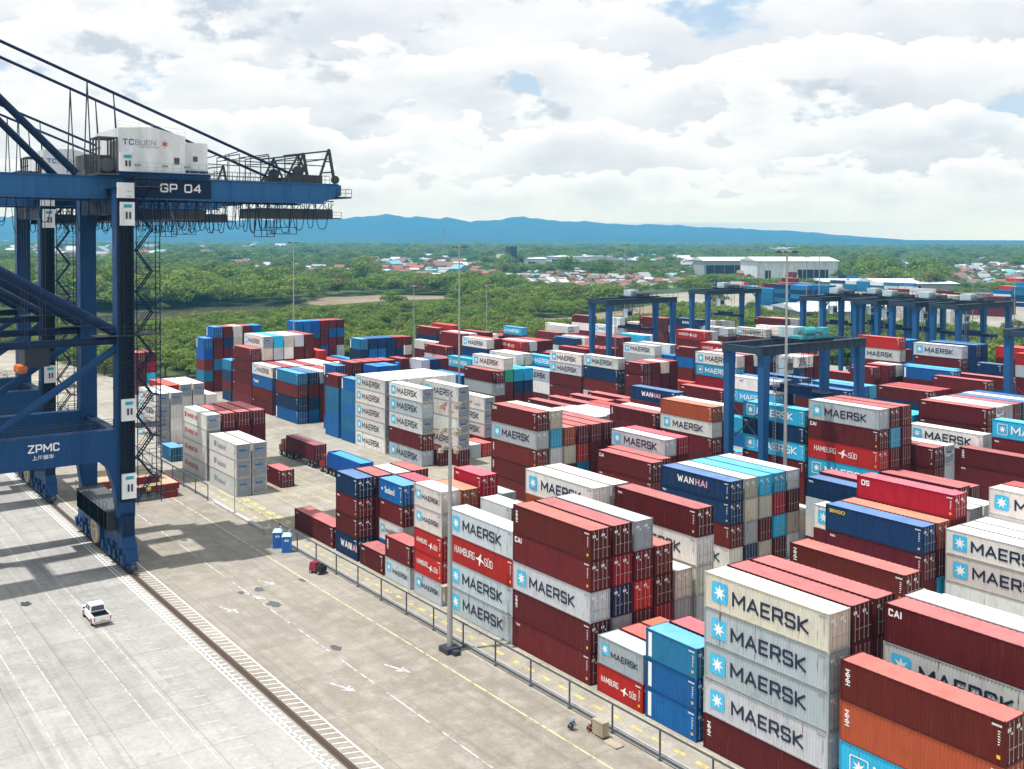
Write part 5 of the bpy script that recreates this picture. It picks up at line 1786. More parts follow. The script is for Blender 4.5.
-161.68 228.59 1 m.1.0 n.1.0 n.1.0 b.1.0 m.1.0
-159.13 234.05 0 m.1.0 m.1.0 m.0.0 m.0.0 n.0.0 b.0.0
-159.13 236.78 0 m.1.0 m.1.0 m.0.0 b.0.0 b.0.0 B2.0.0
-142.26 225.86 1 w.1.0 m.1.0 m.1.0 n.1.0 n.1.0 n.1.275
-142.26 228.59 1 o.1.0 m.1.0 m.1.0 n.1.0 n.1.0 n.1.0
-129.77 236.78 1 b.1.0 m.1.0 m.1.0 m.1.0 m.0.0 m.0.0
-286.7 264.65 0 m.1.0 m.1.0 m.0.0 m.0.0
-242.77 261.92 0 M.1.0 m.1.0 m.1.0 m.1.0 W.0.0
-239.64 253.73 1 w.0.0 m.0.0 m.0.0 m.0.0 W.0.0
-216.04 259.19 1 o.1.0 m.1.0 m.1.0 m.1.0 s.1.208
-225.45 267.38 1 s.1.0 m.1.0 m.0.0 m.0.0 m.0.0 x.0.0
-279.93 261.92 1 n.1.0 m.0.0 m.0.0 m.0.208 m.0.226
-287.1 128.6 1 b.0.0 c.1.0 G.0.0
-274.2 128.6 1 c.1.0 m.1.0
-248.4 128.6 1 m.0.0 M.1.0
-226.5 128.6 1 g.0.0 M.1.0
-177.1 128.6 0 s.0.0 M.0.0
-158.6 128.6 1 s.1.0 m.1.0 w.1.0
-119.7 128.6 0 w.0.0 M.0.0
-88.2 128.6 1 w.1.0 o.1.0 m.1.637
-62.4 128.6 1 m.0.0
-289 131.33 1 M.0.0 h.1.0 w.1.0
-276.1 131.33 1 m.1.0 m.0.0
-261.2 131.33 0 M.0.0 m.0.0
-248.2 131.33 1 M.0.0
-226.8 131.33 1 m.1.0 n.0.0
-213.9 131.33 1 w.1.0 g.1.0
-164.1 131.33 0 m.0.0 M.0.0
-119.6 131.33 1 m.0.0 m.1.0
-106.7 131.33 0 m.0.0 M.0.0
-88.2 131.33 1 m.0.0 m.1.0 m.1.351
-75.3 131.33 1 G.1.0
-62.4 131.33 1 g.1.0
-261.2 134.06 0 M.0.0 c.0.0
-248.2 134.06 1 G.1.0
-233.8 134.06 0 M.0.0 M.0.0
-221.3 134.06 1 o.0.0 b.1.0
-208.4 134.06 1 m.1.0
-178 134.06 0 s.0.0 w.0.0
-147 134.06 1 G.1.0 b.1.0
-134.1 134.06 1 m.0.0 M.0.0
-120.7 134.06 0 b.0.0 s.0.0
-88.2 134.06 1 M.0.0
-75.3 134.06 1 M.1.0
-62.4 134.06 1 s.1.0
-289 136.79 1 w.1.0 h.1.0
-276.1 136.79 1 o.0.0 w.1.0
-261.2 136.79 0 m.0.0 m.0.0
-248.2 136.79 1 w.0.0
-233.8 136.79 0 m.0.0 m.0.0
-221.3 136.79 1 m.1.0
-208.4 136.79 1 o.0.0
-182.5 136.79 1 n.0.0
-167.1 136.79 0 m.0.0 b.0.0
-136.6 136.79 1 g.1.0
-120.7 136.79 0 m.0.0 G.0.0
-84.7 136.79 1 w.1.0
-71.8 136.79 1 g.1.0
-289 139.52 1 s.0.0 m.1.0
-276.1 139.52 1 m.1.0 b.1.0
-261.2 139.52 0 G.0.0 h.0.0
-248.2 139.52 1 w.1.0
-233.8 139.52 0 m.0.0 h.0.0
-221.3 139.52 1 w.0.0
-208.4 139.52 1 o.1.0
-195.5 139.52 1 M.1.0
-177.1 139.52 0 M.0.0 o.0.0
-158.6 139.52 1 b.1.0 o.1.0
-145.7 139.52 1 w.0.0
-132.8 139.52 1 M.1.0
-119.9 139.52 1 h.1.0
-103 139.52 0 w.0.0 G.0.0
-84.5 139.52 1 w.0.0
-71.6 139.52 1 o.1.0
-289 142.25 1 o.1.0 b.1.0
-276.1 142.25 1 m.0.0 m.1.0
-261.2 142.25 0 c.0.0 m.0.0
-248.2 142.25 1 c.1.0
-222.4 142.25 1 M.1.0
-209.5 142.25 1 m.1.0
-196.6 142.25 1 s.0.0
-183.7 142.25 1 M.0.0
-165.8 142.25 0 m.0.0 n.0.0
-146.8 142.25 1 c.1.0
-133.9 142.25 1 s.1.0
-121 142.25 1 M.1.0
-108.1 142.25 1 c.0.0
-90.7 142.25 0 m.0.0 M.0.0
-276.1 144.98 1 s.0.0 m.1.0
-263.2 144.98 1 w.1.0
-224.5 144.98 1 s.1.0
-211.6 144.98 1 b.0.0
-158.4 144.98 1 M.1.0
-145.5 144.98 1 s.1.0
-132.6 144.98 1 s.0.0
-119.7 144.98 1 G.1.0
-106.8 144.98 1 s.1.0
-68.4 144.98 1 s.1.0
-286 159.2 1 m.1.0
-267.6 159.2 0 s.0.0 m.0.0
-249.1 159.2 1 M.0.0 m.1.0 s.1.251
-234.7 159.2 0 b.0.0 n.0.0
-164.2 159.2 0 o.0.0 w.0.0
-145.2 159.2 1 b.1.0 s.1.0
-132.3 159.2 1 w.1.0 m.1.0
-89.4 159.2 1 m.1.0
-76.5 159.2 1 G.1.0
-216 161.93 1 w.0.0 M.1.0 s.1.0
-203.1 161.93 1 s.1.0 M.0.0 c.1.0
-190.2 161.93 1 m.0.0 M.1.0
-152.9 161.93 0 w.0.0 G.0.0
-89.5 161.93 1 m.0.0
-286 164.66 1 m.1.0
-233.2 164.66 1 c.0.0 h.1.0
-207.3 164.66 1 o.1.0
-194.4 164.66 1 w.1.0
-181 164.66 0 s.0.0 h.0.0
-152.6 164.66 0 b.0.0 m.0.0
-119.6 164.66 1 s.1.0
-89.2 164.66 1 M.1.0
-273.1 167.39 1 h.1.0
-260.2 167.39 1 o.1.0
-243.3 167.39 0 b.0.0 n.0.0
-224.8 167.39 1 m.1.0 M.1.0
-211.9 167.39 1 o.1.0
-181.1 167.39 0 G.0.0 M.0.0
-168.6 167.39 1 m.1.0
-155.7 167.39 1 g.1.0
-113.9 167.39 1 M.1.0
-89.5 167.39 1 s.1.0
-76.6 167.39 1 o.0.0
-272 170.12 1 w.1.0
-243.6 170.12 0 w.0.0 b.0.0
-207.1 170.12 1 c.1.0
-194.2 170.12 1 h.0.0
-181.3 170.12 1 g.1.0
-133.9 170.12 1 c.1.0 M.0.0
-121 170.12 1 m.0.0
-108.1 170.12 0 m.0.0 G.0.0
-89.6 170.12 1 o.1.0
-76.7 170.12 1 m.1.0
-286 172.85 1 w.1.0
-260.2 172.85 1 m.0.0
-243.3 172.85 0 s.0.0 G.0.0
-224.8 172.85 1 o.0.0
-199 172.85 1 n.1.0
-186.1 172.85 1 G.1.0
-170.2 172.85 0 w.0.0 o.0.0
-151.2 172.85 1 w.1.0
-122.3 172.85 1 g.0.0
-108.4 172.85 0 m.0.0 c.0.0
-89.4 172.85 1 m.1.0
-76.5 172.85 1 w.1.0
-271.5 175.58 1 b.1.0
-243.2 175.58 0 M.0.0 m.0.0
-211.8 175.58 1 M.0.0
-198.9 175.58 1 m.1.0
-170.1 175.58 0 o.0.0 s.0.0
-151.6 175.58 1 h.1.0
-122.7 175.58 1 g.1.0
-108.3 175.58 0 h.0.0 n.0.0
-89.3 175.58 1 m.1.0
-76.4 175.58 1 m.1.0
-243.5 189.8 0 s.0.0 w.0.0
-224.5 189.8 1 M.1.0 c.0.0 w.1.0
-196.6 189.8 1 M.1.0 h.0.0
-183.7 189.8 1 w.1.0
-170.8 189.8 1 M.1.0
-157.9 189.8 1 h.1.0
-145 189.8 1 o.1.0
-132.1 189.8 1 w.1.0
-119.2 189.8 1 m.0.0
-106.3 189.8 1 M.0.0
-246 192.53 1 o.1.0 m.0.0
-220.1 192.53 1 c.0.0 o.0.0 g.1.0
-205.2 192.53 0 m.0.0 b.0.0
-186.2 192.53 1 g.1.0
-153.9 192.53 1 m.0.0
-139 192.53 0 w.0.0 M.0.0
-120.5 192.53 1 w.1.0
-246 195.26 1 m.0.0 w.1.0
-215.6 195.26 0 b.0.0 g.0.0
-196.6 195.26 1 w.0.0
-183.7 195.26 1 s.1.0
-170.8 195.26 1 m.0.0
-157.9 195.26 1 M.1.0
-120.5 195.26 1 g.1.0
-107.6 195.26 1 w.0.0
-246 197.99 1 M.1.0
-220.2 197.99 1 m.1.0 w.0.0
-207.3 197.99 1 w.1.0
-194.4 197.99 1 m.1.0
-179.5 197.99 0 c.0.0 n.0.0
-157.5 197.99 0 M.0.0 M.0.0
-139 197.99 0 b.0.0 s.0.0
-120.5 197.99 1 w.1.0
-107.6 197.99 1 s.1.0
-246 200.72 1 n.0.0
-179.4 200.72 0 c.0.0 m.0.0
-157.4 200.72 1 n.0.0
-131.5 200.72 0 n.0.0 m.0.0
-112.5 200.72 1 o.0.0
-99.6 200.72 1 s.1.0
-246 203.45 1 b.0.0
-233.1 203.45 1 m.1.0
-207.3 203.45 1 m.1.0
-179.4 203.45 0 w.0.0 m.0.0
-157.4 203.45 1 M.1.0
-121.5 203.45 1 M.1.0
-108.6 203.45 1 w.0.0
-233.1 206.18 1 m.0.0
-207.3 206.18 1 o.0.0
-194.4 206.18 1 M.1.0
-168.6 206.18 1 n.1.0
-155.7 206.18 1 m.0.0
-141.8 206.18 0 w.0.0 s.0.0
-110.8 206.18 1 w.0.0
-97.9 206.18 1 m.0.0
-304.2 220.4 1 s.1.0
-278.4 220.4 1 m.0.0 M.1.0 n.1.247
-263.5 220.4 0 M.0.0 h.0.0
-245 220.4 1 m.1.0
-232.1 220.4 1 w.1.0
-219.2 220.4 1 w.1.0
-206.3 220.4 1 m.1.0
-193.4 220.4 1 b.1.0
-180.5 220.4 1 o.1.0
-167.6 220.4 1 b.1.0
-330 223.13 1 w.1.0 w.1.0
-317.1 223.13 1 M.1.0
-304.2 223.13 1 w.1.0
-291.3 223.13 1 w.0.0
-263.4 223.13 0 b.0.0 o.0.0
-244.9 223.13 1 m.1.0
-232 223.13 1 b.1.0
-219.1 223.13 1 m.1.0
-206.2 223.13 1 n.1.0
-193.3 223.13 1 o.0.0
-180.4 223.13 1 m.1.0
-167.5 223.13 1 M.1.0
-154.6 223.13 1 w.1.0
-141.7 223.13 1 s.1.0
-125.8 223.13 0 w.0.0 w.0.0
-317 225.86 1 s.1.0
-304.1 225.86 1 s.1.0
-291.2 225.86 1 s.1.0
-264.8 225.86 1 m.1.0 m.1.0
-251.9 225.86 1 w.1.0
-239 225.86 1 w.0.0
-187.3 225.86 1 s.1.0
-174.4 225.86 1 w.1.0
-148.5 225.86 0 G.0.0 m.0.0
-117.1 225.86 1 M.0.0
-325.5 228.59 0 g.0.0 o.0.0
-304.5 228.59 0 M.0.0 M.0.0
-286 228.59 1 h.1.0
-273.1 228.59 1 o.1.0
-260.2 228.59 1 m.1.0
-247.3 228.59 1 o.1.0
-231.9 228.59 0 M.0.0 w.0.0
-213.4 228.59 1 w.1.0
-200.5 228.59 1 h.1.0
-187.6 228.59 1 m.1.0
-174.7 228.59 1 g.0.0
-148.3 228.59 0 n.0.0 w.0.0
-304.1 231.32 1 s.0.0
-291.2 231.32 1 m.1.0
-263.4 231.32 0 w.0.0 G.0.0
-244.9 231.32 1 w.1.0
-232 231.32 1 M.0.0
-206.2 231.32 1 M.1.0
-193.3 231.32 1 m.0.0
-165.5 231.32 0 n.0.0 g.0.0
-153 231.32 1 m.0.0 m.1.0
-140.1 231.32 1 m.1.0 w.0.0
-127.2 231.32 1 M.1.0
-114.3 231.32 1 s.1.0
-330 234.05 1 w.1.0 m.1.0
-286.7 234.05 1 b.1.0
-273.8 234.05 1 m.0.0
-244.9 234.05 1 b.0.0
-232 234.05 1 s.0.0
-219.1 234.05 1 m.1.0
-206.2 234.05 1 w.0.0
-193.3 234.05 1 b.1.0
-180.4 234.05 1 w.1.0
-165.5 234.05 0 m.0.0 M.0.0
-153 234.05 1 w.1.0 o.1.0
-136.1 234.05 0 h.0.0 s.0.0
-117.1 234.05 1 w.1.0
-330 236.78 1 m.1.0 b.1.0
-317.1 236.78 1 s.1.0
-286.7 236.78 1 s.1.0
-273.8 236.78 1 M.1.0
-248 236.78 1 s.1.0
-235.1 236.78 1 m.0.0
-209.3 236.78 1 m.0.0
-196.4 236.78 1 o.0.0
-183.5 236.78 1 s.0.0
-165.6 236.78 0 w.0.0 s.0.0
-152.6 236.78 1 n.0.0 M.1.0
-136.2 236.78 0 h.0.0 b.0.0
-117.2 236.78 1 M.0.0
-322 251 1 m.1.0 M.1.0 G.1.0
-309.1 251 1 M.0.0
-296.2 251 1 b.1.0
-283.3 251 1 m.0.0
-270.4 251 1 c.1.0
-257.5 251 1 n.1.0
-227.1 251 1 s.0.0
-322 253.73 1 c.1.0
-309.1 253.73 1 b.1.0
-296.2 253.73 1 o.1.0
-283.3 253.73 1 m.0.0
-270.4 253.73 1 m.1.0
-257.5 253.73 1 m.1.0
-322 256.46 1 m.0.0
-309.1 256.46 1 n.1.0
-283.3 256.46 1 M.1.0
-270.4 256.46 1 o.0.0
-244 256.46 1 G.0.0
-227.1 256.46 0 M.0.0 m.0.0
-322 259.19 1 m.1.0
-309.1 259.19 1 g.0.0
-296.2 259.19 1 M.1.0
-283.3 259.19 1 n.1.0
-270.4 259.19 1 M.0.0
-253 259.19 0 b.0.0 M.0.0
-240.5 259.19 1 w.1.0
-222.1 259.19 0 b.0.0 b.0.0
-293 261.92 0 b.0.0 c.0.0
-249.1 261.92 0 M.0.0 s.0.0
-236.6 261.92 1 w.1.0
-322 264.65 1 s.0.0
-306.1 264.65 0 o.0.0 g.0.0
-293.1 264.65 0 c.0.0 M.0.0
-267.6 264.65 1 o.1.0
-254.7 264.65 1 m.0.0
-215.9 264.65 1 w.0.0 s.1.0
-322 267.38 1 b.1.0
-309.1 267.38 1 m.1.0
-296.2 267.38 1 b.1.0
-283.3 267.38 1 w.1.0
-270.4 267.38 1 M.1.0
-257.5 267.38 1 m.1.0
-244.6 267.38 1 m.1.0
-231.7 267.38 0 w.0.0 o.0.0""".split(chr(10)))]
LABELS = [(l.split('|')[0], 'container', 'shipping containers of the '+l.split('|')[1]+' yard block') for l in """dark red container, fifth, row one in the bay with four grey lettered ones|first
grey container with dark lettering, fourth, row one in the bay with four grey lettered ones|first
grey container with dark lettering, third, row one in the bay with four grey lettered ones|first
grey container with dark lettering, second, row one in the bay with four grey lettered ones|first
rusty cream with dark lettering, topmost, row one in the bay with four grey lettered ones|first
red container with bird emblem, second, row one in the short bay behind the workers|first
grey container with dark lettering, topmost, row one in the short bay behind the workers|first
deep blue container with white strip, third, row one in the short bay with blue ones|first
blue container, second from top, row one in the short bay with blue ones|first
steel blue container with white strip, topmost, row one in the short bay with blue ones|first
plain dark red container, fifth from top, row one in the tall bay beside the workers|first
dark red container, fourth, row one in the tall bay beside the workers|first
grey container with dark lettering, third, row one in the tall bay beside the workers|first
dark red container with corner lettering, second, row one in the tall bay beside the workers|first
rust brown container with upright lettering, topmost, row one in the tall bay beside the workers|first
plain grey container, fourth from top, row six in the tall bay beside the workers|first
cream container, third from top, row six in the tall bay beside the workers|first
white container with dark lettering, second, row six in the tall bay beside the workers|first
dark red container, topmost, row six in the tall bay beside the workers|first
grey container with dark lettering, fourth, row one in the bay behind the lamp mast|first
grey container with dark lettering, third, row one in the bay behind the lamp mast|first
red container with bird emblem, second, row one in the bay behind the lamp mast|first
grey container with dark lettering, topmost, row one in the bay behind the lamp mast|first
white container with dark lettering, topmost, row five in the bay behind the lamp mast|first
grey container with dark lettering, fifth, row one in the short white bay beside the mast|first
red container with bird emblem, fourth, row one in the short white bay beside the mast|first
red container with bird emblem, third, row one in the short white bay beside the mast|first
white container with dark lettering, second, row one in the short white bay beside the mast|first
white container with dark lettering, topmost, row one in the short white bay beside the mast|first
grey container with dark lettering, second, row one in the two-high bay by the rail|first
dark red container with upright lettering, topmost, row one in the two-high bay by the rail|first
dark red container, topmost, row one in the short bay with blue script|first
white container with dark lettering, third, row two in the short bay with blue script|first
dark red container, second from top, row two in the short bay with blue script|first
blue container with white script, topmost, row two in the short bay with blue script|first
navy container with pink lettering, fourth from top, row one in the four-high navy topped bay|first
dark red container, third from top, row one in the four-high navy topped bay|first
dark red container, second from top, row one in the four-high navy topped bay|first
navy container, topmost, row one in the four-high navy topped bay|first
dark red container, topmost, row one in the bay behind the blue toilets|first
orange container, topmost, row three in the two-high bay by the rail|first
crimson container, topmost, row four in the two-high bay by the rail|first
plain white container, topmost, row three in the bay behind the lamp mast|first
white reefer container with grey lettering, third, row one in the reefer bay beside the barrier|first
white reefer container with grey lettering, second, row one in the reefer bay beside the barrier|first
white reefer container with grey lettering, topmost, row one in the reefer bay beside the barrier|first
white reefer container with red lettering, fourth, row one in the reefer bay with red lettering|first
white reefer container with red lettering, third, row one in the reefer bay with red lettering|first
white reefer container with red lettering, second, row one in the reefer bay with red lettering|first
white reefer container with red lettering, topmost, row one in the reefer bay with red lettering|first
steel blue container, topmost, row one in the open bay before white stacks|first
white container with dark lettering, fourth, row two in the white bay beside the crane leg|first
white container with dark lettering, third, row two in the white bay beside the crane leg|first
white container with dark lettering, second, row two in the white bay beside the crane leg|first
white container with dark lettering, topmost, row two in the white bay beside the crane leg|first
plain white container, topmost, row five in the white bay behind the crane leg|first
dark red container, topmost, row four in the reefer bay beside the barrier|first
sky blue container, third from top, row one in the bay nearest the camera|first
orange container with upright lettering, second from top, row one in the bay nearest the camera|first
rust brown container with salmon roof, topmost, row one in the bay nearest the camera|first
white container with dark lettering, second from top, row three in the bay nearest the camera|first
dark red container with corner lettering, topmost, row three in the bay nearest the camera|first
rust container with peach roof, topmost, row seven in the short bay with blue ones|first
blue container, topmost, row one in the far blue bay by the bushes|second
blue container, topmost, row two in the far blue bay by the bushes|second
dark red container, fourth from top, row one in the tall dark red bay|second
dark red container, third from top, row one in the tall dark red bay|second
dark red container, second from top, row one in the tall dark red bay|second
dark red container, topmost, row one in the tall dark red bay|second
white container with dark lettering, topmost, row two in the tall dark red bay|second
dark red container, fourth from top, row one in the bay with white over blue|second
rust brown container, third from top, row one in the bay with white over blue|second
blue container with white script, second, row one in the bay with white over blue|second
white container with dark lettering, topmost, row one in the bay with white over blue|second
blue container, fourth from top, row one in the four-high blue bay by the lane|second
navy container, third from top, row one in the four-high blue bay by the lane|second
rust brown container, second from top, row one in the four-high blue bay by the lane|second
steel blue with white strip, topmost, row one in the four-high blue bay by the lane|second
blue container, topmost, row two in the bay behind the striped blue ones|second
dark red container, topmost, row four in the bay behind the striped blue ones|second
dark red container, topmost, row one in the blue bay with white strips|second
blue container, topmost, row one in the blue bay touching the white five-high|second
white container with dark lettering, fifth, row one in the five-high white bay by the lane|second
white container with dark lettering, fourth, row one in the five-high white bay by the lane|second
white container with dark lettering, third, row one in the five-high white bay by the lane|second
white container with dark lettering, second, row one in the five-high white bay by the lane|second
white container with dark lettering, topmost, row one in the five-high white bay by the lane|second
grey container with dark lettering, fifth, row one in the white bay beside the road gap|second
dark red container, fourth from top, row one in the white bay beside the road gap|second
white container with dark lettering, third, row one in the white bay beside the road gap|second
grey container with dark lettering, second, row one in the white bay beside the road gap|second
white container with dark lettering, topmost, row one in the white bay beside the road gap|second
dark red container, topmost, row two in the white bay beside the road gap|second
dark red container, fifth from top, row three in the white bay beside the road gap|second
white container with dark lettering, fourth, row three in the white bay beside the road gap|second
plain white container, third from top, row three in the white bay beside the road gap|second
white container with red bird, second, row three in the white bay beside the road gap|second
white container with dark lettering, topmost, row three in the white bay beside the road gap|second
white container with dark lettering, third, row seven in the white bay beside the road gap|second
white container with dark lettering, second, row seven in the white bay beside the road gap|second
white container with red bird, topmost, row seven in the white bay beside the road gap|second
rust brown container, fifth, row one in the tall bay beside yellow road marks|second
rust brown container, fourth, row one in the tall bay beside yellow road marks|second
rust brown container, third, row one in the tall bay beside yellow road marks|second
grey container with dark lettering, second, row one in the tall bay beside yellow road marks|second
dark red with corner lettering, topmost, row one in the tall bay beside yellow road marks|second
plain white container, topmost, row seven in the tall bay beside yellow road marks|second
dark red container, second from top, row four in the bay beside the gantry legs|second
dark red container with corner lettering, topmost, row four in the bay beside the gantry legs|second
grey container with dark lettering, topmost, row six in the bay beside the gantry legs|second
white container with dark lettering, fourth, row one in the bay with turquoise door ends|second
rust brown container, third from top, row one in the bay with turquoise door ends|second
navy container, second from top, row one in the bay with turquoise door ends|second
navy container with pink lettering, topmost, row one in the bay with turquoise door ends|second
wine red container, second from top, row one in the bay with the bright crimson one|second
navy container with yellow mark, topmost, row one in the bay with the bright crimson one|second
crimson container with white lettering, topmost, row three in the bay with the bright crimson one|second
plain white container, third from top, row two in the second block white bay|second
white container with dark lettering, second from top, row two in the second block white bay|second
white container with dark lettering, topmost, row two in the second block white bay|second
white container with dark lettering, topmost, row five in the second block white bay|second
sky blue container, fourth from top, row one in the second bay of the third block|third
red container with bird emblem, third, row one in the second bay of the third block|third
dark red with corner lettering, second, row one in the second bay of the third block|third
grey container with dark lettering, topmost, row one in the second bay of the third block|third
dark red container, fourth from top, row one in the third bay of the third block|third
sky blue container, third from top, row one in the third bay of the third block|third
navy container, second from top, row one in the third bay of the third block|third
sky blue container, topmost, row one in the third bay of the third block|third
dark red container, third from top, row one in the fourth bay of the third block|third
white container with dark lettering, second, row one in the fourth bay of the third block|third
orange container, topmost, row one in the fourth bay of the third block|third
dark red with corner lettering, second, row four in the second bay of the third block|third
dark red with corner lettering, topmost, row four in the second bay of the third block|third
white container with dark lettering, topmost, row seven in the second bay of the third block|third
plain dark red container, second, row six in the first bay of the third block|third
dark red container, topmost, row six in the first bay of the third block|third
dark red container, second from top, row seven in the first bay of the third block|third
sky blue container, topmost, row seven in the first bay of the third block|third
navy container with pink lettering, topmost, row four in the fifth bay of the third block|third
dark red container, topmost, row one in the fifth bay of the third block|third
white container with dark lettering, topmost, row two in the seventh bay of the third block|third
plain grey container, second from top, row one in the seventh bay of the third block|third
dark red container, topmost, row one in the seventh bay of the third block|third
lilac grey container, topmost, row three in the eighth bay of the third block|third
steel blue container, topmost, row two in the ninth bay of the third block|third
dark red container, fourth from top, row one in the eighth bay of the fourth block|fourth
rust brown container, third from top, row one in the eighth bay of the fourth block|fourth
grey container with dark lettering, second, row one in the eighth bay of the fourth block|fourth
white container with dark lettering, topmost, row one in the eighth bay of the fourth block|fourth
rust brown container, third from top, row one in the seventh bay of the fourth block|fourth
navy container, second from top, row one in the seventh bay of the fourth block|fourth
white container with dark lettering, topmost, row one in the seventh bay of the fourth block|fourth
grey container with dark lettering, topmost, row one in the ninth bay of the fourth block|fourth
sky blue container, topmost, row three in the tenth bay of the fourth block|fourth
white container with dark lettering, topmost, row one in the eleventh bay of the fourth block|fourth
white container with dark lettering, topmost, row two in the thirteenth bay of the fourth block|fourth
dark red container, topmost, row two in the fourteenth bay of the fourth block|fourth
dark red container, topmost, row one in the fourteenth bay of the fourth block|fourth
dark red container, topmost, row five in the fifteenth bay of the fourth block|fourth
red container with bird emblem, topmost, row four in the twelfth bay of the fourth block|fourth
dark red container, second from top, row one in the sixth bay of the fourth block|fourth
dark red container, topmost, row one in the sixth bay of the fourth block|fourth
dark red container, topmost, row one in the fourth bay of the fourth block|fourth
sky blue container, second from top, row two in the third bay of the fourth block|fourth
long white container, topmost, row two in the third bay of the fourth block|fourth
crimson container, third from top, row five in the fifth bay of the fourth block|fourth
sky blue container, second from top, row five in the fifth bay of the fourth block|fourth
white container with dark lettering, topmost, row five in the fifth bay of the fourth block|fourth
navy container with pink lettering, topmost, row three in the second bay of the fourth block|fourth
blue container, topmost, row six in the second bay of the fourth block|fourth
dark red container, second from top, row one in the first bay of the fourth block|fourth
dark red container, topmost, row one in the first bay of the fourth block|fourth
dark navy container, topmost, row five in the first bay of the fourth block|fourth
blue container, topmost, row six in the second bay of the fifth block|fifth
dark red container, topmost, row five in the first bay of the fifth block|fifth
dark red container, topmost, row seven in the first bay of the fifth block|fifth
white container with dark lettering, topmost, row one in the seventh bay of the fifth block|fifth
dark red container, topmost, row two in the sixth bay of the fifth block|fifth
navy container, second from top, row four in the fifth bay of the fifth block|fifth
plain white container, topmost, row four in the fifth bay of the fifth block|fifth
dark red container, topmost, row four in the fourth bay of the fifth block|fifth
dark red container, topmost, row three in the third bay of the fifth block|fifth
sky blue container, topmost, row four in the eighth bay of the sixth block|sixth
plain white container, topmost, row six in the seventh bay of the sixth block|sixth
red container with bird emblem, topmost, row three in the fourth bay of the sixth block|sixth
red container with bird emblem, topmost, row five in the sixth bay of the fifth block|fifth
dark red container, topmost, row one in the fifth bay of the sixth block|sixth
white container with dark lettering, second, row three in the third bay of the sixth block|sixth
bright red container, topmost, row three in the third bay of the sixth block|sixth
dark red container, second from top, row one in the second bay of the sixth block|sixth
grey container with dark lettering, topmost, row one in the second bay of the sixth block|sixth
bright red container, topmost, row six in the first bay of the sixth block|sixth
navy container, topmost, row one in the first bay of the sixth block|sixth
navy container with pink lettering, topmost, row three in the fifth bay of the seventh block|seventh
dark red container, topmost, row five in the eighth bay of the seventh block|seventh
white container with dark lettering, topmost, row five in the seventh bay of the seventh block|seventh
plain grey container, topmost, row one in the fourth bay of the seventh block|seventh
dark red container, second from top, row two in the third bay of the seventh block|seventh
white container with dark lettering, topmost, row two in the third bay of the seventh block|seventh
plain white container, topmost, row three in the second bay of the seventh block|seventh
dark red container, topmost, row six in the third bay of the seventh block|seventh
dark red container, second from top, row two in the bay with four grey lettered ones|first
dark red container, topmost, row two in the bay with four grey lettered ones|first
dark red container, second from top, row three in the bay with four grey lettered ones|first
dark red container, topmost, row three in the bay with four grey lettered ones|first
bright red container, topmost, row two in the short bay behind the workers|first
wine red container, topmost, row two in the short bay with blue ones|first
plain grey container, fourth from top, row two in the tall bay beside the workers|first
navy container, third from top, row two in the tall bay beside the workers|first
crimson container, second from top, row two in the tall bay beside the workers|first
dark red container, topmost, row two in the tall bay beside the workers|first
dark red container, fourth from top, row three in the tall bay beside the workers|first
bright red container, third from top, row three in the tall bay beside the workers|first
dark red container, second from top, row three in the tall bay beside the workers|first
plain grey container, topmost, row three in the tall bay beside the workers|first
crimson container, third from top, row four in the tall bay beside the workers|first
dark red container, second from top, row four in the tall bay beside the workers|first
rust brown container, topmost, row four in the tall bay beside the workers|first
lilac grey container, second from top, row five in the tall bay beside the workers|first
cream container, topmost, row five in the tall bay beside the workers|first
plain white container, topmost, row six in the bay behind the lamp mast|first
dark red container, topmost, row two in the four-high navy topped bay|first
plain white container, topmost, row three in the four-high navy topped bay|first
dark red container, topmost, row four in the four-high navy topped bay|first
white reefer container with grey lettering, third, row two in the reefer bay beside the barrier|first
white reefer container with grey lettering, second, row two in the reefer bay beside the barrier|first
white reefer container with grey lettering, topmost, row two in the reefer bay beside the barrier|first
dark red container, topmost, row two in the reefer bay with red lettering|first
dark red container, topmost, row three in the reefer bay with red lettering|first
dark red container, topmost, row four in the reefer bay with red lettering|first
plain white container, topmost, row three in the white bay beside the crane leg|first
plain white container, topmost, row six in the white bay behind the crane leg|first
dark red container, topmost, row six in the farthest bay behind the crane|first
plain white container, topmost, row four in the bay nearest the camera|first
navy container, topmost, row two in the four-high blue bay by the lane|second
bright red container, topmost, row six in the white bay beside the road gap|second
plain grey container, third from top, row two in the tall bay beside yellow road marks|second
sky blue container, second from top, row two in the tall bay beside yellow road marks|second
cream container, topmost, row two in the tall bay beside yellow road marks|second
cream container, second from top, row three in the tall bay beside yellow road marks|second
orange container, topmost, row three in the tall bay beside yellow road marks|second
bright red container, second from top, row four in the tall bay beside yellow road marks|second
dark red container, topmost, row four in the tall bay beside yellow road marks|second
dark red container, topmost, row five in the tall bay beside yellow road marks|second
dark red container, topmost, row six in the tall bay beside yellow road marks|second
crimson container, topmost, row seven in the bay beside the gantry legs|second
dark red container, topmost, row five in the bay beside the gantry legs|second
navy container, fourth from top, row two in the bay with turquoise door ends|second
plain grey container, third from top, row two in the bay with turquoise door ends|second
cream container, second from top, row two in the bay with turquoise door ends|second
cream container, topmost, row two in the bay with turquoise door ends|second
cream container, fourth from top, row three in the bay with turquoise door ends|second
dark red container, third from top, row three in the bay with turquoise door ends|second
cream container, second from top, row three in the bay with turquoise door ends|second
sky blue container, topmost, row three in the bay with turquoise door ends|second
dark red container, fourth from top, row four in the bay with turquoise door ends|second
sky blue container, third from top, row four in the bay with turquoise door ends|second
crimson container, second from top, row four in the bay with turquoise door ends|second
sky blue container, topmost, row four in the bay with turquoise door ends|second
cream container, third from top, row five in the bay with turquoise door ends|second
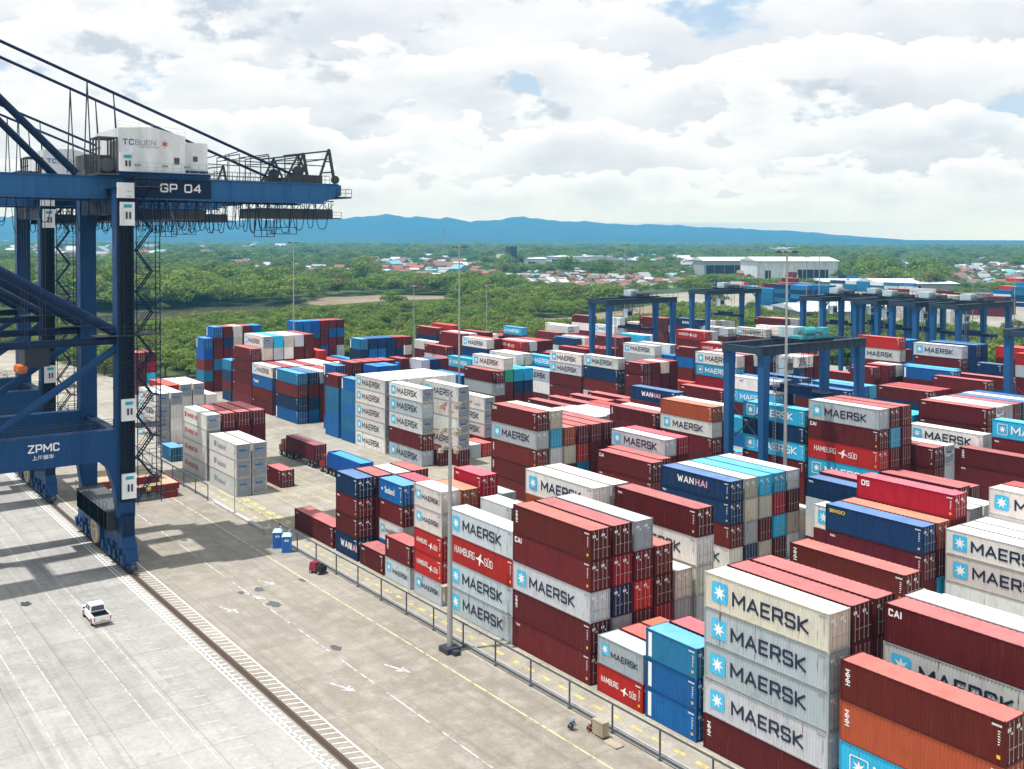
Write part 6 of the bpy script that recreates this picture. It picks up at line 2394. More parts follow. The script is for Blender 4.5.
dark red container, second from top, row five in the bay with turquoise door ends|second
plain grey container, topmost, row five in the bay with turquoise door ends|second
dark red container, second from top, row two in the bay with the bright crimson one|second
orange container, topmost, row two in the bay with the bright crimson one|second
white container with dark lettering, topmost, row four in the bay behind the peach roof|second
plain white container, topmost, row three in the second block white bay|second
plain white container, topmost, row four in the second block white bay|second
pale lilac container, topmost, row five in the bay with the bright crimson one|second
dark navy container, topmost, row six in the bay behind the peach roof|second
wine red container, topmost, row seven in the bay behind the peach roof|second
dark red container, third from top, row two in the second bay of the third block|third
sky blue container, second from top, row two in the second bay of the third block|third
dark red container, topmost, row two in the second bay of the third block|third
dark red container, third from top, row three in the second bay of the third block|third
dark red container, second from top, row three in the second bay of the third block|third
dark red container, topmost, row three in the second bay of the third block|third
plain white container, topmost, row two in the fourth bay of the third block|third
plain white container, topmost, row five in the second bay of the third block|third
dark red container, topmost, row one in the sixth bay of the third block|third
dark red container, topmost, row three in the sixth bay of the third block|third
dark red container, topmost, row five in the sixth bay of the third block|third
dark red container, topmost, row seven in the sixth bay of the third block|third
navy container, topmost, row three in the third bay of the fourth block|fourth
navy container, topmost, row five in the third bay of the fourth block|fourth
sky blue container, topmost, row seven in the second bay of the fourth block|fourth
plain white container, topmost, row two in the first bay of the fourth block|fourth
lilac grey container, topmost, row three in the first bay of the fourth block|fourth
dark red container, topmost, row four in the first bay of the fourth block|fourth
dark red container, topmost, row two in the second bay of the fifth block|fifth
plain white container, topmost, row three in the seventh bay of the fifth block|fifth
dark red container, topmost, row five in the third bay of the fifth block|fifth
navy container, topmost, row three in the second bay of the sixth block|sixth
sky blue container, topmost, row four in the first bay of the seventh block|seventh
dark red container, second from top, row five in the sixth bay of the seventh block|seventh
dark red container, topmost, row five in the sixth bay of the seventh block|seventh
dark red container, topmost, row one in the first bay of the third block|third
dark red container, topmost, row two in the first bay of the third block|third
sky blue container, topmost, row one in the thirteenth bay of the fourth block|fourth
navy container, topmost, row one in the sixth bay of the sixth block|sixth""".split(chr(10))]
stuffV = []; stuffF = []; stuffC = []
def stuff_box(u, v, z, Lc, H, col, roof):
    """box with recessed door end and ribbed long side, for the mass of far or hidden containers"""
    n = len(stuffV); x0, x1, y0, y1, z0, z1 = u, u+Lc, v, v+CW, z+.01, z+H-.01
    stuffV.extend([(x0, y0, z0), (x1, y0, z0), (x1, y1, z0), (x0, y1, z0), (x0, y0, z1), (x1, y0, z1), (x1, y1, z1), (x0, y1, z1)])
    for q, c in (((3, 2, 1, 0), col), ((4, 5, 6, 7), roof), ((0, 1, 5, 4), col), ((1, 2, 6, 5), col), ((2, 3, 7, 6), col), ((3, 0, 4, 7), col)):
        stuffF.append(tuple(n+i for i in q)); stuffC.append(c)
li = 0
for (u, v, Lc4, items) in STACKS:
    Lc = 12.192 if Lc4 else 6.058; z = 0.0
    for (code, hc, cnt) in items:
        H = 2.896 if hc else 2.591
        cn, kind = CODE[code]; col = vary(COL[cn], crnd)
        if v < 80 and kind == 'star' and cn == 'white' and Lc4 and u < -180: kind = 'star'
        reefer = code in ('we', 'wE', 'W', 'k') or (code == 'w' and u < -165 and v < 120)
        if cnt:
            label, cat, grp = LABELS[li]; li += 1
            ob = thing('shipping_container', label, 'container', (u, v, z), 0, grp)
            dj = crnd.uniform(-.05, .05); ob.location.x += dj
            ms = cont_meshes(Lc, H, reefer)
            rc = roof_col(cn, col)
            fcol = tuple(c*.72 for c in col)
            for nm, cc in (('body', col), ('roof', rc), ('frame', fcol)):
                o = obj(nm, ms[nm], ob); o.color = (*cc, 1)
            if reefer:
                obj('end_panel', ms['unit_body'], ob); [obj('grille', ms['grille%d' % q], ob) for q in range(4)]
                if cnt > 200: obj('badge', ms['unit_badge'], ob)
            else:
                dc = vary(col, crnd, .10)
                for yy in (.15, CW/2+.01):
                    o = obj('door', ms['door'], ob); o.location = (Lc-.10, yy, 0); o.color = (*dc, 1)
                    if cnt > 190: obj('lock_rod', ms['lock_rods'], o)
                    if cnt > 450: obj('placard', ms['placard'], o)
            if kind and cnt > 0: add_marks(ob, kind, Lc, H, cn, 2 if cnt > 600 else (1 if cnt > 280 else 0))
            elif cnt > 450: add_marks(ob, '', Lc, H, cn, 2 if cnt > 900 else 1)
        else:
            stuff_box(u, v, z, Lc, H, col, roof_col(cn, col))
        z += H
# yard blocks far beyond the trees
fr = random.Random(9)
pal = ['maroon', 'maroon', 'wine', 'brown', 'blue', 'steelblue', 'navy', 'white', 'grey', 'cream', 'red', 'sky']
def far_block(u0, v0, nu, nv, nt, cols, pitch=12.8):
    for i in range(nu):
        for j in range(nv):
            k = max(1, nt-fr.choice((0, 0, 1, 1, 2)))
            for t in range(k):
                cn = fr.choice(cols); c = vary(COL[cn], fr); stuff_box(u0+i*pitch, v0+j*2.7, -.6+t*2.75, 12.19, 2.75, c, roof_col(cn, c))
far_block(-446.8, 520.5, 3, 4, 5, ['steelblue', 'navy', 'blue', 'maroon'])
far_block(-454.2, 546.9, 2, 5, 6, ['red', 'maroon', 'brown', 'blue'])
far_block(-428.1, 530.7, 2, 6, 5, ['steelblue', 'navy', 'steelblue', 'blue'])
far_block(-569.4, 629.9, 5, 3, 3, ['white', 'cream', 'red', 'steelblue'])
far_block(-546, 725.3, 6, 3, 3, ['steelblue', 'navy', 'white'])
far_block(-598.4, 816.8, 7, 3, 3, ['steelblue', 'blue', 'white', 'maroon'])
far_block(-361.3, 533.7, 3, 3, 5, ['maroon', 'wine', 'brown', 'white'])
far_block(-331.4, 495.9, 2, 3, 5, ['cream', 'white', 'cream'])
far_block(-319.9, 488.4, 2, 4, 6, ['white', 'cream', 'lilac'])
far_block(-358.7, 568, 4, 3, 4, ['maroon', 'wine', 'brown'])
far_block(-339.5, 551.5, 3, 3, 4, ['maroon', 'navy', 'wine'])
far_block(-405.8, 681.2, 3, 2, 3, ['white', 'blue', 'steelblue', 'maroon'])
far_block(-364.8, 643.7, 2, 2, 2, ['white', 'navy', 'cream'])
far_block(-410.1, 742.7, 1, 3, 3, ['red', 'maroon', 'cream'])
far_block(-366.2, 679.4, 2, 3, 5, ['steelblue', 'blue', 'navy'])
far_block(-447.3, 817.4, 3, 3, 4, ['red', 'cream', 'maroon'])
far_block(-771.9, 861.7, 6, 4, 3, ['white', 'cream', 'red', 'white', 'maroon'])
far_block(-773.9, 973, 7, 4, 3, ['white', 'red', 'cream', 'blue'])
# ring of logos for the largest of the remaining Maersk-type boxes is part of the mass: stars as small raised panels
me = bpy.data.meshes.new('stacked_containers'); me.from_pydata(stuffV, [], stuffF)
ca = me.color_attributes.new('paint', 'FLOAT_COLOR', 'CORNER')
arr = np.ones((len(stuffF)*4, 4), np.float32); arr[:, :3] = np.repeat(np.array(stuffC, np.float32), 4, 0)
ca.data.foreach_set('color', arr.ravel())
# corrugation as bump
mt = MAT['stuffpaint']; t = mt.node_tree; b = t.nodes['Principled BSDF']; geo = N(t, 'ShaderNodeNewGeometry')
sp = N(t, 'ShaderNodeSeparateXYZ'); t.links.new(geo.outputs['Position'], sp.inputs[0])
wv = M('SINE', M('MULTIPLY', sp.outputs['X'], 22.4, tree=t), tree=t); wy = M('SINE', M('MULTIPLY', sp.outputs['Y'], 10.3, tree=t), tree=t)
bu = N(t, 'ShaderNodeBump'); bu.inputs['Distance'].default_value = .03; bu.inputs['Strength'].default_value = .8
t.links.new(M('ADD', wv, wy, tree=t), bu.inputs['Height']); t.links.new(bu.outputs[0], b.inputs['Normal'])
me.materials.append(mt); me.update()
so = obj('stacked_containers', me); so['kind'] = 'stuff'

# ------------------------------------------------------------------ ship-to-shore gantry crane
MAT['darkblue_steel'] = weathered('shaded_blue_steel', (.010, .018, .035), .6, .4, (.05, .05, .05), 1.5)  # near-black tone puts the leg face's shade into the colour
def rail_path(mb, pts, h=1.1, w=.05, step=1.6):
    pts = [Vector(p) for p in pts]; H = Vector((0, 0, h))
    for a, b in zip(pts, pts[1:]):
        mb.bar(a+H, b+H, w); mb.bar(a+H*.5, b+H*.5, w*.8)
        n = max(1, int((b-a).length/step))
        for i in range(n+1): p = a.lerp(b, i/n); mb.bar(p, p+H, w)
def loop_pts(x, y0, y1, z, drop, n=10):
    P = []
    for i in range(n+1):
        t = i/n; P.append((x, y0+(y1-y0)*t, z-drop*(1-(2*t-1)**4)**.9))
    return P
def sts_crane(name_no, label, loc, detail=True):
    root = thing('gantry_crane', label, 'crane', loc)
    S = 8.8
    # legs
    for sx in (-1, 1):
        x = sx*S
        m = MB(); m.box(x-1.0, -1.05, 12.5, x+1.0, 1.05, 47.6)
        m.frustum((x-.95-(.5 if sx > 0 else 0)*0, -1.0, x+.95, 1.0, 6.5), (x-1.0, -1.05, x+1.0, 1.05, 12.5))
        # curved knee towards the portal beam
        m.xprism([(-1.05, 14.0), (-3.4, 14.0), (-2.2, 12.8), (-1.45, 10.3), (-1.05, 7.5)], x-.8, x+.8)
        for z in (22.5, 30.5, 38.5): m.box(x-1.03, -1.08, z, x+1.03, 1.08, z+.18)
        lg = m.build('leg', 'cblue', root)
        m = MB(); m.box(x-1.02, -30.9, 6, x+1.02, -28.9, 47.6); m.build('leg', 'cblue', root)
        if detail and sx > 0:
            m = MB(); z = 9                                 # cable trays, ladder and hoops over a dark sheet painting the leg face's shade
            m.box(x+1.0, -.85, 8.5, x+1.12, .95, 47)
            while z < 47: m.box(x+1.12, -.8, z, x+1.24, .9, z+.10); m.box(x+1.12, .1, z+.3, x+1.5, .75, z+.36); z += .6
            for yy in (-.8, -.35, .1, .75): m.box(x+1.12, yy-.05, 8.5, x+1.3, yy+.05, 47)
            m.build('cable_ladder', 'darkblue_steel', root)
        # portal beam
        m = MB(); m.box(x-.85, -29, 13.8, x+.85, -1.05, 17.6)
        for yy in np.arange(-27, -2, 3.1): m.box(x+.85, yy, 14.0, x+.875, yy+.06, 17.4)
        pb = m.build('portal_beam', 'cblue', root)
        m = MB(); rail_path(m, [(x-.9, -28.5, 17.6), (x-.9, -1.1, 17.6)]); rail_path(m, [(x+.9, -28.5, 17.6), (x+.9, -1.1, 17.6)]); m.build('handrail', 'dark', root)
        # strut at mid height and its walkway
        m = MB(); m.bar((x, -29, 28.6), (x, 1.0, 28.6), .95, sides=12); m.build('mid_strut', 'cblue_d', root)
        m = MB(); m.box(x-1.5, -3.6, 29.2, x+1.5, 3.0, 29.3); rail_path(m, [(x+1.5, -3.6, 29.3), (x+1.5, 3.0, 29.3), (x-1.5, 3.0, 29.3)]); m.build('walkway', 'dark', root)
        m = MB(); m.bar((x, -28.5, 46.0), (x, -.6, 29.4), 1.25, sides=12); m.build('diagonal_brace', 'cblue_d', root)
        m = MB(); m.bar((x, -.6, 27.9), (x, -15.5, 17.8), .95, sides=12); m.build('diagonal_brace', 'cblue', root)
        m = MB(); m.bar((x, -28.5, 27.9), (x, -15.5, 17.8), .95, sides=12); m.build('diagonal_brace', 'cblue', root)
    # cross beams between the two frames
    for y, nm in ((0, 'cross_beam'), (-29.9, 'cross_beam')):
        m = MB(); m.box(-S-1, y-.9, 44.4, S+1, y+.9, 47.5); m.box(-S-1.2, y-1.2, 47.5, S+1.2, y+1.2, 47.6); m.build(nm, 'cblue_d', root)
        m = MB(); m.box(-S+1, y-.6, 15.0, S-1, y+.6, 16.8); m.build('cross_beam', 'cblue_d', root)
    m = MB(); m.box(-8.2, 1.2, 43.6, 8.2, 6.8, 43.8); m.box(-8.2, 1.2, 43.8, -7.9, 6.8, 44.4); m.box(-7.0, 2.0, 43.8, 3.0, 5.0, 45.2)  # deck added under the girders to broaden the crane's cast shadow
    for xx in (-8, 8):
        for yy in (1.4, 6.6): m.bar((xx, yy, 43.8), (xx*.62, yy, 46.5), .14)
    m.build('shadow_deck', 'dark', root)
    # sill beam and bogies
    for y in (0, -29.9):
        m = MB(); m.box(-S-1.6, y-.75, 4.4, S+1.6, y+.75, 6.9); m.build('sill_beam', 'cblue_d', root)
        if y == 0:
            m = MB(); m.box(-S+1.0, -1.75, 4.5, S-1.4, -.76, 6.9); m.box(-S+1.0, .76, 4.5, S-1.4, 1.5, 6.8)
            for xx in np.arange(-S+2, S-1.6, 1.4): m.box(xx, -1.8, 4.5, xx+.08, -1.75, 6.9); m.build('cable_housing', 'housing', root)
            m = MB(); m.box(-S+.9, -1.9, 6.92, S-1.3, 1.7, 7.02); rail_path(m, [(-S+.9, -1.85, 7.0), (S-1.3, -1.85, 7.0)]); m.build('deck', 'housing', root)
        for sx in (-1, 1):
            b = MB(); cx = sx*(S-2.0)
            b.yprism([(cx-4.6, 3.0), (cx+4.6, 3.0), (cx+3.2, 4.5), (cx-3.2, 4.5)], y-.8, y+.8)
            for s2 in (-1, 1):
                c2 = cx+s2*2.7; b.yprism([(c2-2.5, 1.4), (c2+2.5, 1.4), (c2+1.7, 3.1), (c2-1.7, 3.1)], y-.75, y+.75); b.cyl((c2, y, 2.3), .4, (0, 1, 0), 2.1, 10); b.box(c2-2.2, y-1.1, 1.0, c2-1.4, y-.75, 2.2); b.box(c2+1.2, y-1.1, 1.0, c2+2.0, y-.75, 2.2)
                for s3 in (-1, 1):
                    c3 = c2+s3*1.3; b.box(c3-1.15, y-.5, .6, c3+1.15, y+.5, 1.6); b.box(c3-.35, y-.75, .8, c3+.35, y-.42, 1.7)
            bg_ = b.build('bogie', 'cblue', root)
            w_ = MB()
            for s2 in (-1, 1):
                for s3 in (-1, 1):
                    for s4 in (-1, 1): w_.cyl((cx+s2*2.7+s3*1.3+s4*.6, y, .42), .40, (0, 1, 0), .34, 12)
            w_.build('wheels', 'dark', bg_)
            m = MB(); cx = sx*(S+.3); m.cyl((cx+sx*3.6, y, .9), .32, (1, 0, 0), .9, 10); m.box(cx+sx*3.0-.25, y-.3, .5, cx+sx*3.0+.25, y+.3, 1.4); m.build('buffer', 'dark', root)
    m = MB(); m.cyl((-.2, -1.3, 2.9), 1.7, (0, 1, 0), .3, 24); m.cyl((-.2, -1.3, 2.9), .6, (0, 1, 0), .8, 12); m.build('cable_reel', 'cabinet', root)
    # main girders (land side part; the boom runs out over the water)
    for sx in (-1, 1):
        x = sx*4.3
        m = MB(); m.box(x-.75, -62, 46.55, x+.75, 29.0, 49.1)
        m.xprism([(29.0, 46.55), (32.0, 47.6), (32.0, 49.1), (29.0, 49.1)], x-.75, x+.75)
        for yy in np.arange(-60, 31, 2.9): m.box(x+.75, yy, 46.65, x+.79, yy+.07, 49.0)
        m.box(x-.95, -62, 46.35, x+.95, 29.5, 46.55); m.box(x-.95, -62, 49.1, x+.95, 31.5, 49.25)
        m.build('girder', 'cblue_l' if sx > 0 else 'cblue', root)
        m = MB(); rail_path(m, [(x+sx*.9, 13, 49.25), (x+sx*.9, 31, 49.25)]); rail_path(m, [(x-sx*.9, 13, 49.25), (x-sx*.9, 31, 49.25)]); m.build('handrail', 'dark', root)
    m = MB()
    for y in (30.0, 20, 8): m.box(-3.5, y-.5, 46.9, 3.5, y+.5, 48.8)
    m.box(-5.6, 31.0, 47.2, 5.6, 33.4, 47.4); rail_path(m, [(-5.6, 33.4, 47.4), (5.6, 33.4, 47.4), (5.6, 31.0, 47.4)]); m.build('tail_platform', 'cblue_d', root)
    # dark name plate of the girder and its number
    m = MB(); m.box(5.10, 1.2, 46.58, 5.2, 12.6, 49.08); m.build('name_plate', 'cblue_d', root)
    if detail:
        t = obj('crane_number', caps(name_no, .95, 1.05, .2, 'white', .2), root, (5.23, 5.9, 47.45), R(90))
        z = obj('maker_name', caps('ZPMC', .82, .85, .2, 'white', .14), root, (S+.90, -11.3, 15.9), R(90))
        try:
            z2 = obj('maker_name', text_mesh('上海振华', .48, 1.1, .012, 'white'), root, (S+.90, -10.9, 15.0), R(90))
        except Exception: pass
    # machinery house
    H0, H1 = .4, 9.0
    m = MB(); m.xprism([(H0, 49.9), (H1, 49.9), (H1, 54.7), (H0+4.3, 55.7), (H0, 55.4)], -5.2, 5.6); h = m.build('machinery_house', 'cwhite', root)
    m = MB(); m.box(-4.9, H1, 50.3, 5.3, H1+3.1, 54.0); m.box(5.3, H1+.8, 50.5, 5.36, H1+1.9, 52.6); m.build('annex', 'cwhite', h)
    m = MB()
    for (a, b, c, d) in ((H1-1.5, 51.0, H1-.8, 51.9), (H1+1.1, 51.5, H1+1.7, 52.2)): m.box(5.62 if a < H1 else 5.37, a, b, 5.66 if a < H1 else 5.41, c, d)
    m.build('window', 'glass', h)
    m = MB()
    for i, a in enumerate((3.0, 6.5, 9.4)): m.box(5.61, a-.6, 50.6, 5.65, a+.2, 50.85)
    m.build('vent', 'greyink', h)
    for s, xx, hh, mm, zz_, bb in (('TC', 1.0, .62, 'blueink', 53.35, .22), ('BUEN', 2.55, .62, 'greyink', 53.35, .12)):
        obj('lettering', caps(s, hh, .95, bb, mm, .2), h, (5.66, xx, zz_), R(90))
    obj('logo', star_fan(0, 0, .62, 'redink', 6, .25), h, (5.66, 6.3, 53.6), R(90))
    obj('lettering', text_mesh('BUENAVENTURA', .18, 1.3, 0, 'greyink'), h, (5.66, 3.0, 53.0), R(90))
    m = MB(); m.box(-5.4, H0-.2, 49.28, 5.9, H1+3.3, 49.88); m.box(-5.0, H1, 49.89, 5.5, H1+3.1, 50.28); m.build('house_base', 'cblue', root)
    m = MB(); m.box(5.91, H0, 49.8, 6.6, H1+3.6, 49.88); rail_path(m, [(6.5, H0, 49.9), (6.5, H1+3.6, 49.9)], step=1.1); rail_path(m, [(5.5, H0, 55.4), (5.5, H1, 54.7)], .9, .03, 3); m.build('house_walkway', 'steel', root)
    # portal frame on top of the legs, stays and apex
    m = MB()
    for sx in (-1, 1):
        m.bar((sx*4.6, -29, 74.0), (sx*S*.9, -29.6, 47.5), 1.4, 1.2)
        m.bar((sx*4.6, -28.6, 73.6), (sx*5.2, -4.6, 49.4), .95, sides=12)
    m.box(-6, -30, 73.2, 6, -28, 74.6); m.build('apex_frame', 'cblue_d', root)
    m = MB()
    for sx in (-1, 1):
        m.bar((sx*4.3, -28.4, 71.0), (sx*4.3, 27.6, 49.3), .40, sides=8)
    m.build('back_stay', 'cblue_d', root)
    m = MB()
    for sx in (-1, 1):
        for dx in (-.35, .35): m.bar((sx*4.3+dx, -3.0+dx, 50.0), (sx*4.3, -3.0, 61.1), .13)
        for dx in (-.4, .4): m.bar((sx*4.3+dx, .8, 50.0), (sx*4.3, .2, 59.9), .12)
    m.build('stay_support', 'dark', root)
    m = MB(); m.box(-6.4, -2.4, 49.3, 6.6, .3, 49.5); m.box(-6.0, -2.0, 49.5, -1, .1, 52.3); m.box(1.5, -1.5, 49.5, 3.2, .1, 52.0)
    for zz_ in (51.2, 52.6): m.box(1.5, -2.0, zz_, 5.9, -1.8, zz_+.15)
    m.cyl((4.6, -.9, 50.6), .9, (1, 0, 0), 1.6, 14)
    for xx in (1.6, 3.0, 4.4, 5.8): m.box(xx-.08, -2.1, 49.5, xx+.08, -1.9, 54.0); m.box(xx-.08, .1, 49.5, xx+.08, .28, 54.0)
    m.box(1.5, -2.1, 54.0, 5.9, .3, 54.15); m.build('hoist_frame', 'housing', root)
    # end of the girder: sheave frames
    m = MB(); TS = -3.0
    for sx in (-1, 1):
        x = sx*4.3
        m.bar((x, 26.4, 49.8), (x, 28.6, 53.8), .24); m.bar((x, 30.6, 49.8), (x, 28.6, 53.8), .24); m.bar((x, 27.4, 51.6), (x, 29.8, 51.6), .18); m.bar((x, 28.6, 49.8), (x, 28.6, 53.8), .14); m.bar((x, 26.4, 53.6), (x, 33.2, 54.6), .22)
        m.bar((x, 31.6, 49.8), (x, 33.4, 54.9), .28); m.bar((x, 34.2, 50.6), (x, 33.4, 54.9), .34); m.bar((x, 32.2, 51.4), (x, 34.0, 51.6), .2); m.bar((x, 32.8, 53.1), (x, 33.8, 53.1), .16); m.cyl((x, 34.4, 50.5), .6, (1, 0, 0), .4, 14)
        m.cyl((x, 28.6, 51.5), .8, (1, 0, 0), .5, 14); m.box(x-.8, 27.4, 49.8, x+.8, 32.0, 51.0)
        for a, b in (((15.2, 53.2), (18.7, 53.9)), ((18.7, 53.0), (24.2, 53.7)), ((24.2, 52.7), (32.8, 53.4)), ((15.2, 52.6), (32.8, 52.4))): m.bar((x, a[0], a[1]), (x, b[0], b[1]), .13)
        for yy in (16.3, 18.7, 21.2, 24.2, 26.6): m.bar((x, yy, 49.8), (x, yy, 53.4), .12)
    for yy in (18.7, 24.2, 28.6, 33.4): m.bar((-4.3, yy, 53.5), (4.3, yy, 53.5), .14)
    m.v = [(p[0], p[1]+(TS if p[1] > 22 else TS*max(0, (p[1]-14)/8)), p[2]-.6) for p in m.v]
    m.build('tail_frame', 'dark', root)
    # suspended gear under the girders: platforms, cages, festoon cable
    m = MB(); m.box(-3.6, 20.0, 44.2, 3.9, 31.2, 45.6)
    for yy in np.arange(20.2, 31.2, 1.2): m.bar((3.8, yy, 45.5), (3.8, yy, 46.9), .07); m.bar((-3.5, yy, 45.5), (-3.5, yy, 46.9), .07)
    m.box(-3.6, 31.2, 44.2, 3.9, 32.6, 44.35); rail_path(m, [(3.9, 31.2, 44.3), (3.9, 32.6, 44.3)], .9)
    m.build('trolley_platform', 'dark', root)
    m = MB()
    for a, b, z in ((20.3, 22.2, 41.6), (22.2, 25.6, 42.0)):
        for xx in (1.2, 3.8):
            for yy in (a, b): m.bar((xx, yy, z), (xx, yy, 44.3), .1)
            for zz_ in (z, z+.9): m.bar((xx, a, zz_), (xx, b, zz_), .08)
        for yy in (a, b):
            for zz_ in (z, z+.9): m.bar((1.2, yy, zz_), (3.8, yy, zz_), .08)
        m.box(1.2, a, z-.06, 3.8, b, z)
    m.box(1.4, 20.6, 41.7, 3.4, 22.0, 43.2) if False else None
    m.build('maintenance_cage', 'dark', root)
    m = MB(); m.box(-3.6, 1.4, 43.9, 3.9, 12.2, 45.1)
    for yy in np.arange(1.5, 12.2, .9): m.bar((3.8, yy, 45.1), (3.8, yy, 46.9), .08); m.bar((4.2, yy, 43.0+.6*math.sin(yy*3)), (4.2, yy, 44), .08)
    rail_path(m, [(3.9, 1.4, 45.1), (3.9, 12.2, 45.1)], 1.0); m.build('trolley_frame', 'dark', root)
    m = MB()
    y = -3.0
    fr_ = random.Random(5)
    while y < 28.5:
        wdt = fr_.uniform(.85, 1.25) if y < 19 else fr_.uniform(1.2, 2.2)
        m.path(loop_pts(4.6, y, y+wdt, 46.5, fr_.uniform(3.6, 4.5)), .12, 5); y += wdt+fr_.uniform(.1, .3)
    m.build('festoon_cable', 'cblue_d', root); m = MB(); y = -2.6
    while y < 28.5: wdt = fr_.uniform(.9, 1.8); m.path(loop_pts(-3.6, y, y+wdt, 46.5, fr_.uniform(3.2, 4.4)), .10, 5); y += wdt+.2
    m.build('festoon_cable', 'cblue_d', root); m = MB()
    for yy in np.arange(-3, 30, 1.7): m.bar((4.6, yy, 46.4), (4.6, yy+.85, 45.4), .08); m.bar((4.6, yy+.85, 45.4), (4.6, yy+1.7, 46.4), .08)
    m.build('festoon_truss', 'cblue_d', root); m = MB()
    for yy in (-14, -11.5, -9, -6.5): m.path(loop_pts(4.6, yy, yy+1.6, 46.7, 3.4), .12, 5)
    m.build('festoon_cable', 'cblue_d', root)
    m = MB(); m.box(4.45, -16, 46.65, 4.7, 31, 46.8); m.build('festoon_rail', 'dark', root)
    # stair tower on the inland side of the leg nearest the camera
    m = MB(); x = S; z = 8.6; k = 0
    while z < 46:
        y0, y1 = (1.5, 3.4) if k % 2 == 0 else (3.4, 1.5)
        for xx in (x-.2, x+.75): m.bar((xx, y0, z), (xx, y1, z+2.6), .08, .15)
        for xx in (x-.2, x+.75): m.bar((xx, y0, z+1), (xx, y1, z+3.6), .05)
        for i in range(8): t_ = (i+.5)/8; yy = y0+(y1-y0)*t_; m.box(x-.2, yy-.12, z+2.6*t_-.03, x+.75, yy+.12, z+2.6*t_)
        yl = y1; m.box(x-.5, yl-(.0 if y1 > 2 else .6), z+2.55, x+1.3, yl+(.7 if y1 > 2 else 0), z+2.65)
        rail_path(m, [(x+1.3, 1.3, z+2.65), (x+1.3, 4.1, z+2.65), (x-.5, 4.1, z+2.65)], 1.0, .05, 1.2)
        z += 2.6; k += 1
    for xx in (x-.5, x+1.3):
        for yy in (1.25, 4.15): m.bar((xx, yy, 8), (xx, yy, 46.5), .09)
    for zz_ in np.arange(9, 46, 1.3): m.box(x+1.27, 1.25, zz_, x+1.31, 4.15, zz_+.05); m.box(x-.5, 4.13, zz_+.6, x+1.3, 4.17, zz_+.65)
    m.build('stairway', 'cblue_d', root)
    for z in (8.4, 17.7, 29.3, 47.7):
        m = MB(); m.box(x-1.6, 1.05, z, x+1.9, 4.4, z+.12); rail_path(m, [(x+1.9, 1.05, z+.12), (x+1.9, 4.4, z+.12), (x-1.6, 4.4, z+.12)]); m.build('landing', 'dark', root)
    # white cabinets with blue panels on the legs
    for z, hh in ((8.7, 3.4), (18.4, 3.0), (42.6, 3.2), (49.3, 2.6)):
        m = MB(); m.box(S+1.32, -.75, z+.3, S+1.75, .95, z+hh); c = m.build('cabinet', 'cwhite', root)
        m = MB(); m.box(S+1.76, -.35, z+hh-.7, S+1.79, .6, z+hh-.3); m.build('panel', 'tealink', c)
        m = MB(); m.box(S+1.80, -.15, z+hh*.35, S+1.83, .08, z+hh*.62); m.box(S+1.80, .28, z+hh*.35, S+1.83, .5, z+hh*.62); m.build('gauge', 'dark', c)
    m = MB(); m.box(S+.9, -2.4, 44.8, S+1.8, .9, 46.8) if False else m.box(S+1.02, -1.0, 46.3, S+1.5, 1.0, 48.2); m.build('cabinet', 'cwhite', root)
    # spreader service gear hanging between the frames
    m = MB(); m.box(-6.5, -9.2, 24.6, -2.5, -6.2, 27.2); m.box(-6.9, -9.4, 27.2, -2.1, -6.0, 27.5)
    for xx in (-6.2, -4.5, -2.8): m.bar((xx, -8.8, 27.4), (xx, -8.8, 46.9), .06); m.bar((xx, -6.6, 27.4), (xx, -6.6, 46.9), .06)
    m.build('spreader_frame', 'dark', root)
    m = MB()
    for i in range(6): m.cyl((-6.2+i*.75, -9.4, 24.2+.25*(i % 2)), .42, (0, 1, 0), .8, 10)
    m.build('sheave', 'orange', root)
    return root
c1 = sts_crane('GP 04', 'blue ship-to-shore gantry crane numbered GP 04 standing on the quay rail', (-142.8, 37.7, 0))
c1['group'] = 'gantry cranes along the quay'
def copy_crane(src, loc, label, skip=()):
    r = src.copy(); C.objects.link(r); r.location = loc; r['label'] = label
    for ch in src.children:
        if ch.name.split('.')[0] in skip: continue
        copy_tree(ch, r)
    return r
c2 = copy_crane(c1, (-184.6, 37.7, 0), 'blue gantry crane standing behind the one numbered GP 04', ('crane_number',))
obj('crane_number', caps('GP 03', .95, 1.05, .2, 'white', .2), c2, (5.23, 5.9, 47.45), R(90))

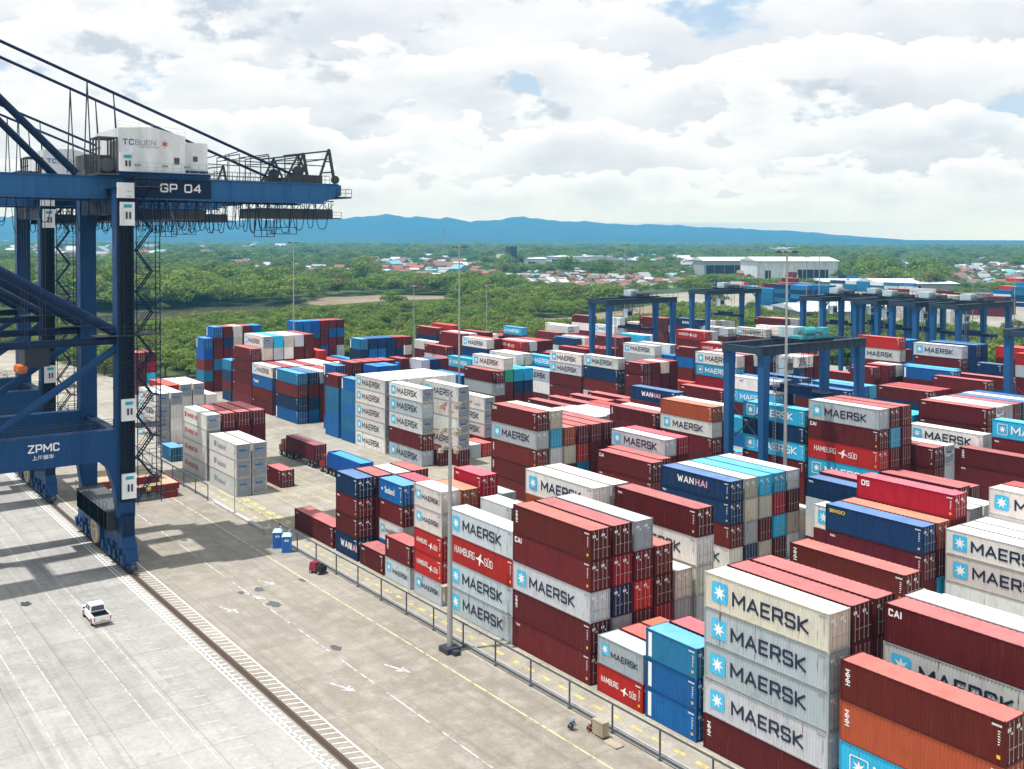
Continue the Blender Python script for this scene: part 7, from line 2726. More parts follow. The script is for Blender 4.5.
# ------------------------------------------------------------------ rubber tyred yard gantries
def rtg(label, loc, sp=24.0, base=7.0, top=23.5):
    root = thing('yard_gantry', label, 'yard crane', loc, 0, 'rubber tyred gantries over the container blocks')
    B = base/2
    for y in (0, sp):
        for sx in (-1, 1):
            m = MB(); m.frustum((sx*B-.45, y-.5, sx*B+.45, y+.5, 2.2), (sx*B-.6, y-.75, sx*B+.6, y+.75, top-1.6)); m.box(sx*B-.62, y-.78, top-1.6, sx*B+.62, y+.78, top)
            m.build('leg', 'rtgblue', root)
        m = MB(); m.box(-B-2.2, y-.55, 1.5, B+2.2, y+.55, 2.5); m.build('sill_beam', 'rtgblue', root)
        m = MB(); m.bar((-B+.3, y, 9.5), (B-.3, y, 15.0), .16); m.bar((-B+.3, y, 15.5), (B-.3, y, 10), .12); m.build('brace', 'dark', root)
        for sx in (-1, 1):
            for q in (-1, 1):
                w = MB(); w.cyl((sx*B+q*1.0, y, .8), .8, (0, 1, 0), .6, 16); w.cyl((sx*B+q*1.0, y, .8), .35, (0, 1, 0), .64, 10); w.build('wheel', 'black', root)
    for sx in (-1, 1):
        m = MB(); m.box(sx*B-.5, -1.2, top, sx*B+.5, sp+1.2, top+1.5)
        for yy in np.arange(0, sp, 2): m.box(sx*B+.5, yy, top+.05, sx*B+.54, yy+.12, top+1.45)
        m.build('girder', 'rtgdeck', root)
        m = MB(); rail_path(m, [(sx*(B+.9), -1.2, top+1.5), (sx*(B+.9), sp+1.2, top+1.5)], 1.1, .07, 2); m.box(sx*B+sx*.5, -1.2, top+1.42, sx*(B+.95), sp+1.2, top+1.5); m.build('handrail', 'dark', root)
    m = MB()
    for y in (-.8, sp+.8): m.box(-B, y-.35, top+.2, B, y+.35, top+1.3)
    m.build('end_tie', 'rtgdeck', root)
    ty = sp*.55
    m = MB(); m.box(-B-.3, ty-3, top+1.55, B+.3, ty+3.4, top+1.95); tr_ = m.build('trolley', 'cblue_d', root)
    m = MB(); m.box(-2.6, ty-2.4, top+1.95, .4, ty+.6, top+3.6); m.build('winch_house', 'rtgpale', tr_)
    m = MB(); m.cyl((1.8, ty-.8, top+2.6), .6, (0, 1, 0), 3.0, 14); m.box(.9, ty+1.5, top+1.95, 2.7, ty+2.6, top+2.9); m.build('winch_drum', 'housing', tr_)
    m = MB(); m.box(-B+.3, ty-2.2, top-4.2, -B+2.2, ty-.2, top-1.8); cb = m.build('operator_cab', 'rtgpale', tr_)
    m = MB(); m.box(-B+.25, ty-2.0, top-3.6, -B+2.25, ty-.4, top-2.4); m.build('window', 'glass', cb)
    m = MB(); m.box(-B+.5, ty-1.5, top-6.6, B-.5, ty-.9, top-5.9); m.box(-B-2.4, ty-1.6, top-7.3, B+2.4, ty+.9, top-6.6)
    for sx in (-1, 1):
        for q in (-1, 1): m.bar((sx*(B+2.3), ty-.35+q*1.1, top-7.3), (sx*(B+2.3), ty-.35+q*1.1, top-8.0), .2)
        for q in (-.7, .7): m.bar((sx*2.2, ty+q, top-6), (sx*2.2, ty+q, top+1.6), .05)
    m.build('spreader', 'cblue_d', root)
    m = MB(); m.box(-1.8, sp+.8, 2.6, 1.8, sp+2.3, 5.2); m.box(-1.2, sp+.9, 5.2, -.6, sp+1.2, 6.2); m.build('generator_box', 'cabinet', root)
    m = MB(); rr = MB()
    m.bar((B+.9, 1.2, 2.6), (B+.9, 1.2, top), .08); m.bar((B+1.4, 1.2, 2.6), (B+1.4, 1.2, top), .08)
    for z in np.arange(3, top, .5): m.bar((B+.9, 1.2, z), (B+1.4, 1.2, z), .05)
    m.build('ladder', 'steel', root)
    m = MB(); m.box(B+.62, -.5, 3.0, B+1.3, .5, 5.4); m.build('switch_cabinet', 'rtgpale', root)
    m = MB(); m.path(loop_pts(B+.9, 1.5, 4.5, top+.1, 2.2), .1, 5); m.path(loop_pts(B+.9, 4.7, 8, top+.1, 2.4), .1, 5); m.path(loop_pts(B+.9, 8.2, 11.5, top+.1, 2.2), .1, 5); m.build('festoon_cable', 'dark', root)
    m = MB(); m.bar((B, 0, top-2.2), (B, 2.6, top), .3); m.bar((B, sp, top-2.2), (B, sp-2.6, top), .3); m.build('knee_brace', 'rtgblue', root)
    return root
MAT['rtgblue'] = weathered('gantry_leg_blue', (.022, .105, .27), .45, .3, (.03, .05, .09), .5)
MAT['rtgdeck'] = weathered('gantry_girder_dark', (.03, .055, .085), .6, .4, (.10, .10, .10), .8)
MAT['rtgpale'] = weathered('gantry_cab_pale', (.45, .58, .62), .5, .2)
MAT['tealdeck'] = weathered('turquoise_winch_deck', (.06, .36, .42), .5, .3)
r1 = rtg('blue yard gantry with turquoise winch beside the tall grey lamp mast', (-110.4, 126.0, 0))
m = MB(); m.box(.5, 9.5, 25.46, 3.3, 17.5, 25.9); m.cyl((2.0, 12.5, 26.6), .65, (0, 1, 0), 2.6, 14); m.box(1.2, 15.2, 25.9, 2.8, 16.9, 27.0); m.bar((3.2, 9.6, 25.9), (3.2, 9.6, 27.2), .08); m.build('winch_deck', 'tealdeck', r1)
RT = [((-192.5, 248.0, 0), 'far blue yard gantry standing in front of the tarpaulin sheds'),
      ((-185.2, 256.0, 0), 'far blue yard gantry half hidden behind its neighbour before the tarpaulin sheds'),((-216.0, 187.5, 0), 'blue yard gantry nearest the river mud, small white winch house on top'),
      ((-237.0, 248.0, 0), 'blue yard gantry before green bushes, at the far edge of the yard'),
      ((-174.5, 248.0, 0), 'far blue yard gantry, first of the three before white tarpaulin roofs'),
      ((-163.0, 248.0, 0), 'far blue yard gantry, middle one of three standing close together'),
      ((-151.0, 248.0, 0), 'far blue yard gantry, last of the three beside the dark tree'),
      ((-98.0, 187.5, 0), 'blue yard gantry cut by the picture edge beside dark red containers')]
for loc, lab in RT:
    o = copy_tree(r1); o.location = loc; o['label'] = lab
    for ch in list(o.children):
        if ch.name.startswith('winch_deck'): bpy.data.objects.remove(ch)

# ------------------------------------------------------------------ lamp masts
def mast(label, u, v, h, heads='ring', w=.42, group='lamp masts of the container yard'):
    root = thing('lamp_mast', label, 'lamp', (u, v, 0), 0, group)
    m = MB(); m.bar((0, 0, 0), (0, 0, h), w, sides=10, w2=w*.45); m.build('pole', 'steel', root)
    m = MB(); m.box(-w*1.3, -w*1.3, 0, w*1.3, w*1.3, .55); m.build('base', 'concrete_barrier' if w < .5 else 'dark', root)
    if heads == 'ring':
        m = MB(); m.cyl((0, 0, h-.3), 1.1, (0, 0, 1), .14, 14); m.build('head_frame', 'steel', root)
        for i in range(6):
            a = i*math.pi/3; l = MB(); l.box(-.28, -.18, -.5, .28, .18, -.25); o = l.build('lamp', 'dark', root, (math.cos(a)*1.2, math.sin(a)*1.2, h)); o.rotation_euler = (0, 0, a)
    elif heads == 'arms':
        for z in (h-.8, h-3.4, h-5.2):
            m = MB(); m.bar((-1.1, 0, z), (1.1, 0, z), .07); m.bar((0, -1.1, z), (0, 1.1, z), .07); m.build('arm', 'steel', root)
            for a, b in ((-1.1, 0), (1.1, 0), (0, 1.1), (0, -1.1)):
                l = MB(); l.box(a-.22, b-.18, z-.45, a+.22, b+.18, z-.05); l.build('lamp', 'cabinet', root)
    m = MB(); m.bar((0, 0, h), (0, 0, h+1.2), .04, sides=5); m.build('lightning_rod', 'steel', root)
    return root
o = mast('grey steel lamp mast standing on the road beside the guard rail', -87.6, 56.3, 25.8, 'arms', .62)
m = MB(); m.box(-.55, -.5, 6.2-.3, .35, .5, 7.5-.3); 
m = MB(); m.box(-.75, -.38, 5.0, -.28, .38, 6.5); m.box(-.9, -.6, 6.5, -.2, .6, 6.56) ; m.build('junction_box', 'cabinet', o)
m = MB(); m.box(.35, -.35, 0, 1.5, .35, .45); m.build('footing', 'dark', o)
for lab, u, v, h, wd in (('tall thin lamp mast rising behind the white five-high stack', -185.2, 121.3, 40, .5), ('tall grey lamp mast beside the turquoise topped yard gantry', -98.8, 121.3, 40, .6),
                    ('lamp mast behind the far blue stacks, next to the bushes', -268.5, 121.3, 40.5, .45), ('short thin lamp mast at the far side of the dark red stacks', -258, 153.5, 28, .36),
                    ('slender lamp mast standing between the far river bank bushes', -311, 215.5, 24.5, .36), ('tall lamp mast with ring head above the far red stacks', -308, 280, 39.5, .5),
                    ('lamp mast rising before the white warehouse end wall', -216.5, 282, 37.5, .5)):
    mast(lab, u, v, h, 'ring', wd)
far_m = [(-330, 420, 33, 'thin far lamp mast over the distant blue container blocks'), (-262, 452, 34, 'thin far lamp mast beside the grey tarpaulin roofs'), (-236, 440, 27, 'short far lamp mast behind the three gantries'), (-420, 640, 34, 'distant lamp mast before the open warehouse front')]
for u, v, h, lab in far_m: mast(lab, u, v, h, 'ring', .45)
mast('thin dark post standing at the open corner of the road', -150.0, 58.2, 9.5, None, .16, None)
# ------------------------------------------------------------------ guard rail
def guard(label, u0, u1, v=57.95, h=1.15, posts=5.6):
    root = thing('guard_rail', label, 'guard rail', (u0, v, 0))
    n = int((u1-u0)/posts)
    for i in range(n+1):
        x = (u1-u0)*i/n; m = MB(); m.box(x-.06, -.06, 0, x+.06, .06, h+1.35); m.box(x-.16, -.16, 0, x+.16, .16, .04); m.build('post', 'railgrey', root)
    m = MB(); L_ = u1-u0
    m.bar((0, 0, h+1.35), (L_, 0, h+1.35), .14, .14); m.build('top_rail', 'railgrey', root)
    m = MB(); m.bar((0, -.02, .35), (L_, -.02, .35), .10, .22); m.build('lower_rail', 'railgrey', root)
    return root
MAT['railgrey'] = weathered('guard_rail_paint', (.10, .11, .125), .5, .3)
guard('dark steel guard rail running from the blue toilets along the yard edge', -133.0, 20.0)
guard('dark steel guard rail running past the white reefer stacks', -330.0, -160.6)
m = MB(); m.box(0, -.3, 0, 19.5, .3, .35); m.box(19.5, -.5, 0, 20.6, .5, .8); bb = m.build('road_barrier', 'concrete_barrier', None, (-158, 58.3, 0)); tag(bb, 'low pale concrete barrier closing the gap between the guard rails', 'barrier')
# ------------------------------------------------------------------ portable toilets
def toilet(label, u, v, rz):
    root = thing('portable_toilet', label, 'toilet', (u, v, 0), rz, 'portable toilets by the guard rail')
    m = MB(); m.box(-.6, -.6, .12, .6, .6, 2.15); m.box(-.65, -.65, 0, .65, .65, .12); m.build('cabin', 'toilet', root)
    m = MB(); m.frustum((-.64, -.64, .64, .64, 2.15), (-.45, -.45, .45, .45, 2.42)); m.cyl((.3, .3, 2.55), .07, (0, 0, 1), .5, 8); m.build('roof', 'toiletroof', root)
    m = MB(); m.box(-.42, -.63, .2, .42, -.6, 2.0); d = m.build('door', 'toiletdoor', root)
    m = MB(); m.box(-.22, -.645, 1.5, .02, -.63, 1.75); m.box(.10, -.645, 1.5, .30, -.63, 1.75); m.build('sign', 'white', d)
    m = MB(); m.box(-.66+.06, -.25, 1.5, -.6, .25, 1.75); m.build('vent', 'dark', root)
    return root
MAT['toiletroof'] = new_mat('toilet_roof', (.5, .68, .78), .5); MAT['toiletdoor'] = new_mat('toilet_door', (.02, .12, .40), .45)
toilet('blue portable toilet nearer the road barrier', -130.8, 56.7, R(60)); toilet('blue portable toilet standing in front of the first', -128.3, 56.9, R(60))
# ------------------------------------------------------------------ pickup
def wheel(parent, x, y, r=.38, w=.26):
    m = MB(); m.cyl((0, 0, 0), r, (0, 1, 0), w, 18); o = m.build('wheel', 'black', parent, (x, y, r))
    m = MB(); m.cyl((0, 0, 0), r*.55, (0, 1, 0), w+.03, 12); m.build('rim', 'steel', o); return o
def pickup(loc, rz):
    root = thing('pickup_truck', 'white double cab pickup truck parked on the pale quay apron', 'pickup', loc, rz)
    m = MB(); pr = [(-2.62, .45), (2.45, .45), (2.62, .60), (2.60, .98), (2.40, 1.06), (1.25, 1.14), (.95, 1.16), (-.85, 1.16), (-.85, .72), (-2.52, .72), (-2.52, 1.14), (-2.62, 1.14)]
    # lower body with wheel arches left open by the tyres
    m.yprism([(-2.62, .42), (2.50, .42), (2.62, .60), (2.60, .98), (2.40, 1.06), (1.25, 1.15), (-.80, 1.15), (-.80, .66), (-2.62, .66)], -.9, .9)
    for sy in (-1, 1): m.yprism([(-2.62, .66), (-.8, .66), (-.8, 1.14), (-2.62, 1.14)], sy*.9-(.08 if sy > 0 else 0), sy*.9+(.08 if sy < 0 else 0))
    m.box(-2.62, -.82, .66, -2.54, .82, 1.14); m.build('body', 'vehicle_white', root)
    m = MB(); m.frustum((-.82, -.86, 1.32, .86, 1.15), (-.62, -.70, .72, .70, 1.80)); cb = m.build('cab', 'vehicle_white', root)
    m = MB()
    def q(a, b, c, d): m.quad(a, b, c, d)
    e = .012
    q((1.18, -.72, 1.24), (1.18, .72, 1.24), (.80+e, .62, 1.72), (.80+e, -.62, 1.72))
    q((-.80-e, .70, 1.24), (-.80-e, -.70, 1.24), (-.66-e, -.62, 1.70), (-.66-e, .62, 1.70))
    for sy in (-1, 1):
        for x0, x1, x2, x3 in ((.38, 1.08, .70, .38), (-.66, .26, .26, -.56)):
            y0 = sy*(.86-.02+e); y1 = sy*(.725+e); q((x0, y0*.985, 1.24), (x1, y0*.985, 1.24), (x2, y1, 1.70), (x3, y1, 1.70))
    m.build('window', 'glass', cb)
    m = MB(); m.box(-2.53, -.81, .665, -.82, .81, .72); m.box(-2.53, .74, .72, -.82, .815, 1.08); m.box(-2.53, -.815, .72, -.82, -.74, 1.08); m.box(-.88, -.8, .72, -.81, .8, 1.12); m.box(-2.53, -.8, .72, -2.48, .8, 1.08); m.build('bed_liner', 'black', root)
    m = MB(); m.box(-2.70, -.85, .40, -2.62, .85, .60); m.build('rear_bumper', 'steel', root)
    m = MB(); m.box(-2.645, -.25, .62, -2.625, .25, .76); m.build('number_plate', 'yellowink', root)
    for sy in (-1, 1):
        m = MB(); m.box(-2.64, sy*.84-.06, .72, -2.60, sy*.84+.06, 1.08); m.build('tail_light', 'redink', root)
        m = MB(); m.box(2.56, sy*.68-.18, .82, 2.63, sy*.68+.18, .98); m.build('headlight', 'glass', root)
        m = MB(); m.box(.95, sy*.90, 1.12, 1.1, sy*1.08, 1.28); m.build('mirror', 'black', root)
        for x in (1.62, -1.62): wheel(root, x, sy*.80)
    return root
pickup((-117.4, 29.9, .01), R(180))
# ------------------------------------------------------------------ terminal trucks
def truck(label, loc, box_col, tractor=True, Lc=12.19, paint='blue'):
    root = thing('container_truck', label, 'truck', loc, 0, None)
    m = MB(); m.box(0, .45, 1.05, Lc, .75, 1.35); m.box(0, 1.7, 1.05, Lc, 2.0, 1.35)
    for x in np.arange(.2, Lc, 2.4): m.box(x, 0, 1.2, x+.2, 2.44, 1.35)
    m.box(Lc-.25, .1, .65, Lc-.1, 2.34, .85); m.build('chassis', 'dark', root)
    for x in (Lc-1.3, Lc-2.6, .9, 2.1):
        for y in (.15, 2.0): w_ = wheel(root, x, y+.15, .5, .34)
    if tractor:
        m = MB(); m.box(-3.4, .2, .75, -.2, 2.24, 1.1); m.build('tractor_frame', 'dark', root)
        m = MB(); m.yprism([(-3.6, 1.0), (-1.35, 1.0), (-1.35, 3.0), (-1.7, 3.2), (-2.45, 3.15), (-2.75, 2.1), (-3.6, 1.95)], .15, 2.3); cb = m.build('cab', 'vehicle_red', root)
        m = MB(); m.quad((-2.48, .3, 3.0), (-2.48, 2.15, 3.0), (-2.77, 2.15, 2.15), (-2.77, .3, 2.15))
        for y in (.14, 2.31): m.quad((-2.6, y, 2.2), (-1.6, y, 2.2), (-1.6, y, 2.9), (-2.38, y, 2.9))
        m.build('window', 'glass', cb)
        m = MB(); m.cyl((-1.2, .4, 2.4), .09, (0, 0, 1), 2.2, 8); m.build('exhaust', 'steel', root)
        for y in (.3, 2.15): wheel(root, -2.9, y, .5, .34); wheel(root, -.7, y, .5, .34)
    return root
def loaded(label, loc, col, Lc, H, open_top=False):
    ob = thing('shipping_container', label, 'container', loc)
    if not open_top:
        ms = cont_meshes(Lc, H, False)
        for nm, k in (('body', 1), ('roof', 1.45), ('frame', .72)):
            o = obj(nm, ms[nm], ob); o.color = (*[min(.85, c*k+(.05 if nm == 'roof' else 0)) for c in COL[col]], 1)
        for yy in (.15, CW/2+.01): o = obj('door', ms['door'], ob); o.location = (Lc-.1, yy, 0); o.color = (*COL[col], 1); obj('lock_rod', ms['lock_rods'], o)
    else:
        m = MB(); m.box(0, 0, .1, Lc, .06, H); m.box(0, 2.38, .1, Lc, 2.44, H); m.box(0, 0, .1, .06, 2.44, H); m.box(Lc-.06, 0, .1, Lc, 2.44, H); m.box(0, 0, .05, Lc, 2.44, .15)
        for x in np.arange(.3, Lc, .55): m.box(x, -.04, .15, x+.14, 0, H-.12); m.box(x, 2.44, .15, x+.14, 2.48, H-.12)
        o = m.build('body', 'paint', ob); o.color = (*COL['royal'], 1)
        m = MB()
        n = 12
        for i in range(n):
            a = Lc*i/n; b = Lc*(i+1)/n; s = .10 if i % 2 else -.05
            m.quad((a, .02, H-.1), (b, .02, H-.1), (b, 1.22, H-.28-s), (a, 1.22, H-.28+s)); m.quad((a, 1.22, H-.28+s), (b, 1.22, H-.28-s), (b, 2.42, H-.1), (a, 2.42, H-.1))
        o = m.build('tarpaulin', 'paint', ob); o.color = (.09, .38, .72, 1)
    return ob
truck('red tractor with container chassis waiting in the truck lane', (-166.2, 81.4, 0), None)
loaded('blue open-top container with sagging tarpaulin, on the red truck', (-166.2, 81.4, 1.36), 'royal', 12.19, 2.7, True)
truck('container chassis with double axles standing in the truck lane', (-183.8, 81.4, 0), None)
loaded('dark red container riding on the chassis ahead of the red truck', (-183.8, 81.4, 1.36), 'wine', 12.192, 2.896)
# ------------------------------------------------------------------ hatch covers under the crane
for k, (u, v, L_, W_, dz) in enumerate(((-176.5, 43.5, 10.5, 11.5, 0), (-176.0, 44.3, 9.8, 11.0, 1.15), (-176.8, 43.2, 8.6, 9.6, 2.3))):
    root = thing('hatch_cover', ['dark red steel hatch cover, lowest of the three under the crane', 'dark red steel hatch cover, middle of the three under the crane', 'dark red hatch cover with sandy deck, topmost of the three under the crane'][k], 'hatch cover', (u, v, dz), R(0), 'ship hatch covers stacked beside the crane')
    m = MB(); m.box(0, 0, .05, L_, W_, 1.0)
    for x in np.arange(.5, L_, 1.2): m.box(x, -.06, .1, x+.12, 0, .95); m.box(x, W_, .1, x+.12, W_+.06, .95)
    for y in np.arange(.5, W_, 1.2): m.box(L_, y, .1, L_+.06, y+.12, .95)
    m.box(-.1, -.12, .9, L_+.12, W_+.12, 1.02); m.build('frame', 'redbrown', root)
    m = MB(); m.box(.15, .15, 1.02, L_-.15, W_-.15, 1.06); m.build('deck', 'rustdeck', root)
# ------------------------------------------------------------------ small equipment by the rail
def skin_person(name, pts, edges, radii, mat):
    me = bpy.data.meshes.new(name); me.from_pydata(pts, edges, []); me.materials.append(MAT[mat]); me.update()
    o = obj(name, me); sm = o.modifiers.new('skin', 'SKIN'); o.modifiers.new('sub', 'SUBSURF').render_levels = 1
    for i, r_ in enumerate(radii): me.skin_vertices[0].data[i].radius = (r_, r_)
    me.skin_vertices[0].data[0].use_root = True
    return o
def person(label, loc, rz, pose, top, trouser, helmet=None):
    root = thing('person', label, 'person', loc, rz)
    if pose == 'stand':
        hip = (0, 0, .93); J = [hip, (0, 0, 1.15), (0, .02, 1.40), (0, .02, 1.52), (0, .05, 1.64), (-.19, .02, 1.42), (-.26, .06, 1.15), (-.22, .25, .98), (.19, .02, 1.42), (.26, .04, 1.14), (.25, .22, .95), (-.1, 0, .9), (-.12, .03, .5), (-.13, 0, .09), (-.13, .12, .04), (.1, 0, .9), (.13, .05, .5), (.15, 0, .09), (.15, .12, .04)]
    else:   # crouching
        hip = (0, -.10, .32); J = [hip, (0, 0, .50), (0, .14, .68), (0, .20, .78), (0, .27, .88), (-.18, .14, .70), (-.22, .32, .52), (-.14, .48, .36), (.18, .14, .70), (.23, .32, .50), (.12, .50, .38), (-.1, -.08, .32), (-.17, .30, .42), (-.15, .05, .09), (-.15, .22, .04), (.1, -.08, .32), (.17, .30, .42), (.15, .05, .09), (.15, .22, .04)]
    Ed = [(0, 1), (1, 2), (2, 3), (3, 4), (2, 5), (5, 6), (6, 7), (2, 8), (8, 9), (9, 10), (0, 11), (11, 12), (12, 13), (13, 14), (0, 15), (15, 16), (16, 17), (17, 18)]
    Rd = [.14, .13, .15, .055, .10, .07, .05, .038, .07, .05, .038, .10, .065, .045, .04, .10, .065, .045, .04]
    b = skin_person('body', J, Ed, Rd, 'skin'); b.parent = root
    c = skin_person('shirt', [J[0], J[1], J[2], J[5], J[6], J[8], J[9]], [(0, 1), (1, 2), (2, 3), (3, 4), (2, 5), (5, 6)], [.16, .155, .175, .09, .07, .09, .07], top); c.parent = root
    d = skin_person('trousers', [J[0], J[11], J[12], J[13], J[15], J[16], J[17]], [(0, 1), (1, 2), (2, 3), (0, 4), (4, 5), (5, 6)], [.155, .115, .085, .07, .115, .085, .07], trouser); d.parent = root
    m = MB(); hx, hy, hz2 = J[4]; k = 10
    for i in range(3):
        r0 = .135*math.cos(i*.5); r1_ = .135*math.cos((i+1)*.5); z0 = hz2+.02+.12*math.sin(i*.5); z1 = hz2+.02+.12*math.sin((i+1)*.5)
        for j in range(k):
            a = 2*math.pi*j/k; a2 = 2*math.pi*(j+1)/k
            m.quad((hx+math.cos(a)*r0, hy+math.sin(a)*r0, z0), (hx+math.cos(a2)*r0, hy+math.sin(a2)*r0, z0), (hx+math.cos(a2)*r1_, hy+math.sin(a2)*r1_, z1), (hx+math.cos(a)*r1_, hy+math.sin(a)*r1_, z1))
    m.build('helmet', helmet or 'yellowink', root)
    return root
person('worker in yellow green safety vest on the crane stair landing', (-142.8+8.8+1.2, 37.7+2.6, 8.53), R(-90), 'stand', 'vest', 'cloth_navy', 'white')
person('person in dark blue overalls crouching beside the guard rail', (-67.5, 55.5, 0), R(-60), 'crouch', 'cloth_navy', 'cloth_navy', 'tealink')
root = thing('welding_set', 'beige machine cabinet on a steel sled beside the guard rail', 'machine', (-65.7, 56.7, 0), R(0))
root.scale = (.85, .8, .8)
m = MB(); m.box(0, -.45, .3, 1.5, .45, 1.75); m.box(-.02, -.47, 1.68, 1.52, .47, 1.78)
for z in (.5, .65, .8): m.box(.2, -.46, z, 1.3, -.45, z+.06)
m.build('cabinet', 'cabinet', root)
m = MB(); m.box(-.3, -.55, .0, 3.6, -.45, .14); m.box(-.3, .45, .0, 3.6, .55, .14); m.box(3.5, -.55, .05, 3.6, .55, .16); m.box(-.3, -.55, .05, -.2, .55, .16); m.box(1.6, -.45, .06, 3.5, .45, .1); m.build('sled', 'cabinet', root)
person('person in dark red jacket bending over the beige machine cabinet', (-66.3, 56.6, 0), R(-80), 'crouch', 'cloth_red', 'cloth_navy', 'black')
root = thing('mobile_generator', 'small red and black generator on wheels beside the guard rail', 'generator', (-118.0, 56.3, 0), R(20))
m = MB(); m.frustum((-.9, -.5, .2, .5, .35), (-.8, -.42, .1, .42, 1.3)); m.build('housing', 'cloth_red', root)
m = MB(); m.box(.2, -.5, .35, 1.2, .5, 1.05); m.box(.35, -.3, 1.05, .9, .3, 1.25); m.bar((1.2, 0, .5), (1.9, 0, .35), .1); m.build('engine', 'black', root)
for x in (-.5, .8):
    for y in (-.52, .52): wheel(root, x, y, .26, .16)
# ------------------------------------------------------------------ far buildings
def warehouse(label, P0, P1, dep_, h, ridge_, bays, dark=True, roofm='whroof', wallm='cwhite'):
    """long front from P0 to P1, depth away from the camera"""
    a = Vector((*P0, 0)); b = Vector((*P1, 0)); d = b-a; Lw = d.length; rz = math.atan2(d.y, d.x)
    root = thing('warehouse', label, 'warehouse', (a.x, a.y, -.6), rz)
    m = MB(); m.box(0, .4, 0, Lw, dep_, h); m.build('wall', wallm, root)
    m = MB(); m.xprism([(-1.5, h), (dep_+1.5, h), (dep_/2, h+ridge_)], -1.5, Lw+1.5); m.build('roof', roofm, root)
    for x0, x1, hh in bays:
        m = MB(); m.box(x0*Lw, .25, 0, x1*Lw, .39, hh*h); m.build('opening', 'black', root)
    m = MB()
    for i in range(int(Lw/12)+1): m.box(i*12-.2 if i*12 > .2 else 0, .0, 0, min(Lw, i*12+.2), .4, h)
    m.build('columns', wallm, root)
    return root
MAT['whroof'] = weathered('warehouse_roof', (.66, .68, .70), .5, .25, streak=False); MAT['tarp'] = weathered('tarpaulin_roof', (.58, .66, .74), .6, .2, streak=False, scale=.2)
MAT['greywall'] = weathered('grey_wall', (.40, .42, .42), .7, .2)
WH = WHS
for w_ in WH: warehouse(*w_[:5], w_[5], w_[6], True, *w_[7:])
def house_mesh(seed):
    r_ = random.Random(seed); m = MB(); L_ = 1; W_ = r_.uniform(.55, .8); h = r_.uniform(.28, .36)
    m.mi = 0; m.box(-.5, -W_/2, -.1, .5, W_/2, h)
    if seed % 2: m.box(-.5, -W_/2-.25, -.1, .1, -W_/2, h*.8)
    m.mi = 1; e = .06; m.xprism([(-W_/2-e, h), (W_/2+e, h), (0, h+.13+.07*(seed % 3))], -.5-e, .5+e)
    if seed % 2: m.quad((-.55, -W_/2-.3, h*.78), (.15, -W_/2-.3, h*.78), (.15, -W_/2, h), (-.55, -W_/2, h))
    m.mi = 2; m.box(-.12, -W_/2-.01 if not seed % 2 else W_/2, 0, .05, -W_/2 if not seed % 2 else W_/2+.01, h*.7); m.box(.5, -.15, h*.35, .51, .1, h*.7)
    me = m.mesh('house', 'housewall', 'houseroof', 'black'); return me
def rnd_mat(name, cols, obcol=False):
    m = new_mat(name, cols[0], .8); t = m.node_tree; l = t.links.new; oi = N(t, 'ShaderNodeObjectInfo')
    if obcol: l(oi.outputs['Color'], t.nodes['Principled BSDF'].inputs['Base Color']); return m
    cr = N(t, 'ShaderNodeValToRGB'); cr.color_ramp.interpolation = 'CONSTANT'
    while len(cr.color_ramp.elements) < len(cols): cr.color_ramp.elements.new(.5)
    for i, c in enumerate(cols): cr.color_ramp.elements[i].position = i/len(cols); cr.color_ramp.elements[i].color = (*c, 1)
    l(oi.outputs['Random'], cr.inputs[0]); l(cr.outputs[0], t.nodes['Principled BSDF'].inputs['Base Color']); return m
MAT['housewall'] = rnd_mat('house_wall', [(.5, .45, .38), (.42, .32, .24), (.6, .58, .55), (.30, .24, .20), (.35, .42, .40)])
MAT['houseroof'] = rnd_mat('house_roof', [(.5, .5, .5)], True)
hms = [house_mesh(i) for i in range(6)]
RC = {'rust': (.23, .115, .08), 'grey': (.30, .32, .34), 'white': (.55, .56, .57), 'brown': (.22, .13, .10), 'turquoise': (.16, .40, .44), 'red': (.33, .10, .08)}
GR = {'a': 'village between the trees across the river', 'b': 'low houses packed together beyond the bushes', 'c': 'far town on the plain behind the crane', 'd': 'houses at the forest edge behind the far yard', 'e': 'scattered farm houses in the forest'}
for (x, y, g_, s, rz_, rc_, k) in HOUSES:
    o = obj('house', hms[k], None, (x, y, -.9), rz_); o.scale = (s, s, s); o.color = (*RC[rc_], 1)
    tag(o, rc_+' roofed house, one of the '+GR[g_], 'house', rc_+' roofed houses of the '+GR[g_])
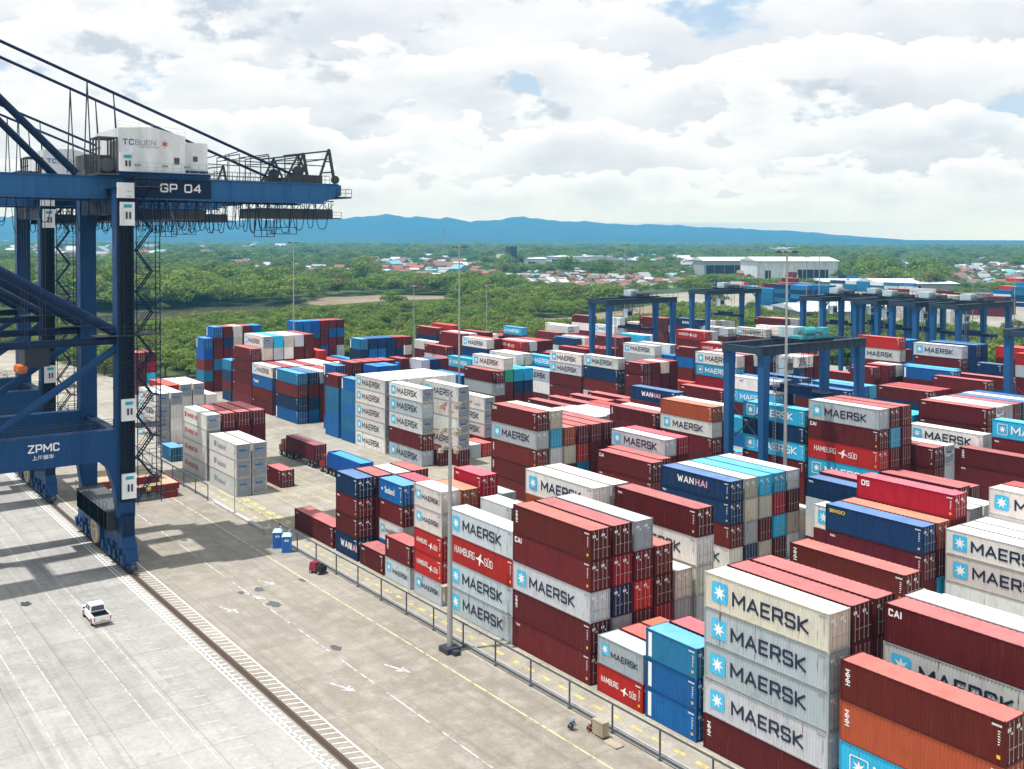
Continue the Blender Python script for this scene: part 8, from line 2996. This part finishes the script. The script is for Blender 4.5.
# tall landmarks
MAT['bandtower'] = weathered('tower_wall', (.06, .05, .05), .6, .3)
root = thing('office_tower', 'dark tall block beside a pale one among the far trees', 'building', (-1324, 964, -0.9))
m = MB(); m.box(-7, -6, 0, 7, 6, 30); m.build('tower', 'bandtower', root)
m = MB()
for i in range(9): m.box(-7.1, -6.1, 2.2+i*3.1, 7.1, 6.1, 3.7+i*3.1)
m.build('window', 'glass', root)
m = MB(); m.box(-30, -7, 0, -8, 6, 17); m.box(-30, -7.2, 17, -8, 6.2, 17.6); m.build('wing', 'cwhite', root)
MAT_ = 0
root = thing('radio_mast', 'lattice radio mast standing above the far forest', 'mast', (-2904, 1838, -0.9))
m = MB()
for sx in (-1, 1):
    for sy in (-1, 1): m.bar((sx*5, sy*5, 0), (sx*1.6, sy*1.6, 70), .9)
for i in range(9):
    z = i*7.5; k = 5-3.4*z/70; m.bar((-k, -k, z), (k, -k, z+7.5), .5); m.bar((k, k, z), (-k, k, z+7.5), .5); m.bar((k, -k, z), (k, k, z+7.5), .5)
m.build('lattice', 'steel', root)
m = MB(); m.cyl((0, 0, 66), 4.5, (0, 0, 1), 7, 12); m.build('antenna_ring', 'greyink', root)

# the houses beyond those picked out one by one
V = []; Fc = []; Cc = []
hr = random.Random(31)
for (x, y, s, rz) in HS:
    W_ = s*hr.uniform(.5, .8)/2; L2 = s/2; h = s*.3; n = len(V); c, sn = math.cos(rz), math.sin(rz)
    for px_, py_, pz_ in ((-L2, -W_, 0), (L2, -W_, 0), (L2, W_, 0), (-L2, W_, 0), (-L2, -W_, h), (L2, -W_, h), (L2, W_, h), (-L2, W_, h), (-L2, 0, h*1.45), (L2, 0, h*1.45)):
        V.append((x+px_*c-py_*sn, y+px_*sn+py_*c, pz_-.9))
    wc = hr.choice([(.5, .45, .38), (.42, .32, .24), (.5, .5, .48), (.30, .24, .20)]); rc_ = hr.choice(list(RC.values()))
    for q, cc in (((0, 1, 5, 4), wc), ((1, 2, 6, 9, 5), wc), ((2, 3, 7, 6), wc), ((3, 0, 4, 8, 7), wc), ((4, 5, 9, 8), rc_), ((6, 7, 8, 9), rc_)):
        Fc.append(tuple(n+i for i in q)); Cc += [(*cc, 1)]*len(q)
me = bpy.data.meshes.new('distant_town'); me.from_pydata(V, [], Fc); ca = me.color_attributes.new('paint', 'FLOAT_COLOR', 'CORNER'); ca.data.foreach_set('color', np.array(Cc, np.float32).ravel())
mm = new_mat('town_paint', (.5, .5, .5), .8); at_ = N(mm.node_tree, 'ShaderNodeAttribute', attribute_name='paint'); mm.node_tree.links.new(at_.outputs['Color'], mm.node_tree.nodes['Principled BSDF'].inputs['Base Color'])
me.materials.append(mm); me.update(); o = obj('distant_town', me); o['kind'] = 'stuff'
